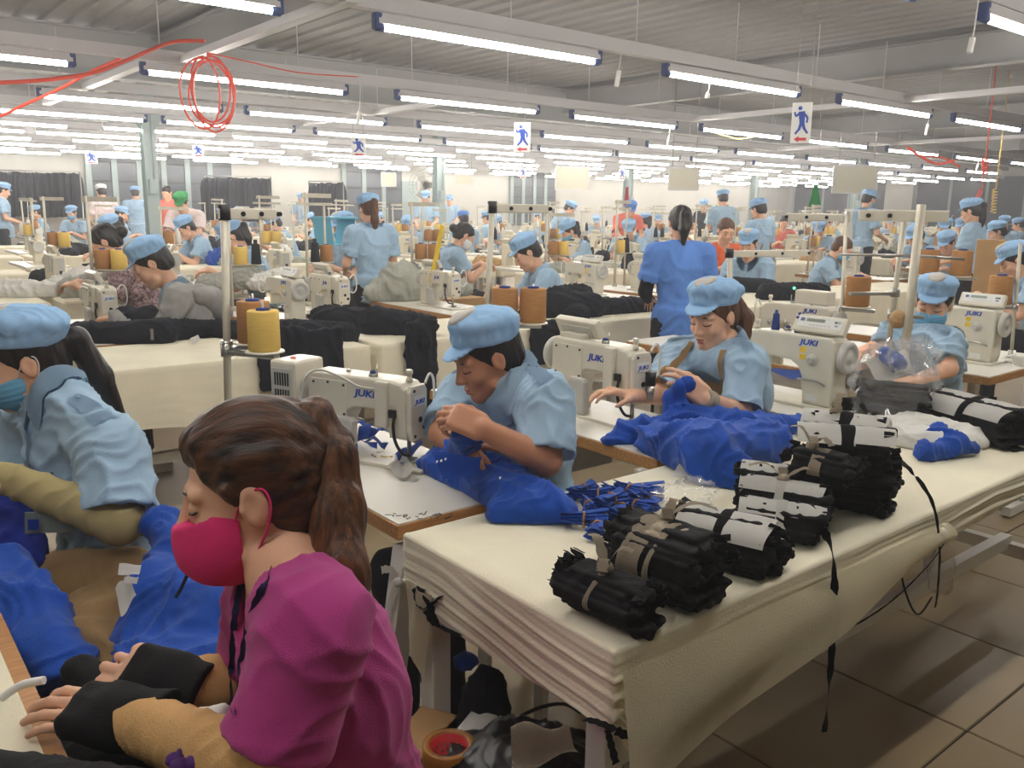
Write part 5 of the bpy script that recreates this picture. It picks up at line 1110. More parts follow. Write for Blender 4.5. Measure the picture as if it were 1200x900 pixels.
# ------------------------------------------------------------------ generic blue-shirted hero dressing
CAPM = Matrix.Translation((-0.004, 0, 0.016)) @ Matrix.Rotation(-0.14, 4, 'Y') @ Matrix.Diagonal((0.87, 0.87, 0.94, 1))
def cap_on(o, H, patch=True, m=None, k=1.0, kind='cap'):
    c = acc(kind, 'cap', o, H @ CAPM @ Matrix.Scale(k, 4), m)
    if patch: acc('patch', 'mesh_panel', c, Matrix.Identity(4))
    return c
def blue_shirt(o, J, H, amp=0.017, seed=1, hem=None, res=0.0075, sl=0.66, bust=0.0, w=1.0, pocket=True, sr=(0.066, 0.076)):
    s = shirt(o, J, M['shirt'], g=0.017, w=w, bust=bust, res=res, sl=sl, amp=amp, seed=seed, hem=hem, sr=sr); collar(o, J, H, M['shirt'], on=s); bv = bvh_of(s)
    for sd in 'LR': epaulette(o, J, sd, M['shirt'], bv)
    B = frame_of(J); X, Y, Z = (B @ Vector(v) for v in ((1, 0, 0), (0, 1, 0), (0, 0, 1))); n, p = J['neck'], J['pelvis']; c = p + (n - p) * 0.62
    project_strip(s, n + X * 0.3 - Z * 0.05, p + X * 0.3 + Z * 0.05, 0.028, -X, M['shirt'], 'placket', o, nu=14, nv=2, off=0.004, th=0.003)
    for sg in (1, -1):
        q = c + X * 0.3 + Y * sg * 0.075; pk = project_strip(s, q + Z * 0.055, q - Z * 0.055, 0.1, -X, M['shirt'], 'pocket', o, nu=6, nv=5, off=0.004, th=0.003)
        if sg == 1:
            lg = project_strip(s, q + Z * 0.075, q + Z * 0.052, 0.022, -X, M['blue_print'], 'badge', o, nu=3, nv=3, off=0.006, th=0.002)
    return s
# ---- young man
J = dict(pelvis=V3(1.56, 1.80, 0.47), neck=at(606, 441, 2.32), shL=at(638, 470, 2.17), shR=at(545, 462, 2.47), elL=at(640, 540, 2.10), elR=at(519, 508, 2.34), wrL=at(567, 503, 2.02), wrR=at(546, 532, 2.22))
Hm = hmat(at(571, 418, 2.27), rad(165), rad(22), 0)
man, Jm, Hl, tips = hero('young man in blue cap and light blue shirt sewing a royal blue garment', J, Hm, V3(1.56, 1.80, 0), head_res=0.0035, skin='skin_tan', w=1.05, legs_yaw=PI,
    hands=[dict(s='L', fwd=at(532, 488, 2.03) - at(567, 503, 2.02), dorsal=(-0.3, -0.8, 0.7), thumb=-1, curls=(0.85, 0.9, 0.95, 1.0), spread=0.02, scale=0.95, tout=0.4),
           dict(s='R', fwd=(-0.5, -0.85, 0.25), dorsal=(-0.6, 0.3, 1), thumb=1, curls=(1.0,) * 4, scale=0.88)], fine_boxes=[(at(550, 497, 2.03), 0.085, 0.004)])
blue_shirt(man, Jm, Hl, seed=11, w=1.06, sl=0.92, sr=(0.066, 0.074)); cap_on(man, Hl); acc('short', 'hair', man, Hl); face(man, Hl); trousers(man, Jm, None, M['trousers'])
# ---- woman with the tan apron
J = dict(pelvis=V3(2.62, 1.86, 0.47), neck=at(852, 405, 3.0), shL=at(876, 428, 2.86), shR=at(797, 418, 3.08), elL=at(868, 484, 2.80), elR=at(770, 462, 2.95), wrL=at(828, 468, 2.66), wrR=at(740, 464, 2.78))
Hw = hmat(at(836, 370, 2.95), rad(182), rad(15), 0)
apw, Ja, Hl, tips = hero('woman in blue cap and tan apron holding a royal blue garment', J, Hw, V3(2.62, 1.86, 0), head_res=0.0038, w=0.98, bust=0.85,
    hands=[dict(s='L', fwd=at(800, 447, 2.63) - at(828, 468, 2.66), dorsal=(-0.5, -0.6, 0.5), thumb=-1, curls=(0.45, 0.6, 0.8, 0.9), scale=0.95, spread=0.03, tout=0.35),
           dict(s='R', fwd=at(712, 456, 2.74) - at(740, 464, 2.78), dorsal=(0, 0, 1), thumb=1, curls=(0.45,) * 4, scale=0.92)], fine_boxes=[(at(815, 455, 2.64), 0.08, 0.0042)])
sh = blue_shirt(apw, Ja, Hl, seed=21, bust=0.9, sl=0.94, sr=(0.064, 0.074)); cap_on(apw, Hl, kind='cap2'); face(apw, Hl); trousers(apw, Ja, None, M['trousers'])
S = SDF((-0.26, -0.12, -0.3), (0.11, 0.12, 0.15), 0.005); hair_cap_sdf(S)
for a, b, ra, rb in (((-0.1, 0, 0.02), (-0.135, 0, 0.01), 0.02, 0.03), ((-0.135, 0, 0.01), (-0.15, 0.03, -0.06), 0.032, 0.036), ((-0.15, 0.03, -0.06), (-0.12, 0.05, -0.15), 0.036, 0.014)): S.add(cap(a, b, ra, rb), 0.015)
h = link('hair', hm('hair', S, lambda V: strand(V, 0.003), M['hair_brown']), None, apw); h.matrix_local = Hl
B = frame_of(Ja); X, Y, Z = (B @ Vector(v) for v in ((1, 0, 0), (0, 1, 0), (0, 0, 1))); n, p = Ja['neck'], Ja['pelvis']
c = p + (n - p) * 0.73
project_strip(sh, c + X * 0.32 + Z * 0.065, c + X * 0.32 - Z * 0.25, 0.22, -X, M['apron'], 'apron_bib', apw, nu=10, nv=10, off=0.01, th=0.003)
for sg in (1, -1): project_strip(sh, n + X * 0.3 + Y * sg * 0.075 + Z * 0.1, c + X * 0.3 + Y * sg * 0.1 + Z * 0.05, 0.022, (-0.96 * X - 0.28 * Z), M['apron'], 'apron_strap', apw, nu=12, nv=2, off=0.012, th=0.003)
sleeve(apw, Ja['wrL'] - (Ja['wrL'] - Ja['elL']).normalized() * 0.035, Ja['wrL'] + (Ja['wrL'] - Ja['elL']).normalized() * 0.012, 0.033, 0.034, M['greige'], 'glove_cuff', 5)
# ---- masked woman at right
J = dict(pelvis=V3(3.98, 1.76, 0.47), neck=at(1083, 392, 3.80), shL=at(1109, 406, 3.62), shR=at(1047, 392, 3.88), elL=at(1112, 432, 3.50), elR=at(1032, 415, 3.75), wrL=at(1075, 445, 3.35), wrR=at(1022, 406, 3.58))
Hk = hmat(at(1094, 356, 3.75), rad(197), rad(14), rad(-4))
mk, Jk, Hl, tips = hero('woman in blue cap and surgical mask behind the bagged bundle', J, Hk, V3(3.98, 1.76, 0), head_res=0.004, bust=0.8, w=0.97,
    hands=[dict(s='R', fwd=(-0.7, 0.2, -0.2), dorsal=(-0.3, 0.2, 1), thumb=1, curls=(0.8, 0.9, 0.95, 1.0), scale=0.92), dict(s='L', fwd=(-0.8, 0.3, -0.1), dorsal=(0, 0, 1), thumb=-1)], fine_boxes=[(at(1012, 402, 3.5), 0.06, 0.0045)])
blue_shirt(mk, Jk, Hl, seed=31, sl=0.85, sr=(0.062, 0.068)); cap_on(mk, Hl); acc('short', 'hair', mk, Hl); acc('mask', 'face_mask', mk, Hl); acc('strap', 'mask_strap', mk, Hl); face(mk, Hl, False); trousers(mk, Jk, None, M['trousers'])
# ---- left woman in the blue shirt
J = dict(pelvis=V3(0.53, 2.1, 0.47), neck=at(72, 468, 2.02), shL=at(132, 528, 1.87), shR=at(40, 490, 2.25), elL=at(140, 612, 1.80), elR=at(20, 600, 2.2), wrL=at(8, 560, 1.76), wrR=at(-30, 590, 2.05))
Hb = hmat(at(28, 424, 2.07), rad(176), rad(14), 0)
lw, Jl, Hl, tips = hero('woman in blue cap, surgical mask and light blue shirt at the left edge', J, Hb, V3(0.53, 2.1, 0), head_res=0.0035, bust=0.85, skin='skin',
    hands=[dict(s='L', fwd=(-1, 0.05, -0.05), dorsal=(0, -0.3, 1), thumb=-1, scale=0.92), dict(s='R', fwd=(-1, 0, -0.1), dorsal=(0, 0, 1), thumb=1, scale=0.92)])
blue_shirt(lw, Jl, Hl, seed=41, bust=0.9, sl=0.92, sr=(0.07, 0.082)); cap_on(lw, Hl, kind='cap2', k=1.04); acc('mask', 'face_mask', lw, Hl); acc('strap', 'mask_strap', lw, Hl); face(lw, Hl, False); trousers(lw, Jl, None, M['khaki'], res=0.01, amp=0.014)
S = SDF([min(Jl[q][i] for q in ('shL', 'elL', 'wrL')) - 0.08 for i in range(3)], [max(Jl[q][i] for q in ('shL', 'elL', 'wrL')) + 0.08 for i in range(3)], 0.0045); S.add(cap(J2(Jl['shL'], Jl['elL'], 0.75), Jl['elL'], 0.05, 0.048), 0.01); S.add(cap(Jl['elL'], Jl['wrL'], 0.048, 0.034), 0.015)
link('arm_sleeve', sdf_mesh('arm_sleeve', S, lambda V: 0.006 * (folds(V, 20, 5, tuple((Jl['wrL'] - Jl['elL']).normalized()), 0.8) - 0.3), 1), M['olive_sleeve'], lw)
S = SDF((-0.30, -0.13, -0.42), (0.11, 0.12, 0.15), 0.005); hair_cap_sdf(S)
for a, b, ra, rb in (((-0.1, 0, 0.03), (-0.14, 0, 0.02), 0.02, 0.03), ((-0.14, 0, 0.02), (-0.16, -0.01, -0.10), 0.03, 0.034), ((-0.16, -0.01, -0.10), (-0.185, -0.03, -0.27), 0.034, 0.01)): S.add(cap(a, b, ra, rb), 0.015)
h = link('hair', hm('hair', S, lambda V: strand(V, 0.003), M['hair']), None, lw); h.matrix_local = Hl
idc = MB().box((0, 0, 0), (0.09, 0.002, 0.055), rot=Euler((0.3, 0.1, -0.25)).to_matrix(), bevel=0.001, seg=1).build('id_card', M['screen'], lw, loc=at(58, 612, 1.78) - Vector((0.53, 2.1, 0)))
MB().box((-0.03, -0.0016, 0.002), (0.02, 0.002, 0.026), rot=Euler((0.3, 0.1, -0.25)).to_matrix()).build('photo_print', M['blue_print'], idc)
# ================================================================== CLOTH, BUNDLES AND SMALL THINGS IN FRONT
def heap(name, label, cat, prims, res, m, seed=1, amp=0.014, sc=9.0, floor=None, group=None, k=0.03, dirv=(0.6, 0.5, 0.3), parent=None, cuts=(), origin=None):
    lo = [min(p[1][i] for p in prims) - 0.05 for i in range(3)]; hi = [max(p[2][i] for p in prims) + 0.05 for i in range(3)]
    if floor is not None: lo[2] = max(lo[2], floor - 0.02)
    S = SDF(lo, hi, res)
    for p in prims: S.add(p, k)
    if floor is not None: S.cut((0, 0, floor), (0, 0, -1))
    for c, n in cuts: S.cut(c, n)
    def disp(V):
        f = 1.15 * folds(V, sc, seed, dirv, 1.3) + 0.62 * folds(V, sc * 2.1, seed + 5, (dirv[1], -dirv[0], 0.4), 1.3) + 0.12 * folds(V, sc * 4.0, seed + 7, (dirv[2], dirv[0], -0.5), 1.4)
        w = np.ones(len(V)) if floor is None else np.clip((V[:, 2] - floor) / 0.02, 0, 1)
        return w * amp * (f - 0.45)
    me = sdf_mesh(name, S, disp, 1)
    if origin is None and parent is None: origin = Vector([(lo[i] + hi[i]) / 2 for i in range(2)] + [floor if floor is not None else lo[2]])
    if origin is not None: me.transform(Matrix.Translation(-Vector(origin)))
    o = link(name, me, m, parent, origin)
    return tag(o, label, cat, group) if label else o
def blob(p, r, yaw=0.0, tilt=0.0): return ell(p, r, Matrix.Rotation(yaw, 3, 'Z') @ Matrix.Rotation(tilt, 3, 'Y'))
def up(p, h): return Vector(p) + Vector((0, 0, h))
F = TT + 0.0
def fp(px, py, h=0.0): return atz(px, py, F + h)
# garment on the young man's table: body, sleeve end and cuff, flap held up to his hands
g = [cap(fp(520, 540, 0.03), fp(600, 585, 0.03), 0.05, 0.055), cap(fp(560, 545, 0.03), fp(640, 590, 0.03), 0.045, 0.05), cap(fp(505, 545, 0.02), fp(540, 560, 0.02), 0.035), cap(fp(585, 600, 0.02), fp(660, 600, 0.02), 0.035, 0.04), cap(fp(535, 535, 0.05), at(556, 503, 2.05), 0.05, 0.025), cap(fp(550, 540, 0.05), at(535, 508, 2.05), 0.045, 0.02)]
gm = heap('garment', 'royal blue garment draped across the young man\'s table and front table', 'garment', g, 0.0065, M['royal'], 3, 0.016, 9, F - 0.0, dirv=(0.7, -0.5, 0.3))
o0 = gm.location
def flap(name, pts, m, parent, th=0.003, n=8, wob=0.006):
    A, B, C_, D_ = [Vector(p) for p in pts]; rows = []
    for i in range(n + 1):
        u = i / n; r = []
        for j in range(n + 1):
            v = j / n; p = A.lerp(B, u).lerp(D_.lerp(C_, u), v); p = p + Vector((0, 0, wob * (math.sin(u * 6 + v * 3) + math.sin(v * 7)))); r.append(p)
        rows.append(r)
    return MB().sheet(rows, th).build(name, m, parent, smooth=True)
flap('collar_flap', [p - o0 for p in (fp(462, 533, 0.012), fp(492, 515, 0.045), fp(497, 522, 0.05), fp(470, 545, 0.02))], M['royal'], gm)
flap('white_lining', [p - o0 for p in (fp(452, 550, 0.008), fp(470, 532, 0.02), fp(490, 552, 0.03), fp(470, 562, 0.01))], M['white_cloth'], gm)
flap('pocket_flap', [p - o0 for p in (at(505, 530, 2.0), at(565, 535, 2.0), at(560, 558, 1.98), at(520, 562, 1.96))], M['royal'], gm, wob=0.003)
for k, (x, y) in enumerate(((512, 541), (517, 540), (522, 538), (586, 560))): MB().box(at(x, y, 1.965) - o0, (0.008, 0.003, 0.004), rot=Euler((0, 0, 0.7)).to_matrix()).build('chalk_mark', M['white_paper'], gm)
# blue scraps round the machine needle
def scrap(p, L, w, yaw, m, label, group, tilt=0.2, cat='fabric scrap', name='fabric_scrap', th=0.003, curl=0.02):
    rows = []; c, s = math.cos(yaw), math.sin(yaw)
    for i in range(7):
        t = i / 6 - 0.5; r = []
        for j in range(3):
            v = (j - 1) * w / 2 * (1 - 0.2 * abs(t)); r.append((c * t * L - s * v, s * t * L + c * v, curl * (0.5 - 2 * t * t) + tilt * t * L + 0.008 * math.sin(t * 9 + j)))
        rows.append(r)
    mn = min(p_[2] for r in rows for p_ in r); rows = [[(a, b, q - mn) for a, b, q in r] for r in rows]
    o = MB().sheet(rows, th).build(name, m, None, smooth=True, loc=p); return tag(o, label, cat, group)
for i, (x, y, a, L) in enumerate([(405, 520, 0.5, 0.10), (425, 505, 1.9, 0.09), (420, 525, 2.6, 0.11), (438, 515, 0.2, 0.1), (412, 532, 1.2, 0.08), (440, 524, 2.2, 0.07), (428, 512, 0.9, 0.12)]):
    scrap(fp(x, y, 0.002 + 0.006 * i), L, 0.035, a, M['royal'], 'royal blue scrap in the small pile under the machine head by the young man', 'blue scraps under the machine')
for i, (x, y, a, k) in enumerate([(452, 541, 0.4, 'cone_yellow'), (447, 535, 1.5, 'white_paper'), (440, 540, 2.5, 'apron')]):
    scrap(fp(x, y, 0.001), 0.06, 0.03, a, M[k], ('yellow paper scrap', 'white paper scrap', 'tan paper scrap')[i] + ' on the table beside the machine needle', None, 0.03, 'paper scrap', 'paper_scrap', curl=0.004)
wr = MB()
for i in range(26): wr.box(fp(R.uniform(455, 535), 604 + R.uniform(-4, 4) - 0.1 * 0, 0.0052), (R.uniform(0.006, 0.016), 0.003, 0.0006), rot=Euler((0, 0, R.uniform(0, 3))).to_matrix())
tag(wr.build('pencil_scribble', M['dark_plastic']), 'dark pencil marks along the worn corner of the white table', 'marking')
# big pile of blue garments in front of the aproned woman
g = [cap(fp(735, 508, 0.025), fp(800, 505, 0.04), 0.045, 0.065), cap(fp(800, 506, 0.045), fp(900, 505, 0.04), 0.07, 0.06), cap(fp(770, 515, 0.04), fp(830, 530, 0.07), 0.06, 0.085), cap(fp(830, 530, 0.06), fp(900, 520, 0.05), 0.08, 0.07), cap(fp(835, 548, 0.035), fp(862, 555, 0.03), 0.07, 0.06), cap(fp(890, 500, 0.04), fp(940, 495, 0.03), 0.05, 0.035), cap(fp(715, 515, 0.015), fp(745, 507, 0.03), 0.03, 0.045), cap(fp(800, 490, 0.06), at(797, 456, 2.63), 0.05, 0.03)]
gp = heap('garment', 'large heap of royal blue garments before the aproned woman', 'garment', g, 0.0075, M['royal'], 12, 0.022, 7.5, F, dirv=(0.8, 0.35, 0.4))
gp2 = heap('garment', 'royal blue cloth held up in the aproned woman\'s hands', 'garment', [cap(at(786, 462, 2.66), at(806, 450, 2.62), 0.02, 0.022), cap(at(786, 470, 2.66), at(790, 486, 2.66), 0.028, 0.04)], 0.006, M['royal'], 15, 0.01, 12)
# white and blue garment at the right
ga = heap('garment', 'white garment with royal blue lining lying right of the rolled bundles', 'garment', [cap(fp(1045, 512, 0.015), fp(1100, 522, 0.02), 0.05, 0.055), cap(fp(1065, 498, 0.02), fp(1140, 512, 0.02), 0.055, 0.04), cap(fp(1015, 495, 0.01), fp(1060, 505, 0.02), 0.035, 0.05), cap(fp(1110, 522, 0.01), fp(1145, 520, 0.01), 0.045, 0.035)], 0.0065, M['white_cloth'], 22, 0.012, 9, F)
heap('blue_lining', None, None, [cap(fp(1085, 528, 0.03) - ga.location, fp(1140, 524, 0.025) - ga.location, 0.03, 0.024), cap(fp(1100, 512, 0.045) - ga.location, fp(1120, 518, 0.045) - ga.location, 0.04, 0.03)], 0.006, M['royal'], 23, 0.018, 12, parent=ga)
# rolled and tied bundles of black pieces with white labels
def bundle(a, b, r, label, seed, wraps=(), papers=(), ends=True, layers=5, m='black', tie=None, flat=0.88, fringe=0.0, parts=True):
    """a roll of cut pieces between a and b (points on the table), with tie bands and white paper wraps; t along the roll, angle round it"""
    a, b = Vector(a), Vector(b); d = (b - a); L = d.length; d.normalize(); z = Vector((0, 0, 1)); y = z.cross(d).normalized(); z = d.cross(y); mid = (a + b) / 2; root = empty('fabric_bundle', Vector((mid.x, mid.y, F)), 0, label, 'bundle', None)
    off = lambda p: Vector(p) - Vector((mid.x, mid.y, F)); prims = []
    rr = random.Random(seed)
    nl = max(4, int(2 * r * flat / 0.0105)); R3 = Matrix((d, y, z)).transposed()
    for k in range(nl):
        h = (-1 + 2 * (k + 0.5) / nl) * r * flat; w = r * math.sqrt(max(0.12, 1 - (h / (r * flat * 1.04)) ** 2)); jr = Matrix.Rotation(rr.uniform(-0.06, 0.06), 3, 'Z'); jt = Matrix.Rotation(rr.uniform(-0.05, 0.05), 3, 'X')
        c = off(mid + z * h + y * rr.uniform(-0.006, 0.006) + d * rr.uniform(-0.016, 0.016)); prims.append(rbox(c, (L / 2 + rr.uniform(-0.012, 0.014), w, 0.0068), 0.006, jr @ R3 @ jt))
    lo = [min(p[1][i] for p in prims) - 0.02 for i in range(3)]; hi = [max(p[2][i] for p in prims) + 0.02 for i in range(3)]; S = SDF(lo, hi, 0.0038)
    for p in prims: S.add(p, 0.0016)
    S.cut((0, 0, 0.001), (0, 0, -1)); dn = np.array(d)
    def disp(V):
        t = (V - np.array(off(mid))) @ dn / (L / 2); e = np.clip(np.abs(t) - 0.8, 0, 1) * 5
        rad_ = 0
        return 0.005 * (folds(V, 16, seed, tuple(dn), 1.0) - 0.3) + 0.004 * vnoise(V, 60, seed) * (0.4 + e) + rad_
    link('rolled_pieces', sdf_mesh('rolled_pieces', S, disp, 0), M[m], root)
    def ringpt(t, an, q): return off(a + d * (L * t) + y * math.cos(an) * q + z * math.sin(an) * q * (0.92 if True else 1))
    for (t, w, mm, an0, an1, bulge) in wraps:
        rows = []
        for i in range(23):
            an = an0 + (an1 - an0) * i / 22; q = r * (bulge + 0.1) * (1 + 0.03 * math.sin(an * 5 + seed)); q = r * (bulge + 0.1) * (1 + 0.03 * math.sin(an * 5 + seed)) * (1 - (1 - flat) * abs(math.sin(an))); rows.append([ringpt(t - w / L / 2 + 0.01 * math.sin(an * 3), an, q), ringpt(t, an, q * 1.03), ringpt(t + w / L / 2 + 0.012 * math.sin(an * 4), an, q)])
        for r_ in rows:
            for v in r_: v.z = max(v.z, 0.002)
        MB().sheet(rows, 0.003).build('tie_band' if w < 0.05 else 'paper_wrap', M[mm], root, smooth=True)
    if tie:
        t, an, mm = tie; p = ringpt(t, an, r * 1.08)
        for q in range(3):
            e = p + Vector((rr.uniform(-0.07, 0.07), rr.uniform(-0.07, 0.07), rr.uniform(0.0, 0.04))); e.z = max(e.z, 0.006); ribbon('tie_end', [p, (p + e) / 2 + Vector((0, 0, 0.02)), e], 0.022, M[mm], parent=root)
        MB().ball(p, 0.014, 8, 6, (1.2, 1, 0.8)).build('knot', M[mm], root)
    if fringe:
        fb = MB()
        for e, sg in ((a, -1), (b, 1)):
            for i in range(int(fringe)):
                an = rr.uniform(0.1, 3.0); q = r * rr.uniform(0.5, 1.0); p = off(e + y * math.cos(an) * q + z * math.sin(an) * q); fb.box(p + d * sg * 0.006, (0.022, 0.0012, 0.012), rot=(d.to_track_quat('X', 'Z').to_matrix() @ Euler((rr.uniform(-1.2, 1.2), rr.uniform(-.4, .4), rr.uniform(-.5, .5))).to_matrix()))
        tag(fb.build('cut_edges', M[m], root), kind='stuff')
    return root
PI2 = 2 * PI
bundle(fp(672, 678, 0.05), fp(757, 716, 0.045), 0.052, 'small black bundle tied with cream strip at the near end of the front table', 5, wraps=[(0.47, 0.012, 'greige', -0.3, 3.4, 1.02)], tie=(0.47, 1.7, 'greige'), fringe=44, flat=0.8)
bundle(fp(735, 640, 0.07), fp(835, 675, 0.07), 0.078, 'large black bundle bound with a broad greige rag', 6, wraps=[(0.35, 0.045, 'greige', -0.3, 3.4, 1.03), (0.25, 0.016, 'greige', -0.3, 3.4, 1.05), (0.55, 0.014, 'greige', 0.2, 3.4, 1.02)], tie=(0.38, 1.3, 'greige'), fringe=36, layers=6)
bundle(fp(715, 640, 0.03), fp(765, 655, 0.03), 0.035, 'black cloth roll with grey tail beside the rag bound bundle', 7, wraps=[(0.7, 0.05, 'greige', -0.2, 3.3, 1.03)], fringe=14)
bundle(fp(752, 622, 0.12), fp(800, 640, 0.11), 0.03, 'thin greige roll lying on top of the large black bundle', 31, m='greige', layers=3)
bundle(fp(800, 620, 0.055), fp(905, 645, 0.055), 0.062, 'black roll with white paper wrap, left of the thick bundle pile', 8, wraps=[(0.25, 0.09, 'white_paper', 0.3, 2.9, 1.04), (0.78, 0.09, 'white_paper', 0.0, 2.8, 1.05), (0.5, 0.02, 'black', -0.3, 3.4, 1.06)], fringe=20)
bundle(fp(850, 640, 0.03), fp(915, 655, 0.03), 0.04, 'black roll under a white paper sheet on the front table edge', 9, wraps=[(0.15, 0.08, 'white_paper', -0.2, 2.6, 1.05)], fringe=14)
for i, (dy, h, r) in enumerate(((0.0, 0.05, 0.05), (-14, 0.08, 0.04), (14, 0.045, 0.045), (-30, 0.07, 0.045))):
    bundle(fp(872, 588 + dy, h), fp(962, 602 + dy, h), r, ('black roll with white wraps, topmost of the rag tied stack', 'second black roll with white wraps in the rag tied stack', 'lowest black roll with white wraps in the rag tied stack', 'rear black roll with white wraps in the rag tied stack')[i], 40 + i, wraps=[(0.25, 0.10, 'white_paper', 0.2, 2.7, 1.05), (0.75, 0.10, 'white_paper', 0.1, 2.6, 1.05), (0.5, 0.022, 'white_cloth', -0.2, 3.3, 1.10)], tie=(0.5, 1.5, 'greige') if i == 1 else None, fringe=12)
for i, (x0, y0, x1, y1, h, r) in enumerate(((940, 555, 1040, 575, 0.06, 0.07), (930, 540, 1000, 555, 0.14, 0.045), (948, 520, 1035, 528, 0.17, 0.055), (955, 498, 1030, 508, 0.16, 0.045), (965, 545, 1045, 552, 0.12, 0.05))):
    lb = ('broad black bundle at the bottom of the tall bundle stack', 'black roll with greige rags on the left of the tall stack', 'black roll with big white wraps on top of the tall stack', 'rear black and white roll of the tall stack', 'black roll in the middle of the tall bundle stack')[i]
    bundle(fp(x0, y0, h), fp(x1, y1, h), r, lb, 60 + i, wraps=[] if i in (0, 4) else [(0.22, 0.13, 'white_paper', 0.0, 2.8, 1.05), (0.76, 0.12, 'white_paper', 0.2, 2.7, 1.05), (0.5, 0.03, 'black', -0.2, 3.3, 1.09)] if i != 1 else [(0.5, 0.03, 'greige', -0.2, 3.3, 1.08)], tie=(0.3, 1.6, 'greige') if i in (1, 3) else None, fringe=16, layers=6)
bundle(fp(1100, 478, 0.06), fp(1195, 505, 0.06), 0.075, 'thick black roll with cream wraps at the right edge of the front table', 71, wraps=[(0.25, 0.15, 'white_paper', -0.1, 3.0, 1.05), (0.75, 0.14, 'white_paper', 0.2, 2.8, 1.05), (0.5, 0.03, 'black', -0.2, 3.3, 1.08)], fringe=14)
bundle(fp(1100, 470, 0.05), fp(1160, 478, 0.05), 0.04, 'loose black strips behind the thick cream wrapped roll', 72, fringe=16)
scrap(fp(905, 622, 0.012), 0.14, 0.10, 0.4, M['white_paper'], 'white paper sheet lying among the black rolls', None, 0.05, 'paper', 'paper_sheet')
scrap(fp(800, 628, 0.012), 0.10, 0.06, 0.9, M['white_paper'], 'torn white paper beside the blue tied strips', None, 0.05, 'paper', 'paper_sheet')
scrap(fp(808, 556, 0.01), 0.11, 0.06, 0.2, M['white_paper'], 'folded white tag lying below the heap of blue garments', None, 0.1, 'paper', 'paper_sheet')
# blue strips tied in little sheaves
sm = MB(); rr = random.Random(3)
for i in range(12):
    a = rr.uniform(-0.35, 0.35); sm.box((0.0, 0.006 * math.sin(i), 0.012 + 0.0022 * i), (0.105, 0.016, 0.0022), rot=Euler((rr.uniform(-0.5, 0.5), rr.uniform(-0.15, 0.15), a)).to_matrix())
sm = sm.mesh('cut_strips'); sm.materials.append(M['royal'])
tb = MB().tube([(0, 0.013 * math.cos(t), 0.022 + 0.017 * math.sin(t)) for t in [2 * PI * i / 12 for i in range(13)]], 0.003, 5).mesh('tie_band'); tb.materials.append(M['wood'])
POS = [(684, 583, 0.2), (700, 590, 2.4), (718, 588, 1.2), (735, 590, 0.5), (752, 585, 2.2), (690, 603, 1.0), (708, 606, 2.8), (728, 607, 0.4), (745, 604, 1.6), (684, 620, 2.3), (700, 628, 0.7), (760, 598, 0.9), (738, 585, 1.5), (716, 596, 0.2)]
for i, (x, y, a) in enumerate(POS):
    o = empty('strip_sheaf', fp(x, y, 0.001 + (0.02 if i > 11 else 0)), a, 'little sheaf of tied royal blue strips in the loose pile on the front table', 'fabric strips', 'tied sheaves of blue strips'); st = link('cut_strips', sm, None, o); st['kind'] = 'stuff'; link('tie_band', tb, None, o)
    o.scale = (0.92 + 0.03 * (i % 5),) * 3
# crumpled clear film and the bagged bundle
def film(name, c, r, label, cat, seed, parent=None, amp=0.03, n=22, flat=0.6):
    b = bmesh.new(); bmesh.ops.create_icosphere(b, subdivisions=4, radius=1); P = np.array([v.co for v in b.verts]); d = amp * (folds(P * 0.2, 9, seed, (0.4, 0.6, 0.2), 1.5) + 0.6 * folds(P * 0.2, 19, seed + 2, (0.2, -0.5, 0.7), 1.5) - 0.5)
    for v, k in zip(b.verts, d): v.co = Vector((v.co.x * (r[0] + k), v.co.y * (r[1] + k), max(-0.7 * r[2], v.co.z * (r[2] + k))))
    me = bpy.data.meshes.new(name); b.to_mesh(me); b.free(); o = link(name, me, M['film'], parent, c); return tag(o, label, cat) if label else o
film('plastic_scrap', fp(805, 578, 0.03), (0.10, 0.06, 0.035), 'crumpled clear plastic between the blue heap and the black rolls', 'plastic film', 4)
bg = bundle(at(1010, 470, 2.95), at(1085, 478, 2.9), 0.085, 'black bundle inside a clear crumpled plastic bag', 81, layers=6)
o0 = bg.location
film('plastic_bag', at(1048, 452, 2.93) - o0, (0.17, 0.14, 0.17), None, None, 9, parent=bg, amp=0.05)
film('bag_mouth', at(1068, 420, 2.95) - o0, (0.12, 0.09, 0.08), None, None, 11, parent=bg, amp=0.06)
flap('white_sheet', [p - o0 for p in (at(1012, 425, 3.02), at(1060, 408, 3.1), at(1072, 440, 3.0), at(1030, 450, 2.96))], M['white_cloth'], bg); heap('blue_piece', None, None, [cap(at(1038, 415, 3.02) - o0, at(1050, 425, 3.0) - o0, 0.03, 0.035)], 0.006, M['royal'], 6, 0.01, 12, parent=bg)
# under the front table: tape rolls, box, bags
tp0 = atz(525, 905, 0.02); tp0 = at(525, 880, 1.75)
def tape(p, label):
    o = empty('tape_roll', p, 0, label, 'tape', 'brown tape rolls under the table'); MB().lathe((0, 0, 0), (0, 0, 1), [(0.036, 0), (0.05, 0), (0.05, 0.06), (0.037, 0.06), (0.037, 0.002)], 28).build('tape', M['tape'], o); MB().lathe((0, 0, 0.0), (0, 0, 1), [(0.035, 0.003), (0.0369, 0.003), (0.0369, 0.058), (0.035, 0.058), (0.035, 0.004)], 28).build('cardboard_core', M['red_print'], o)
    t = text_mesh('%%%%', 0.03); 
    for v in t.vertices:
        an = v.co.x / 0.0335 + 0.9; v.co = Vector((0.0335 * math.cos(an), 0.0335 * math.sin(an), v.co.y + 0.03))
    link('print', t, M['white_paper'], o); return o
bx0 = at(526, 905, 1.62); hh = bx0.z
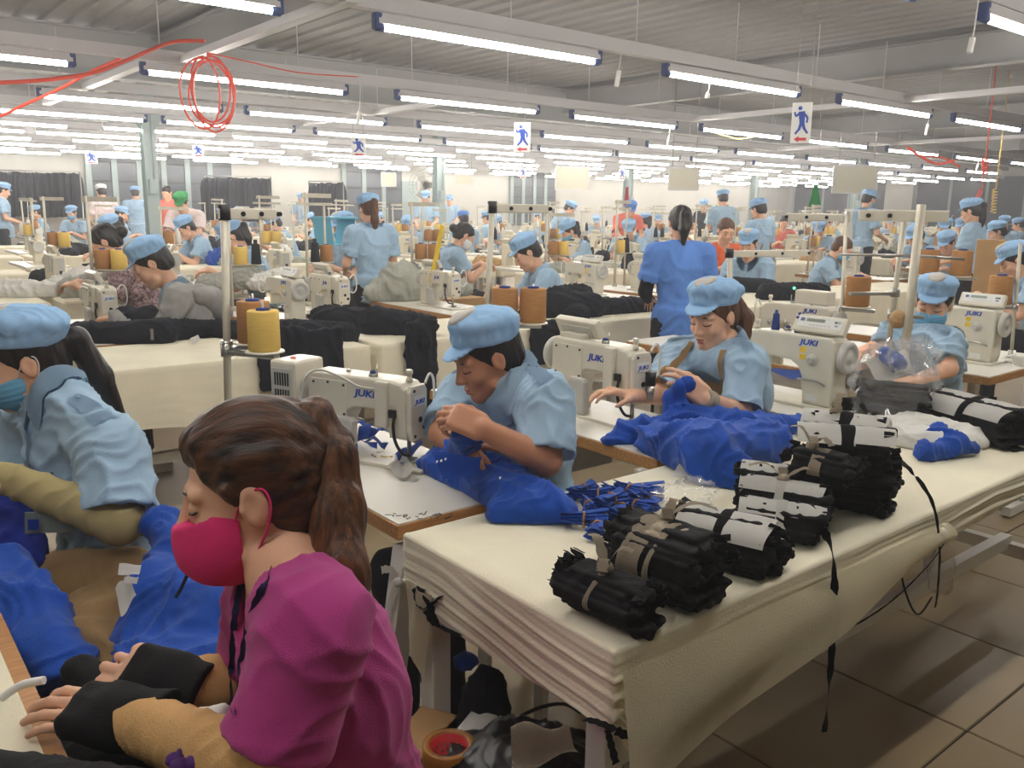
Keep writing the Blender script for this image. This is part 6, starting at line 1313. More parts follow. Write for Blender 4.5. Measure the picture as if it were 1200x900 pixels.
stool = empty('storage_box', Vector((bx0.x + 0.03, bx0.y + 0.05, 0)), 0.5, 'low carton under the front table carrying tape rolls', 'box'); MB().box((0, 0, (hh - 0.06) / 2), (0.42, 0.34, hh - 0.06), bevel=0.004).build('carton_body', M['carton'], stool); MB().box((0, 0.0, hh - 0.062), (0.43, 0.16, 0.004)).build('carton_flap', M['carton'], stool)
tape(Vector((bx0.x, bx0.y, hh - 0.06)), 'lower brown packing tape roll under the front table'); tape(Vector((bx0.x, bx0.y, hh)), 'upper brown packing tape roll with red printed core under the front table')
wb = at(556, 850, 1.75); tag(MB().box((0, 0, 0.035), (0.11, 0.06, 0.07), rot=Euler((0, 0, 0.5)).to_matrix(), bevel=0.005).build('plastic_box', M['white_plastic'], None, loc=(wb.x, wb.y, hh - 0.06)), 'small white plastic box beside the tape rolls under the table', 'box')
heap('cloth_bag', 'dark navy cloth lump hanging under the front table', 'cloth', [ell(at(570, 815, 1.85), (0.05, 0.05, 0.07)), ell(at(565, 850, 1.85), (0.06, 0.06, 0.08))], 0.008, M['navy'], 5, 0.012, 10)
heap('cloth_bag', 'small royal blue cloth lump under the front table', 'cloth', [ell(at(545, 775, 2.0), (0.03, 0.03, 0.025))], 0.006, M['royal'], 6, 0.01, 12)
gb = Vector((1.22, 1.28, 0)); pb = heap('plastic_sack', 'black plastic sack under the front table', 'bag', [ell(at(600, 935, 1.62), (0.18, 0.16, 0.12)), ell(at(650, 935, 1.6), (0.16, 0.14, 0.1))], 0.008, mat('black_film', (26, 26, 28), 0.35, spec=0.5), 8, 0.02, 11)
flap('kraft_paper', [at(598, 852, 1.55), at(662, 848, 1.52), at(678, 888, 1.5), at(600, 905, 1.5)], M['greige'], None, wob=0.01); tag(bpy.data.objects['kraft_paper'], 'brown paper sheet lying on the black sack under the table', 'paper')
def cable(pts, label, r=0.004): return tag(MB().tube(bez(pts, 8), r, 6).build('cable', M['cable']), label, 'cable')
cable([at(600, 845, 1.8), at(630, 830, 1.8), at(660, 825, 1.85), at(680, 835, 1.9)], 'black cable looping under the near end of the front table')
cable([at(1052, 645, 2.5), at(1060, 690, 2.45), at(1075, 720, 2.45), at(1092, 700, 2.5)], 'thin cable loop hanging below the loose cloth at right', 0.003)
film('plastic_bag', at(1103, 670, 2.5), (0.03, 0.04, 0.09), 'clear plastic bag hanging under the right part of the front table', 'bag', 14, amp=0.015)
# left foreground: the magenta woman's work table, black cloth, blue garments
ft = empty('work_table', (-0.08, 1.32, 0), 0, 'wood edged work table covered in old paper at the left edge', 'table'); MB().box((0, 0.05, TT - 0.015), (0.52, 0.62, 0.03), bevel=0.004).build('wood_board', M['wood'], ft)
MB().box((-0.01, 0.05, TT + 0.002), (0.49, 0.59, 0.004)).build('paper_cover', M['cream_cloth'], ft)
for i in range(14): MB().box((R.uniform(-0.0, 0.2), R.uniform(-0.2, 0.3), TT + 0.0045 + 0.0004 * i), (R.uniform(0.03, 0.09), R.uniform(0.02, 0.06), 0.0008), rot=Euler((0, 0, R.uniform(0, 3))).to_matrix()).build('tape_patch', M[('machine_grey', 'cone_yellow', 'white_paper')[i % 3]], ft)
for x in (-0.22, 0.2):
    for y in (-0.18, 0.3): MB().box((x, y, 0.375), (0.04, 0.04, 0.75)).build('leg', M['white_metal'], ft)
wrod = tag(MB().tube(bez([at(2, 818, 1.22), at(25, 803, 1.22), at(52, 797, 1.22)]), 0.006, 8).build('bent_rod', M['white_plastic']), 'white bent rod at the left hand fingertips of the magenta shirted woman', 'rod')
heap('black_cloth', 'heap of black cloth on the lap and table under the gloved hands', 'cloth', [cap(at(-20, 915, 1.2), at(90, 918, 1.17), 0.06, 0.06), cap(at(60, 905, 1.22), at(150, 915, 1.16), 0.04, 0.045), cap(at(-20, 950, 1.05), at(140, 965, 1.0), 0.075, 0.065), cap(at(-10, 880, 1.3), at(60, 885, 1.28), 0.04, 0.035), cap(at(95, 790, 1.32), at(140, 815, 1.3), 0.03, 0.035), cap(at(100, 870, 1.3), at(190, 870, 1.28), 0.05, 0.05)], 0.008, M['black'], 3, 0.012, 9)
bundle_ = []
def loose_roll(pa, pb, r, m, label, seed, wrap=None):
    o = heap('fabric_roll', label, 'roll', [cone(pa, pb, r, r, 0.006)], 0.005, M[m], seed, 0.004, 20)
    return o
lap = at(285, 845, 1.22)
heap('black_cloth', 'black pieces in the lap behind the beige arm sleeves', 'cloth', [cap(at(215, 850, 1.25), at(320, 850, 1.2), 0.05, 0.05), cap(at(240, 880, 1.22), at(330, 885, 1.15), 0.05, 0.045)], 0.007, M['black'], 5, 0.01, 12)
loose_roll(at(215, 848, 1.14), at(266, 838, 1.12), 0.017, 'white_paper', 'white paper roll in the lap between the two beige arm sleeves', 3)
loose_roll(at(180, 838, 1.18), at(203, 842, 1.16), 0.018, 'white_cloth', 'short white roll left of the paper roll in the lap', 4)
loose_roll(at(235, 872, 1.1), at(285, 862, 1.08), 0.012, 'greige', 'grey film strip below the paper roll in the lap', 5)
# stand of the magenta woman's lamp-like presser, blue garments between the two women
g = [cap(at(185, 705, 1.62), at(225, 745, 1.58), 0.075, 0.08), cap(at(205, 655, 1.72), at(200, 700, 1.64), 0.045, 0.07), cap(at(165, 755, 1.55), at(240, 765, 1.5), 0.06, 0.065), cap(at(185, 610, 1.8), at(205, 640, 1.74), 0.035, 0.05), cap(at(160, 780, 1.45), at(240, 785, 1.42), 0.05, 0.05), cap(at(230, 700, 1.6), at(255, 720, 1.55), 0.07, 0.07)]
bl = heap('garment', 'royal blue garments heaped between the magenta woman and the left woman', 'garment', g, 0.007, M['royal'], 32, 0.024, 8, dirv=(0.4, -0.3, 0.8)); o0 = bl.location
flap('white_lining', [p - o0 for p in (at(135, 690, 1.5), at(150, 672, 1.52), at(160, 700, 1.5), at(142, 725, 1.48))], M['white_cloth'], bl, wob=0.004); flap('care_label', [p - o0 for p in (at(140, 660, 1.5), at(166, 662, 1.5), at(163, 674, 1.49), at(138, 674, 1.49))], M['white_paper'], bl, wob=0.001); flap('care_label', [p - o0 for p in (at(146, 676, 1.49), at(163, 676, 1.49), at(160, 685, 1.485), at(145, 684, 1.485))], M['white_paper'], bl, wob=0.001)
MB().tube(bez([at(222, 668, 1.48) - o0, at(212, 690, 1.47) - o0, at(206, 700, 1.46) - o0]), 0.003, 6).build('drawcord', M['black'], bl)
heap('garment', 'royal blue garment draped beside the wood edged table at the left edge', 'garment', [cap(at(-15, 690, 1.65), at(30, 725, 1.58), 0.09, 0.07), cap(at(30, 722, 1.58), at(78, 775, 1.48), 0.065, 0.05), cap(at(-15, 745, 1.58), at(65, 785, 1.46), 0.08, 0.045)], 0.007, M['royal'], 33, 0.022, 7, dirv=(-0.5, 0.6, 0.6))
heap('garment', 'dark blue garment hanging in front of the left woman\'s waist', 'garment', [cap(at(-15, 600, 1.9), at(15, 650, 1.85), 0.07, 0.07), cap(at(10, 640, 1.85), at(20, 670, 1.8), 0.06, 0.05)], 0.008, M['royal_dark'], 36, 0.016, 8)
heap('navy_cloth', 'dark navy cloth behind the left woman\'s mask', 'cloth', [cap(at(-20, 500, 2.5), at(20, 510, 2.5), 0.08, 0.07)], 0.01, M['navy'], 34, 0.015, 8)
heap('khaki_cloth', 'crumpled khaki cloth on the seat below the left woman', 'cloth', [cap(at(80, 690, 1.85), at(150, 680, 1.85), 0.09, 0.08), cap(at(110, 740, 1.72), at(140, 720, 1.76), 0.09, 0.08), cap(at(85, 780, 1.62), at(150, 800, 1.55), 0.1, 0.09), cap(at(60, 860, 1.5), at(150, 850, 1.45), 0.09, 0.09), cap(at(150, 610, 1.98), at(180, 620, 1.98), 0.03, 0.03)], 0.009, M['khaki'], 35, 0.02, 7)
# ================================================================== THE HALL BEHIND: workers, table rows, machines, stands, heaps
def posedict(kind):
    P = {'sit': ((0, 0, .47), (.09, 0, .97), (.08, .165, .93), (.17, .2, .70), (.38, .09, .80), (.145, 0, 1.125), 20), 'lean': ((0, 0, .47), (.2, 0, .92), (.18, .165, .885), (.30, .21, .68), (.48, .09, .80), (.295, 0, 1.055), 34),
         'stand': ((0, 0, .86), (.03, 0, 1.335), (.015, .17, 1.29), (.05, .215, 1.04), (.25, .15, .97), (.06, 0, 1.485), 22), 'bend': ((-.05, 0, .84), (.25, 0, 1.2), (.22, .17, 1.16), (.36, .2, .92), (.5, .1, .84), (.34, 0, 1.315), 36)}[kind]
    J = dict(pelvis=V3(*P[0]), neck=V3(*P[1])); 
    for s, g in (('L', 1), ('R', -1)):
        for n, q in zip(('sh', 'el', 'wr'), P[2:5]): J[n + s] = V3(q[0], q[1] * g, q[2])
    if kind in ('sit', 'lean'): seat_legs(J, 0.0)
    else:
        for s, g in (('L', 1), ('R', -1)): J['hip' + s] = J['pelvis'] + V3(0, .085 * g, -.02); J['kn' + s] = V3(.02, .09 * g, .46); J['an' + s] = V3(-.02, .1 * g, .085)
    return J, hmat(P[5], 0, rad(P[6]))
POSE = {}
def pose_meshes(kind):
    J, H = posedict(kind); nm = ['pelvis', 'neck', 'shL', 'shR', 'elL', 'elR', 'wrL', 'wrR', 'knL', 'knR', 'anL', 'anR']; lo, hi = bounds(J, nm, 0.17); lo[2] = 0.005; c = H.translation; hi = [max(hi[i], c[i] + 0.16) for i in range(3)]
    S = SDF(lo, hi, 0.011, [(i, c[i] - 0.12, c[i] + 0.12, 0.006) for i in range(3)]); torso(S, J, -0.004, 0.98); limbs(S, J); legs(S, J); feet(S, J, V3(1, 0, 0)); S.add(cap(J['neck'], H @ Vector((-0.018, 0, -0.06)), 0.05, 0.048), 0.02); head_sdf(S, H, True, k=0.95)
    for s, t in (('L', -1), ('R', 1)):
        d = (J['wr' + s] - J['el' + s]).normalized(); hand_sdf(S, J['wr' + s], (d.x, d.y - t * 0 , d.z * 0.3 - 0.25), (0.2, 0, 1), t, scale_fix if False else (0.5, 0.5, 0.55, 0.6), 0.05, 0.92)
    body = sdf_mesh('body', S, None, 1); body.materials.append(M['skin'])
    kw = dict(hem=J['pelvis'].z - 0.01, extra=lambda S: S.add(cone(J['pelvis'] + V3(0, 0.0, 0.08), J['pelvis'] - V3(0, 0, 0.14), 0.15, 0.158, 0.02), 0.03)) if kind in ('stand', 'bend') else {}
    h = empty('tmp'); sh = shirt(h, J, M['shirt'], g=0.017, res=0.011, sl=0.72, amp=0.014, seed=3, sr=(0.066, 0.076), **kw); long_ = shirt(h, J, M['shirt'], g=0.017, res=0.012, sl=1.5, amp=0.014, seed=6, sr=(0.062, 0.062)); tr = trousers(h, J, None, M['trousers'], res=0.013); cl = collar(h, J, H @ Matrix.Scale(0.95, 4), M['shirt'], on=sh)
    r = dict(body=body, shirt=sh.data, long=long_.data, trousers=tr.data, collar=cl.data, H=H, J=J)
    for o in (sh, long_, tr, cl, h): bpy.data.objects.remove(o)
    return r
for k in ('sit', 'lean', 'stand', 'bend'): POSE[k] = pose_meshes(k)
ACC['stail'] = shared(hair_tail_mesh(lean=0.42, length=0.24), 'hair'); ACC['ltail'] = shared(hair_tail_mesh(lean=0.42, length=0.34), 'hair')
PEOPLE = []
def setm(o, m): o.material_slots[0].link = 'OBJECT'; o.material_slots[0].material = M[m]
def worker(px, py, d, pose, face_, label, hair='short', capm='cap', mask=None, top=None, skin=None, hairm=None, long_=False, apron=False, tr=None, dyaw=0, group='workers in the hall', roll=0):
    P = POSE[pose]; p = at(px, py, d); rayaz = math.degrees(math.atan2(ray(px, py).y, ray(px, py).x)); yaw = rad(rayaz + face_ + dyaw); hp = P['H'].translation; s = max(0.86, min(1.14, p.z / hp.z)); c, sn = math.cos(yaw), math.sin(yaw)
    loc = Vector((p.x - s * (hp.x * c - hp.y * sn), p.y - s * (hp.x * sn + hp.y * c), 0)); o = empty('person', loc, yaw, label, 'person', group); o.scale = (s, s, s)
    b = link('body', P['body'], None, o); sh = link('shirt', P['long' if long_ else 'shirt'], None, o); t = link('trousers', P['trousers'], None, o); H = P['H'] @ Matrix.Scale(0.95, 4)
    if skin: setm(b, skin)
    if top: setm(sh, top)
    elif d < 14: link('collar', P['collar'], None, o)
    if tr: setm(t, tr)
    if hair:
        h = acc(hair, 'hair', o, H); setm(h, hairm) if hairm else None
    if capm:
        q = cap_on(o, H, patch=d < 9, kind='cap' if R.random() < 0.5 else 'cap2'); setm(q, capm)
    if mask: q = acc('mask' if mask == 'mask_blue' else 'cmask', 'face_mask', o, H); setm(q, mask)
    if d < 11 and abs(face_) > 60: face(o, H, lips=not mask and d < 9)
    if apron:
        J = P['J']; n = J['neck']; tt = MB()
        for g in (1, -1): tt.tube([n + V3(0.09, g * 0.09, -0.12), n + V3(0.03, g * 0.085, 0.055), n + V3(-0.09, g * 0.05, -0.03), n + V3(-0.12, -g * 0.09, -0.3)], 0.012, 6)
        tag(tt.build('apron_strap', M['apron'], o), kind='stuff')
    PEOPLE.append((loc.x, loc.y, pose, label)); return o
L_, LF, F_, RF, R_, RB, B_, LB = 90, 130, 180, -130, -90, -50, 0, 50
# --- nearest of the hall
worker(178, 309, 4.7, 'lean', 88, 'young worker in a grey hooded jacket and blue cap bending over a machine at left', top='hoodie', long_=True, skin='skin')
hd = PEOPLE[-1]; ho = bpy.data.objects['person.005'] if 'person.005' in bpy.data.objects else None
hood_root = [o for o in bpy.data.objects if o.get('label', '').startswith('young worker in a grey hooded')][0]
S = SDF((-0.2, -0.2, 0.68), (0.3, 0.2, 1.1), 0.009); S.add(cap((0.08, 0.1, 0.9), (0.02, 0, 0.86), 0.045, 0.065), 0.03); S.add(cap((0.08, -0.1, 0.9), (0.02, 0, 0.86), 0.045, 0.065), 0.03); S.add(cap((0.02, 0, 0.86), (-0.03, 0, 0.80), 0.06, 0.05), 0.03)
link('hood', sdf_mesh('hood', S, lambda V: 0.008 * folds(V, 9, 3), 1), M['hoodie'], hood_root); link('collar', POSE['lean']['collar'], None, hood_root)
worker(617, 296, 6.4, 'lean', 105, 'worker in blue cap sewing behind the two brown cones, centre of the hall', hair='short')
sb = worker(797, 262, 5.3, 'stand', 15, 'woman in royal blue polo shirt standing with her back turned, dark hair tied', hair='stail', capm=None, top='shirt_dark', tr='trousers')
S = SDF((-0.05, -0.35, 0.78), (0.5, 0.35, 1.3), 0.009)
J = POSE['stand']['J']
for s_ in 'LR': S.add(cap(J['sh' + s_].lerp(J['el' + s_], 0.6), J['el' + s_], 0.05, 0.047), 0.01); S.add(cap(J['el' + s_], J['wr' + s_], 0.047, 0.036), 0.01)
tag(link('arm_sleeves', sdf_mesh('arm_sleeves', S, None, 1), M['black'], sb), kind='stuff')
worker(432, 246, 7.0, 'stand', 25, 'standing worker in blue cap with a long copper ponytail, back turned', hair='ltail', hairm='hair_brown')
worker(402, 266, 8.6, 'sit', 125, 'masked seated worker directly left of the long haired standing worker', mask='mask_blue')
worker(122, 271, 6.2, 'lean', 85, 'woman with a hair bun and grey mask, bare arm, dark print blouse, at left', hair='bun', capm=None, mask='mask_grey', top='floral')
worker(129, 249, 9.8, 'lean', 110, 'seated worker in blue cap just behind the woman with the hair bun', hair='tail')
worker(271, 264, 7.6, 'lean', 95, 'seated worker with dark ponytail and blue cap over pale grey cloth', hair='stail')
worker(217, 259, 10.4, 'lean', 110, 'worker in blue cap bowing low in front of the green capped woman')
worker(212, 224, 12.0, 'bend', 160, 'woman in a green cap and pale pink blouse bending over the tables', capm='cap_green', top='pale_pink', hair='tail')
worker(321, 254, 13.0, 'lean', 100, 'small seated worker facing left, beyond the grey pole top')
worker(82, 229, 17, 'sit', 150, 'tiny masked worker in front of the dark hanging jackets at far left', mask='mask_blue')
worker(118, 217, 16.5, 'stand', 20, 'person in white shirt and white cap standing with back turned at far left', capm='cap_white', top='pale_pink')
worker(141, 232, 16, 'sit', -110, 'worker with dark hair right of the white capped person')
worker(158, 222, 18, 'stand', 0, 'standing worker in blue left of the left steel column')
worker(195, 217, 16, 'stand', 150, 'dark haired person in salmon top right of the left steel column', capm=None, top='salmon')
worker(4, 222, 16, 'stand', -90, 'worker partly cut by the left picture edge', hair='short')
worker(259, 232, 20, 'sit', 140, 'tiny blue capped worker left of two in the row under the jackets')
worker(279, 234, 18, 'sit', -140, 'tiny dark haired worker right of two in the row under the jackets', hair='bun')
worker(352, 214, 24, 'stand', 170, 'distant standing worker in blue between two jacket rails')
worker(363, 245, 17, 'lean', 90, 'tiny bowed worker right of the distant standing worker')
worker(479, 259, 13.5, 'lean', 150, 'masked worker leaning left of the middle steel column', mask='mask_blue')
worker(499, 229, 19, 'stand', 170, 'standing man in blue working left of the middle steel column')
worker(527, 226, 24, 'stand', 170, 'tiny far worker right of the middle steel column')
worker(543, 248, 15, 'sit', 20, 'worker in darker blue cap with a hair bun, back turned, near centre', hair='bun', capm='shirt_dark')
worker(544, 267, 8.8, 'lean', -75, 'worker with dark hair facing right, pale mask, blue back toward the camera', mask='mask_white', capm=None, hair='bun')
worker(571, 243, 18, 'sit', 60, 'tiny worker in blue cap left of the second pole top')
worker(583, 259, 16, 'lean', 140, 'tiny masked worker directly right of the second pole top', mask='mask_blue')
worker(667, 268, 11, 'lean', 115, 'seated worker with a blue mask and black hair right of centre', mask='mask_blue', hair='tail')
worker(737, 267, 12.5, 'lean', 175, 'worker in blue cap looking down, left of the standing royal blue woman')
worker(668, 240, 17, 'bend', -100, 'far worker bending over blue cloth below the white board', hair='short')
worker(739, 243, 15, 'bend', 200, 'woman with long dark hair and salmon strap below the red pennant', hair='ltail', capm='shirt_dark', top='salmon')
worker(757, 251, 16, 'sit', 40, 'tiny dark haired worker seen from behind near the red pennant', hair='tail')
worker(772, 248, 18, 'sit', 180, 'tiny worker facing the camera left of the standing royal blue woman')
worker(847, 232, 14.5, 'stand', 20, 'standing worker in blue with apron straps behind the orange shirted woman', apron=True)
worker(851, 264, 9.0, 'sit', 200, 'smiling woman in an orange shirt without cap', hair='bun', hairm='hair_brown', capm=None, top='orange')
worker(889, 246, 10.2, 'stand', 50, 'standing worker in blue with tan apron straps, back turned, right of the orange shirt', apron=True)
worker(877, 286, 8.0, 'sit', 165, 'young seated worker below the orange shirted woman', hair='short')
worker(960, 265, 14, 'lean', 175, 'seated worker in blue looking down beyond the green indicator light')
worker(919, 249, 17, 'sit', 190, 'distant dark haired person in salmon top', capm=None, hair='tail', top='salmon')
worker(969, 257, 17, 'sit', 160, 'tiny worker in blue cap beyond the looking down worker')
worker(825, 241, 20, 'stand', 160, 'tiny far person in dark clothes left of the apron strapped workers', top='trousers')
worker(987, 291, 9.0, 'lean', -95, 'worker with dark brown hair bowed behind brown thread cones', capm=None, hair='short', hairm='hair_brown', mask='mask_blue')
worker(1018, 234, 13, 'stand', -45, 'standing worker in blue with a white towel, under the cream board', apron=False, mask='mask_blue')
tw = [o for o in bpy.data.objects if o.get('label', '').startswith('standing worker in blue with a white towel')][0]
link('towel', MB().sheet([[(-0.14 - 0.02 * math.sin(i), 0.04 + 0.05 * j, 1.36 - 0.075 * i) for j in range(4)] for i in range(7)], 0.01).mesh('towel'), M['white_cloth'], tw)
worker(1046, 241, 19, 'sit', 170, 'tiny far worker left of the white pillar')
worker(1073, 245, 17, 'sit', 170, 'tiny far worker below the white pillar')
worker(1107, 265, 12.5, 'sit', 175, 'worker hidden below the cap behind a brown carton at right')
worker(1128, 262, 14, 'sit', 150, 'small worker left of the tall long haired worker at right')
worker(1138, 248, 8.8, 'stand', 75, 'standing worker with long dark hair and blue cap at right', hair='ltail')
worker(1109, 285, 10, 'lean', 160, 'worker bowed under the arm of the standing long haired worker')
worker(1073, 276, 10.8, 'lean', 140, 'worker in blue behind the tall tan thread stand at right')
worker(1177, 262, 13, 'stand', 175, 'far worker facing the camera over a dark heap at right edge', capm='cap')
worker(1168, 272, 11.5, 'sit', 110, 'older worker in profile at the right edge')
worker(1188, 305, 6.6, 'lean', 110, 'large blue capped worker bowed low at the right edge', hair='short')
for i, (px, py, d) in enumerate([(1150, 244, 22), (1010, 250, 20), (700, 246, 21), (630, 243, 22), (300, 236, 22), (40, 236, 18), (905, 243, 23), (1195, 250, 18), (445, 238, 21), (860, 240, 23)]):
    worker(px, py, d, 'sit' if i % 2 else 'lean', (150, 100, 175, 90)[i % 4], 'tiny seated worker in blue cap in the farthest table rows', group='tiny far workers')

# --- rows of tables, machines, stands, heaps
FS = M['machine_far']
def stand_mesh(h=0.75, arm=0.22, two=False, plates=1):
    b = MB(); b.cyl((0, 0, 0), (0, 0, h), 0.011, n=8); b.box((arm / 2 - 0.03, 0, h - 0.02), (arm, 0.014, 0.03)); b.cyl((0, 0, 0), (0, 0, 0.03), 0.025, n=8)
    if two: b.cyl((0.16, 0, 0), (0.16, 0, h * 0.9), 0.009, n=6); b.box((0.08, 0, h * 0.9), (0.3, 0.012, 0.02))
    for i in range(plates): b.box((0.09, 0, 0.3 + 0.02 * i), (0.18, 0.025, 0.012)); b.cyl((0.07, 0, 0.306), (0.07, 0, 0.312), 0.055, n=14); b.cyl((0.17, 0, 0.306), (0.17, 0, 0.312), 0.055, n=14)
    me = b.mesh('thread_stand'); me.materials.append(M['pole']); return me
STM = [stand_mesh(), stand_mesh(0.68, 0.3), stand_mesh(0.8, 0.25, True)]
# shared heap shapes
def heap_mesh(prims, seed, amp=0.02):
    lo = [min(p[1][i] for p in prims) - 0.04 for i in range(3)]; hi = [max(p[2][i] for p in prims) + 0.04 for i in range(3)]; lo[2] = -0.01; S = SDF(lo, hi, 0.014)
    for p in prims: S.add(p, 0.02)
    S.cut((0, 0, 0), (0, 0, -1)); me = sdf_mesh('cloth_heap', S, lambda V: np.clip(V[:, 2] / 0.02, 0, 1) * 1.7 * amp * (folds(V, 8, seed, (0.6, 0.5, 0.5), 1.3) + 0.6 * folds(V, 16, seed + 3, (0.5, -0.6, 0.4)) - 0.4), 1); me.materials.append(M['navy']); return me
HEAPS = [heap_mesh([ell((0, 0, 0.05), (0.3, 0.2, 0.1)), ell((0.12, 0.06, 0.1), (0.18, 0.13, 0.07))], 1), heap_mesh([cap((-0.3, -0.05, 0.05), (0.25, 0.05, 0.06), 0.09, 0.11), cap((-0.1, 0.1, 0.04), (0.3, 0.12, 0.04), 0.07)], 2),
         heap_mesh([ell((0, 0, 0.09), (0.22, 0.2, 0.14)), ell((-0.15, 0.05, 0.05), (0.2, 0.12, 0.08))], 3, 0.026), heap_mesh([cap((-0.35, 0, 0.04), (0.35, 0.03, 0.04), 0.07), ell((0.1, -0.05, 0.06), (0.2, 0.16, 0.08))], 4), heap_mesh([ell((0, 0, 0.06), (0.18, 0.16, 0.1)), ell((0.05, 0.1, 0.1), (0.12, 0.1, 0.09))], 5, 0.03)]
HN = [0]
def heap_at(p, k, m, label, yaw=0.0, s=1.0, sz=None, group=None):
    o = link('cloth_heap', HEAPS[k], None, None, p); o.rotation_euler = (0, 0, yaw); o.scale = (s, s, sz or s)
    o.material_slots[0].link = 'OBJECT'; o.material_slots[0].material = M[m]; return tag(o, label, 'cloth', group)
mp_f = make_machine('cream sewing machine with a lit panel, facing the camera, in the second row of tables', 'machines in the second row')
mp_r = make_machine('cream sewing machine seen from behind in the second row of tables', 'machines in the second row', panel=True, back=True)
mp_f['used'] = 0; mp_r['used'] = 0; USED = {'f': 0, 'r': 0}
def near_machine(kind, x, y, label):
    src = mp_f if kind == 'f' else mp_r
    o = src if USED[kind] == 0 else copy_tree(src)
    USED[kind] = 1; place(o, x, y, TZ, -PI / 2 if kind == 'f' else PI / 2); o['label'] = label; return o
def blocked(x0, x1, y0, y1, mg=0.16):
    return any(x0 - mg < q[0] < x1 + mg and y0 - mg < q[1] < y1 + mg for q in PEOPLE) or any(x0 - .2 < q[0] < x1 + .2 and y0 - .2 < q[1] < y1 + .2 for q in COLXY)
# second row (k = 1): cloth tables
for i, (a, b) in enumerate(((0.92, 2.2), (2.25, 3.45), (3.5, 4.78), (5.3, 6.5), (6.55, 7.7), (7.75, 8.9), (8.95, 10.1), (10.15, 11.3))):
    if i > 2 and blocked(a, b, 3.9, 4.62, 0.1): continue
    cream_table(a, b, 3.9, 4.62, 'cream cloth covered table %s in the second row' % ('at the left end', 'second from left, under draped navy cloth', 'left of the standing royal blue woman', 'right of the standing royal blue woman', 'fifth from left', 'sixth from left', 'seventh from left', 'at the right end')[i], seed=20 + i, drop=0.3 if i < 3 else 0.26)
R2 = [(1.2, 'r', 4.98), (2.28, 'f', 5.28), (2.62, 'r', 5.0), (3.5, 'r', 5.0), (5.1, 'f', 5.5), (5.75, 'r', 5.0), (6.9, 'f', 5.4), (8.1, 'r', 5.0), (9.2, 'f', 5.5), (10.4, 'r', 5.0), (11.5, 'f', 5.5)]
for i, (x, kd, y) in enumerate(R2):
    if not blocked(x - 0.2, x + 0.22, 4.7, 5.75, 0.06):
        sewing_table(x - 0.22, x + 0.24, 4.66, 5.8, 'white topped sewing table, %s from the left in the second row' % ORD[i], box=False)
        near_machine(kd, x, y, 'cream sewing machine %s, %s from the left in the second row' % ('facing the camera' if kd == 'f' else 'seen from behind', ORD[i]))
        st = link('thread_stand', STM[i % 3], None, None, (x + (0.1 if kd == 'r' else -0.12), 5.7, TZ)); st.rotation_euler = (0, 0, rad(-40 + 25 * (i % 3))); tag(st, 'thread stand on the %s sewing table of the second row' % ORD[i], 'thread stand', 'thread stands of the second row')
        for j in range(2):
            q = Vector((0.07 + 0.1 * j, 0, 0.313)); q = Matrix.Rotation(st.rotation_euler.z, 3, 'Z') @ q + st.location; cone_at(('cone_brown', 'cone_yellow', 'cone_black', 'cone_brown')[(i + j) % 4], q, '%s thread cone on the %s stand of the second row' % (('first', 'second')[j], ORD[i]), 0.95 if (i + j) % 4 != 2 else 1.1)
def z4(px, py, h=0.0): return atz(px, py, TT + h)
# navy garments on the second row
def navy(name, label, pr, seed, m='navy', amp=0.018, fl=TT): return heap(name, label, 'garment', pr, 0.011, M[m], seed, amp, 7, fl)
n1 = navy('garment', 'navy garment spread on the left cloth table before the grey hooded worker', [cap(z4(95, 393, .04), z4(190, 390, .05), .07, .08), cap(z4(190, 388, .05), z4(262, 385, .03), .08, .05), cap(z4(140, 380, .06), z4(175, 378, .08), .09)], 51)
MB().box(z4(178, 392, .115) - n1.location, (.012, .01, .05)).build('buckle', M['steel'], n1)
n2 = navy('garment', 'navy garment with a white tag at the right end of the left cloth table', [cap(z4(262, 388, .03), z4(330, 392, .04), .07, .08), cap(z4(300, 384, .04), z4(350, 388, .03), .06)], 52)
flap('care_label', [p - n2.location for p in (z4(222, 397, .01), z4(232, 392, .03), z4(235, 398, .03), z4(226, 404, .01))], M['white_paper'], n2, wob=.001)
heap('garment', 'navy garment hanging over the front of the second cloth table', 'garment', [cap(z4(325, 388, .03), z4(405, 392, .03), .07, .07), rbox(aty(365, 425, 3.875), (.18, .022, .17), .02), rbox(aty(330, 420, 3.875), (.12, .02, .16), .02), cap(z4(380, 375, .04), z4(470, 380, .05), .09, .08)], 0.011, M['navy'], 53, 0.015, 8)
heap('garment', 'long navy garment sleeve falling in front of the second cloth table', 'garment', [cap(z4(440, 378, .06), z4(500, 382, .05), .1, .07), rbox(aty(494, 432, 3.872), (.10, .022, .27), .02), cap(aty(494, 385, 3.89), aty(494, 400, 3.875), .05)], 0.011, M['navy'], 54, 0.014, 8)
navy('garment', 'dark navy pile left of the standing royal blue woman', [cap(z4(640, 362, .05), z4(690, 360, .06), .12, .11), cap(z4(690, 362, .04), z4(760, 358, .04), .08, .07), cap(z4(650, 352, .1), z4(680, 350, .1), .1)], 55)
heap('garment', 'navy cloth draped down the front of the third cloth table', 'garment', [rbox(aty(645, 400, 3.872), (.16, .022, .14), .02), cap(z4(620, 365, .02), z4(680, 368, .03), .07)], 0.011, M['navy'], 56, 0.014, 8)
navy('garment', 'navy heap on the cloth table right of the standing royal blue woman', [cap(z4(900, 345, .04), z4(960, 345, .05), .1, .09), cap(z4(850, 335, .04), z4(900, 338, .04), .09)], 57)
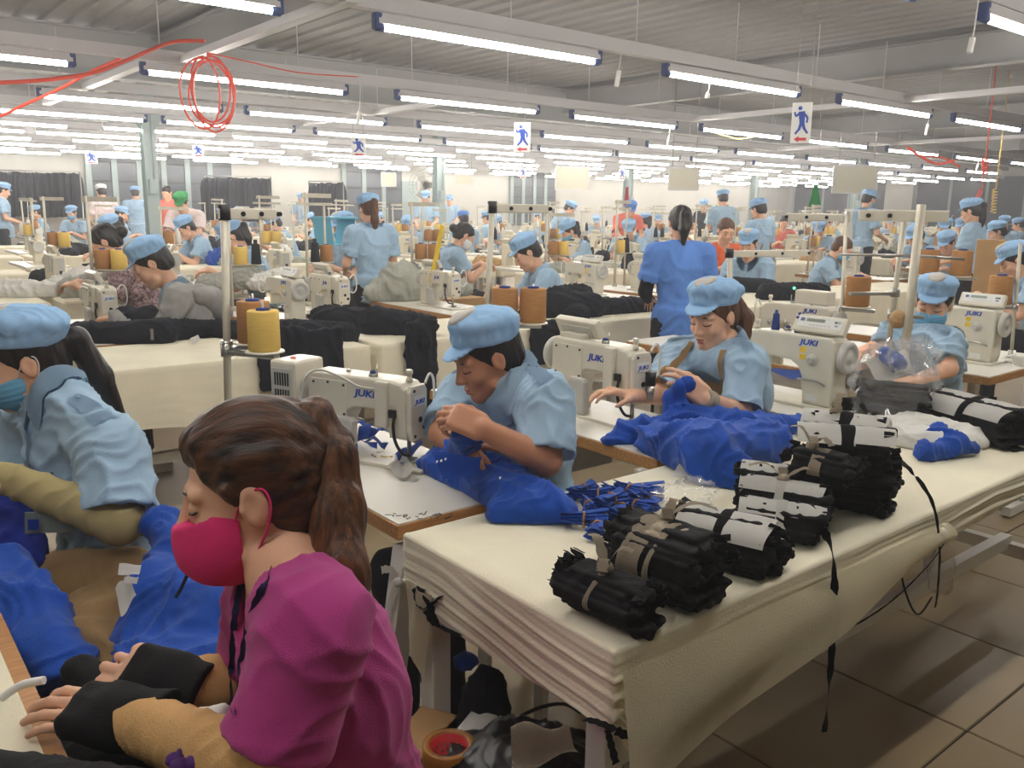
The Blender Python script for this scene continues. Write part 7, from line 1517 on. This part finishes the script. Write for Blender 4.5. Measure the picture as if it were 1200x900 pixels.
# third row: pale grey garments at left
greys = [(-5, 305, 1, .9), (60, 322, 4, .9), (100, 305, 2, .8), (200, 312, 4, .9), (250, 310, 0, .9), (20, 318, 0, .9), (70, 312, 2, 1.0), (120, 318, 1, 1.0), (165, 316, 0, 1.0), (40, 300, 4, 1.0), (235, 322, 1, .9), (285, 312, 2, 1.0), (320, 305, 0, 1.1), (345, 312, 3, .9)]
for i, (x, y, k, s) in enumerate(greys):
    p = atz(x, y, 0.80); d = depth_of(p)
    if d > 9 or d < 5: p = at(x, y, 7.4); 
    heap_at(Vector((p.x, min(max(p.y, 6.95), 7.5), TT - .002)), k, 'grey_cloth' if i % 3 else 'white_cloth', '%s pale grey cloth pile from the left on the third row table' % ORD[i], R.uniform(0, 6), s * .8, s * .95)
for i, (x, y, k, m, d, s) in enumerate([(470, 305, 2, 'grey_cloth', 6.6, .9), (505, 300, 4, 'white_paper', 6.8, .9), (525, 300, 0, 'grey_cloth', 7.0, .7)]):
    p = at(x, y, d); heap_at(Vector((p.x, p.y, TT)), k, m, ('grey cloth pile before the worker with the dark hair', 'crumpled white paper pile beside the yellow strip', 'low grey cloth pile right of the yellow strip')[i], i * 1.3, s, s * 1.5)
cb_ = empty('carton', Vector((aty(500, 335, 6.2).x, 6.2, 0)), 0.0, 'large brown carton carrying grey cloth in the second row aisle', 'box'); MB().box((0, 0, .36), (0.9, .5, .72), bevel=.005).build('carton_body', M['carton'], cb_); MB().box((0, 0, .735), (0.92, .12, .004)).build('tape_strip', M['tape'], cb_)
tag(MB().box((0, 0, .2), (.035, .012, .42), rot=Euler((.2, .12, 0)).to_matrix(), bevel=.003).build('yellow_strip', M['yellow_print'], None, loc=at(512, 330, 6.2)), 'bright yellow strip leaning on the grey cloth pile', 'strip')
ab = empty('basket', at(392, 275, 8.2) - Vector((0, 0, .1)), .3, 'light blue plastic basket left of the masked worker', 'basket'); MB().prism([(-.13, 0), (.13, 0), (.17, .25), (.16, .25), (.12, .01), (-.12, .01), (-.16, .25), (-.17, .25)], lambda u, v, d: (u, d, v), -.12, .12).build('basket_shell', M['aqua'], ab); MB().box((0, 0, .26), (.36, .27, .02), bevel=.006).build('rim', M['aqua'], ab)
for i, (x, y, d, w, h) in enumerate([(1107, 285, 12.0, .34, .3), (1160, 300, 8.0, .3, .3)]):
    p = at(x, y, d); p.z = p.z + h / 2; h = p.z; o = empty('carton', Vector((p.x, p.y, 0)), .4, ('brown carton hiding the worker behind it at right', 'brown carton beside the standing long haired worker')[i], 'box'); MB().box((0, 0, h / 2), (w, w * .8, h), bevel=.004).build('carton_body', M['carton'], o); MB().box((0, 0, h + .001), (w, .06, .003)).build('tape_strip', M['tape'], o)
# rows 3 to 8
MACH_N = 0
CM = {}
fm = MB(); fm.box((0, 0, .25), (.9, .5, .5)); 
def row_table(a, b, y, k, i):
    L = b - a; key = round(L, 2)
    if key not in CM:
        t = MB(); t.box((0, 0, TT - .14), (L, .7, .28), bevel=.015, seg=1); me = t.mesh('cloth_cover'); me.materials.append(M['cream_cloth'])
        t = MB(); 
        for xx in (-L / 2 + .1, L / 2 - .1): t.box((xx, -.28, .25), (.05, .05, .5)); t.box((xx, .28, .25), (.05, .05, .5)); t.box((xx, 0, .2), (.04, .5, .04))
        lm = t.mesh('leg_frame'); lm.materials.append(M['white_metal']); CM[key] = (me, lm)
    o = empty('cloth_table', ((a + b) / 2, y + .36, 0), 0, 'cream cloth covered table, %s from the left in the %s row' % (ordw(i + 1), ORD[k]), 'table', 'cloth tables of the hall'); link('cloth_cover', CM[key][0], None, o); link('leg_frame', CM[key][1], None, o)
tt_ = MB(); tt_.box((0, 0, TT), (.44, 1.1, .03), bevel=.003, seg=1); TTOP = tt_.mesh('table_top'); TTOP.materials.append(M['laminate']); tt_ = MB(); tt_.box((0, -.4, .38), (.05, .04, .74)); tt_.box((0, .4, .38), (.05, .04, .74)); tt_.box((0, 0, .06), (.05, .8, .04)); tt_.box((0, -.4, .03), (.42, .05, .05)); tt_.box((0, .4, .03), (.42, .05, .05)); TLEG = tt_.mesh('leg_frame'); TLEG.materials.append(M['white_metal'])
COLS = ['navy', 'navy', 'white_cloth', 'grey_cloth', 'royal', 'black', 'navy', 'carton', 'grey_cloth', 'greige']
for k in range(2, 7):
    y = .9 + 3 * k; x0 = max(-.2, .14 * y - .8); x1 = min(34, 2.55 * y); i = 0; x = x0
    TL = 1.12 if k < 5 else 2.25
    while x < x1 - 1.0:
        ok = not blocked(x, x + TL, y, y + .7, .1)
        if ok: row_table(x, x + TL, y, k, i)
        for j in range(2 if ok else 0):
            hx = x + R.uniform(.25, TL - .25); hy = y + R.uniform(.2, .5); ci = R.choice(COLS) if not (k == 2 and x < 6) else R.choice(['grey_cloth', 'white_cloth', 'grey_cloth', 'navy'])
            if not blocked(hx - .2, hx + .2, hy - .2, hy + .2, .0) and inview((hx, hy, .8), 0, 0): heap_at(Vector((hx, hy, TT - .002)), R.randrange(5), ci, '%s cloth heap, %s on the %s cloth table of the %s row' % (ci.replace('_cloth', '').replace('carton', 'tan'), ('first', 'second', 'third', 'fourth')[j], ordw(i + 1), ORD[k]), R.uniform(0, 6), R.uniform(.6, .95), R.uniform(.7, 1.3), 'cloth heaps of the %s row' % ORD[k])
        x += TL + .08; i += 1
    n = 0; x = x0 + .4
    while x < x1:
        yy = y + .76; pitch = 1.0 if k < 5 else 1.25
        if inview((x, yy, .9), 0, 0) and not blocked(x - .2, x + .22, yy, yy + 1.1, .1):
            o = empty('sewing_table', (x, yy + .55, 0), 0, 'sewing table with white top, %s from the left in the %s row' % (ordw(n + 1), ORD[k]), 'table', 'sewing tables of the %s row' % ORD[k]); link('table_top', TTOP, None, o); link('leg_frame', TLEG, None, o)
            fr = (n % 2 == 0) ^ (k % 2 == 0); m_ = link('sewing_machine', FARM, None, None, (x, yy + (.75 if fr else .3), TT + .015)); m_.rotation_euler = (0, 0, (-PI / 2 if fr else PI / 2) + R.uniform(-.1, .1)); m_.scale = (.85,) * 3; tag(m_, 'small cream sewing machine %s, %s from the left in the %s row' % ('facing the camera' if fr else 'seen from behind', ordw(n + 1), ORD[k]), 'sewing machine', 'sewing machines of the %s row' % ORD[k])
            st = link('thread_stand', STM[n % 3], None, None, (x + .05, yy + 1.0, TT + .015)); st.rotation_euler = (R.uniform(-.03, .03), R.uniform(-.03, .03), rad(R.choice([-45, -30, 10, 120]))); tag(st, 'thin thread stand on the %s sewing table of the %s row' % (ordw(n + 1), ORD[k]), 'thread stand', 'thread stands of the %s row' % ORD[k])
            if k < 5:
                for j in range(2):
                    q = Vector((.07 + .1 * j, 0, .313)); q = Matrix.Rotation(st.rotation_euler.z, 3, 'Z') @ q + st.location; kk = R.choice(['cone_brown', 'cone_yellow', 'cone_black', 'cone_white', 'cone_white', 'cone_brown']); cone_at(kk, q, '%s %s thread cone on the %s stand of the %s row' % (('inner', 'outer')[j], kk[5:], ordw(n + 1), ORD[k]), 1.0, 'thread cones of the %s row' % ORD[k])
            if k < 5 and R.random() < 0.7:
                ci = R.choice(COLS); heap_at(Vector((x - .03, yy + (.28 if fr else .92), TT + .0145)), R.randrange(5), ci, '%s cloth heap on the %s sewing table of the %s row' % (ci.replace('_cloth', '').replace('carton', 'tan'), ordw(n + 1), ORD[k]), R.uniform(0, 6), R.uniform(.4, .6), R.uniform(.5, .9), 'cloth on the sewing tables of the %s row' % ORD[k])
            n += 1
        x += pitch
# unused prototype check
for o, u in ((mp_f, USED['f']), (mp_r, USED['r'])):
    if not u: o.location = (3, 4.9, TZ)
# --- tall stands at right, near the masked woman
thread_stand(Vector((at(1060, 410, 3.35).x, at(1060, 410, 3.35).y, TT)), at(1080, 240, 3.35), 'tall tan thread stand post in front of the masked woman', [], None, 0.017)
sp = thread_stand(Vector((at(1040, 405, 3.5).x, at(1040, 405, 3.5).y, TT)), at(1060, 255, 3.5), 'thinner tan thread stand post left of the tall tan post', [(0.40, rad(150), .2, ()), (0.31, rad(-60), .12, ())], None, 0.011)
MB().box((0, 0, 0), (.33, .018, .045), rot=Euler((0, 0, rad(-62))).to_matrix(), bevel=.004).build('cross_beam', M['machine'], None, loc=at(1058, 253, 3.42)); o = bpy.data.objects['cross_beam']; tag(o, 'tan cross beam with eyelets on the tall thread stand at right', 'beam')
for q in (-.13, -.05, .06): MB().cyl((q * math.cos(rad(-62)) - .012, q * math.sin(rad(-62)) - .01, 0), (q * math.cos(rad(-62)) + .012, q * math.sin(rad(-62)) + .01, 0), .009, n=10).build('eyelet', M['dark_plastic'], o)
tag(MB().tube([at(985, 298, 3.6), at(1078, 300, 3.4), at(1130, 304, 3.4)], .006, 8).build('thread_rod', M['steel']), 'thin steel thread rod crossing the tall tan stand', 'rod')
sp = thread_stand(Vector((at(985, 420, 3.75).x, at(985, 420, 3.75).y, TT)), at(992, 250, 3.9), 'slim thread stand behind the large machine with lit panel', [(0.30, rad(-70), .14, (.06,))], (rad(110), .28), 0.008)
cone_at('cone_brown', sp[0], 'brown thread cone above the large machine with lit panel', 1.05)
sp = thread_stand(Vector((at(1078, 372, 5.0).x, at(1078, 372, 5.0).y, TT)), at(1080, 262, 5.0), 'thread stand with two brown cones above the masked woman', [(0.36, rad(-65), .3, (.04, .21))], None, 0.008)
cone_at('cone_brown', sp[0], 'left brown thread cone above the masked woman', 1.15); cone_at('cone_brown', sp[1], 'right brown thread cone above the masked woman', 1.15)
sp = thread_stand(Vector((at(1190, 380, 4.3).x, at(1190, 380, 4.3).y, TT)), at(1196, 285, 4.3), 'thread stand at the right edge with a big brown cone', [(0.26, rad(110), .14, (.075,))], None, 0.008)
cone_at('cone_brown', sp[0], 'big brown thread cone at the right edge above the white machine panel', 1.15)
sp = thread_stand(Vector((at(858, 380, 4.4).x, at(858, 380, 4.4).y, TT)), at(855, 293, 4.4), 'tan post with a long slanting arm left of the green indicator light', [], (rad(-15), .55), 0.014)
for i, (x, k) in enumerate(((906, 'cone_blue'), (918, 'cone_blue'))):
    cone_at(k, Vector((2.84, 1.9 - .1 * i, TZ + .318 * .83)), '%s dark blue thread spool on the large machine' % ('left', 'right')[i], .5, 'spools on the large machine')
# wrapped greige knot on the stand, scrap bag, led
heap('cloth_knot', 'crumpled kraft cloth tied to the tall stand by the masked woman', 'cloth', [ell(at(1052, 374, 3.4), (.035, .035, .04))], .006, M['apron'], 4, .012, 16)
mc = make_machine('cream sewing machine behind the large machine, with a green indicator light', panel=False, back=False); place(mc, 3.75, 2.55, TZ, -PI / 2); MB().box((.3, 0, .365), (.22, .08, .08), bevel=.01).build('top_housing', M['machine'], mc); MB().ball((.17, -.02, .41), .008, 8, 6).build('indicator_light', M['led'], mc)
sewing_table(3.5, 3.98, 2.1, 2.75, 'white sewing table behind the large machine with lit panel', box=False)
blb = MB().ball((.02, -.075, .14), .012, 8, 6)
bl_m = [o for o in bpy.data.objects if o.get('label', '').startswith('cream sewing machine facing the camera, second')]
if bl_m: blb.build('lamp', M['bulb'], bl_m[0])
else: blb.bm.free()
tag(flap('paper_cone', [at(1180, 418, 2.9), at(1200, 415, 2.9), at(1215, 430, 2.85), at(1192, 432, 2.85)], M['white_paper'], None), 'white paper corner at the right edge of the front table', 'paper')

for o in [o for o in bpy.data.objects if o.name.startswith('thread_stand') and o.get('category') and 'right edge' in o.get('label', '') or 'above the masked woman' in o.get('label', '') and o.name.startswith('thread_stand') or 'slanting arm' in o.get('label', '')]:
    x, y = o.location.x, o.location.y
    sewing_table(x - .2, x + .2, y - .25, y + .55, 'white sewing table under the %s' % ('thread stand at the right edge' if 'right edge' in o['label'] else 'two coned thread stand' if 'masked' in o['label'] else 'post with the slanting arm'), box=False)

mt = [o for o in bpy.data.objects if o.get('label', '').endswith("under the young man's work") or o.get('label', '').startswith('white sewing table with wood edge under the young')][0]
a, b = at(478, 636, 2.02), at(452, 850, 2.0); d = a - b; rot = d.to_track_quat('Z', 'X').to_matrix()
MB().box((a + b) / 2 - mt.location, (0.085, 0.035, d.length), rot=rot, bevel=0.004).build('slanted_leg', M['white_metal'], mt)
q = at(466, 682, 1.96)
tr_ = empty('white_tie', q, 0, 'white cloth strip knotted round the slanted white table leg', 'ribbon')
MB().ball((0, 0, 0), 0.012, 8, 6).build('knot', M['white_cloth'], tr_)
ribbon('ribbon_end', [V3(0, 0, 0), at(458, 668, 1.95) - q, at(447, 668, 1.95) - q], 0.02, M['white_cloth'], parent=tr_, up=tuple(FW)); ribbon('ribbon_end', [V3(0, 0, 0), at(458, 705, 1.95) - q, at(450, 735, 1.95) - q], 0.02, M['white_cloth'], parent=tr_, up=tuple(FW)); ribbon('ribbon_end', [V3(0, 0, 0), at(480, 680, 1.95) - q, at(494, 682, 1.95) - q], 0.008, M['white_cloth'], parent=tr_, up=tuple(FW))

def stool(x, y, label, h=0.365):
    o = empty('stool', (x, y, 0), 0.3, label, 'stool', 'stools of the workers'); MB().box((0, 0, h - .015), (.3, .26, .03), bevel=.005).build('seat', M['wood'], o)
    lg = MB().box((0, 0, (h - .03) / 2), (.03, .03, h - .03)).mesh('leg'); lg.materials.append(M['white_metal'])
    for sx in (-.12, .12):
        for sy in (-.1, .1): link('leg', lg, None, o, (sx, sy, 0))
for x, y, n in ((.52, .95, 'woman in the magenta shirt'), (1.56, 1.8, 'young man in the blue cap'), (2.62, 1.86, 'woman with the tan apron'), (3.98, 1.76, 'masked woman behind the bag'), (.53, 2.1, 'masked woman at the left edge')): stool(x, y, 'wooden stool under the ' + n)
for q in PEOPLE:
    if 'grey hooded' in q[3] or 'two brown cones' in q[3] or 'hair bun and grey' in q[3] or 'large blue capped' in q[3]: stool(q[0], q[1], 'wooden stool under the ' + ' '.join(q[3].split()[:9]))

tag(flap('cloth_triangle', [fp(892, 431, .012), fp(940, 433, .012), fp(940, 446, .012), fp(925, 444, .012)], M['royal'], None, wob=.002), 'flat royal blue cut piece lying left under the large machine', 'fabric piece')
heap('black_cloth', 'black film wrapped scraps right of the large machine base', 'cloth', [cap(fp(988, 474, .02), fp(1012, 476, .02), .03, .035)], .006, M['black'], 61, .012, 14, TT)
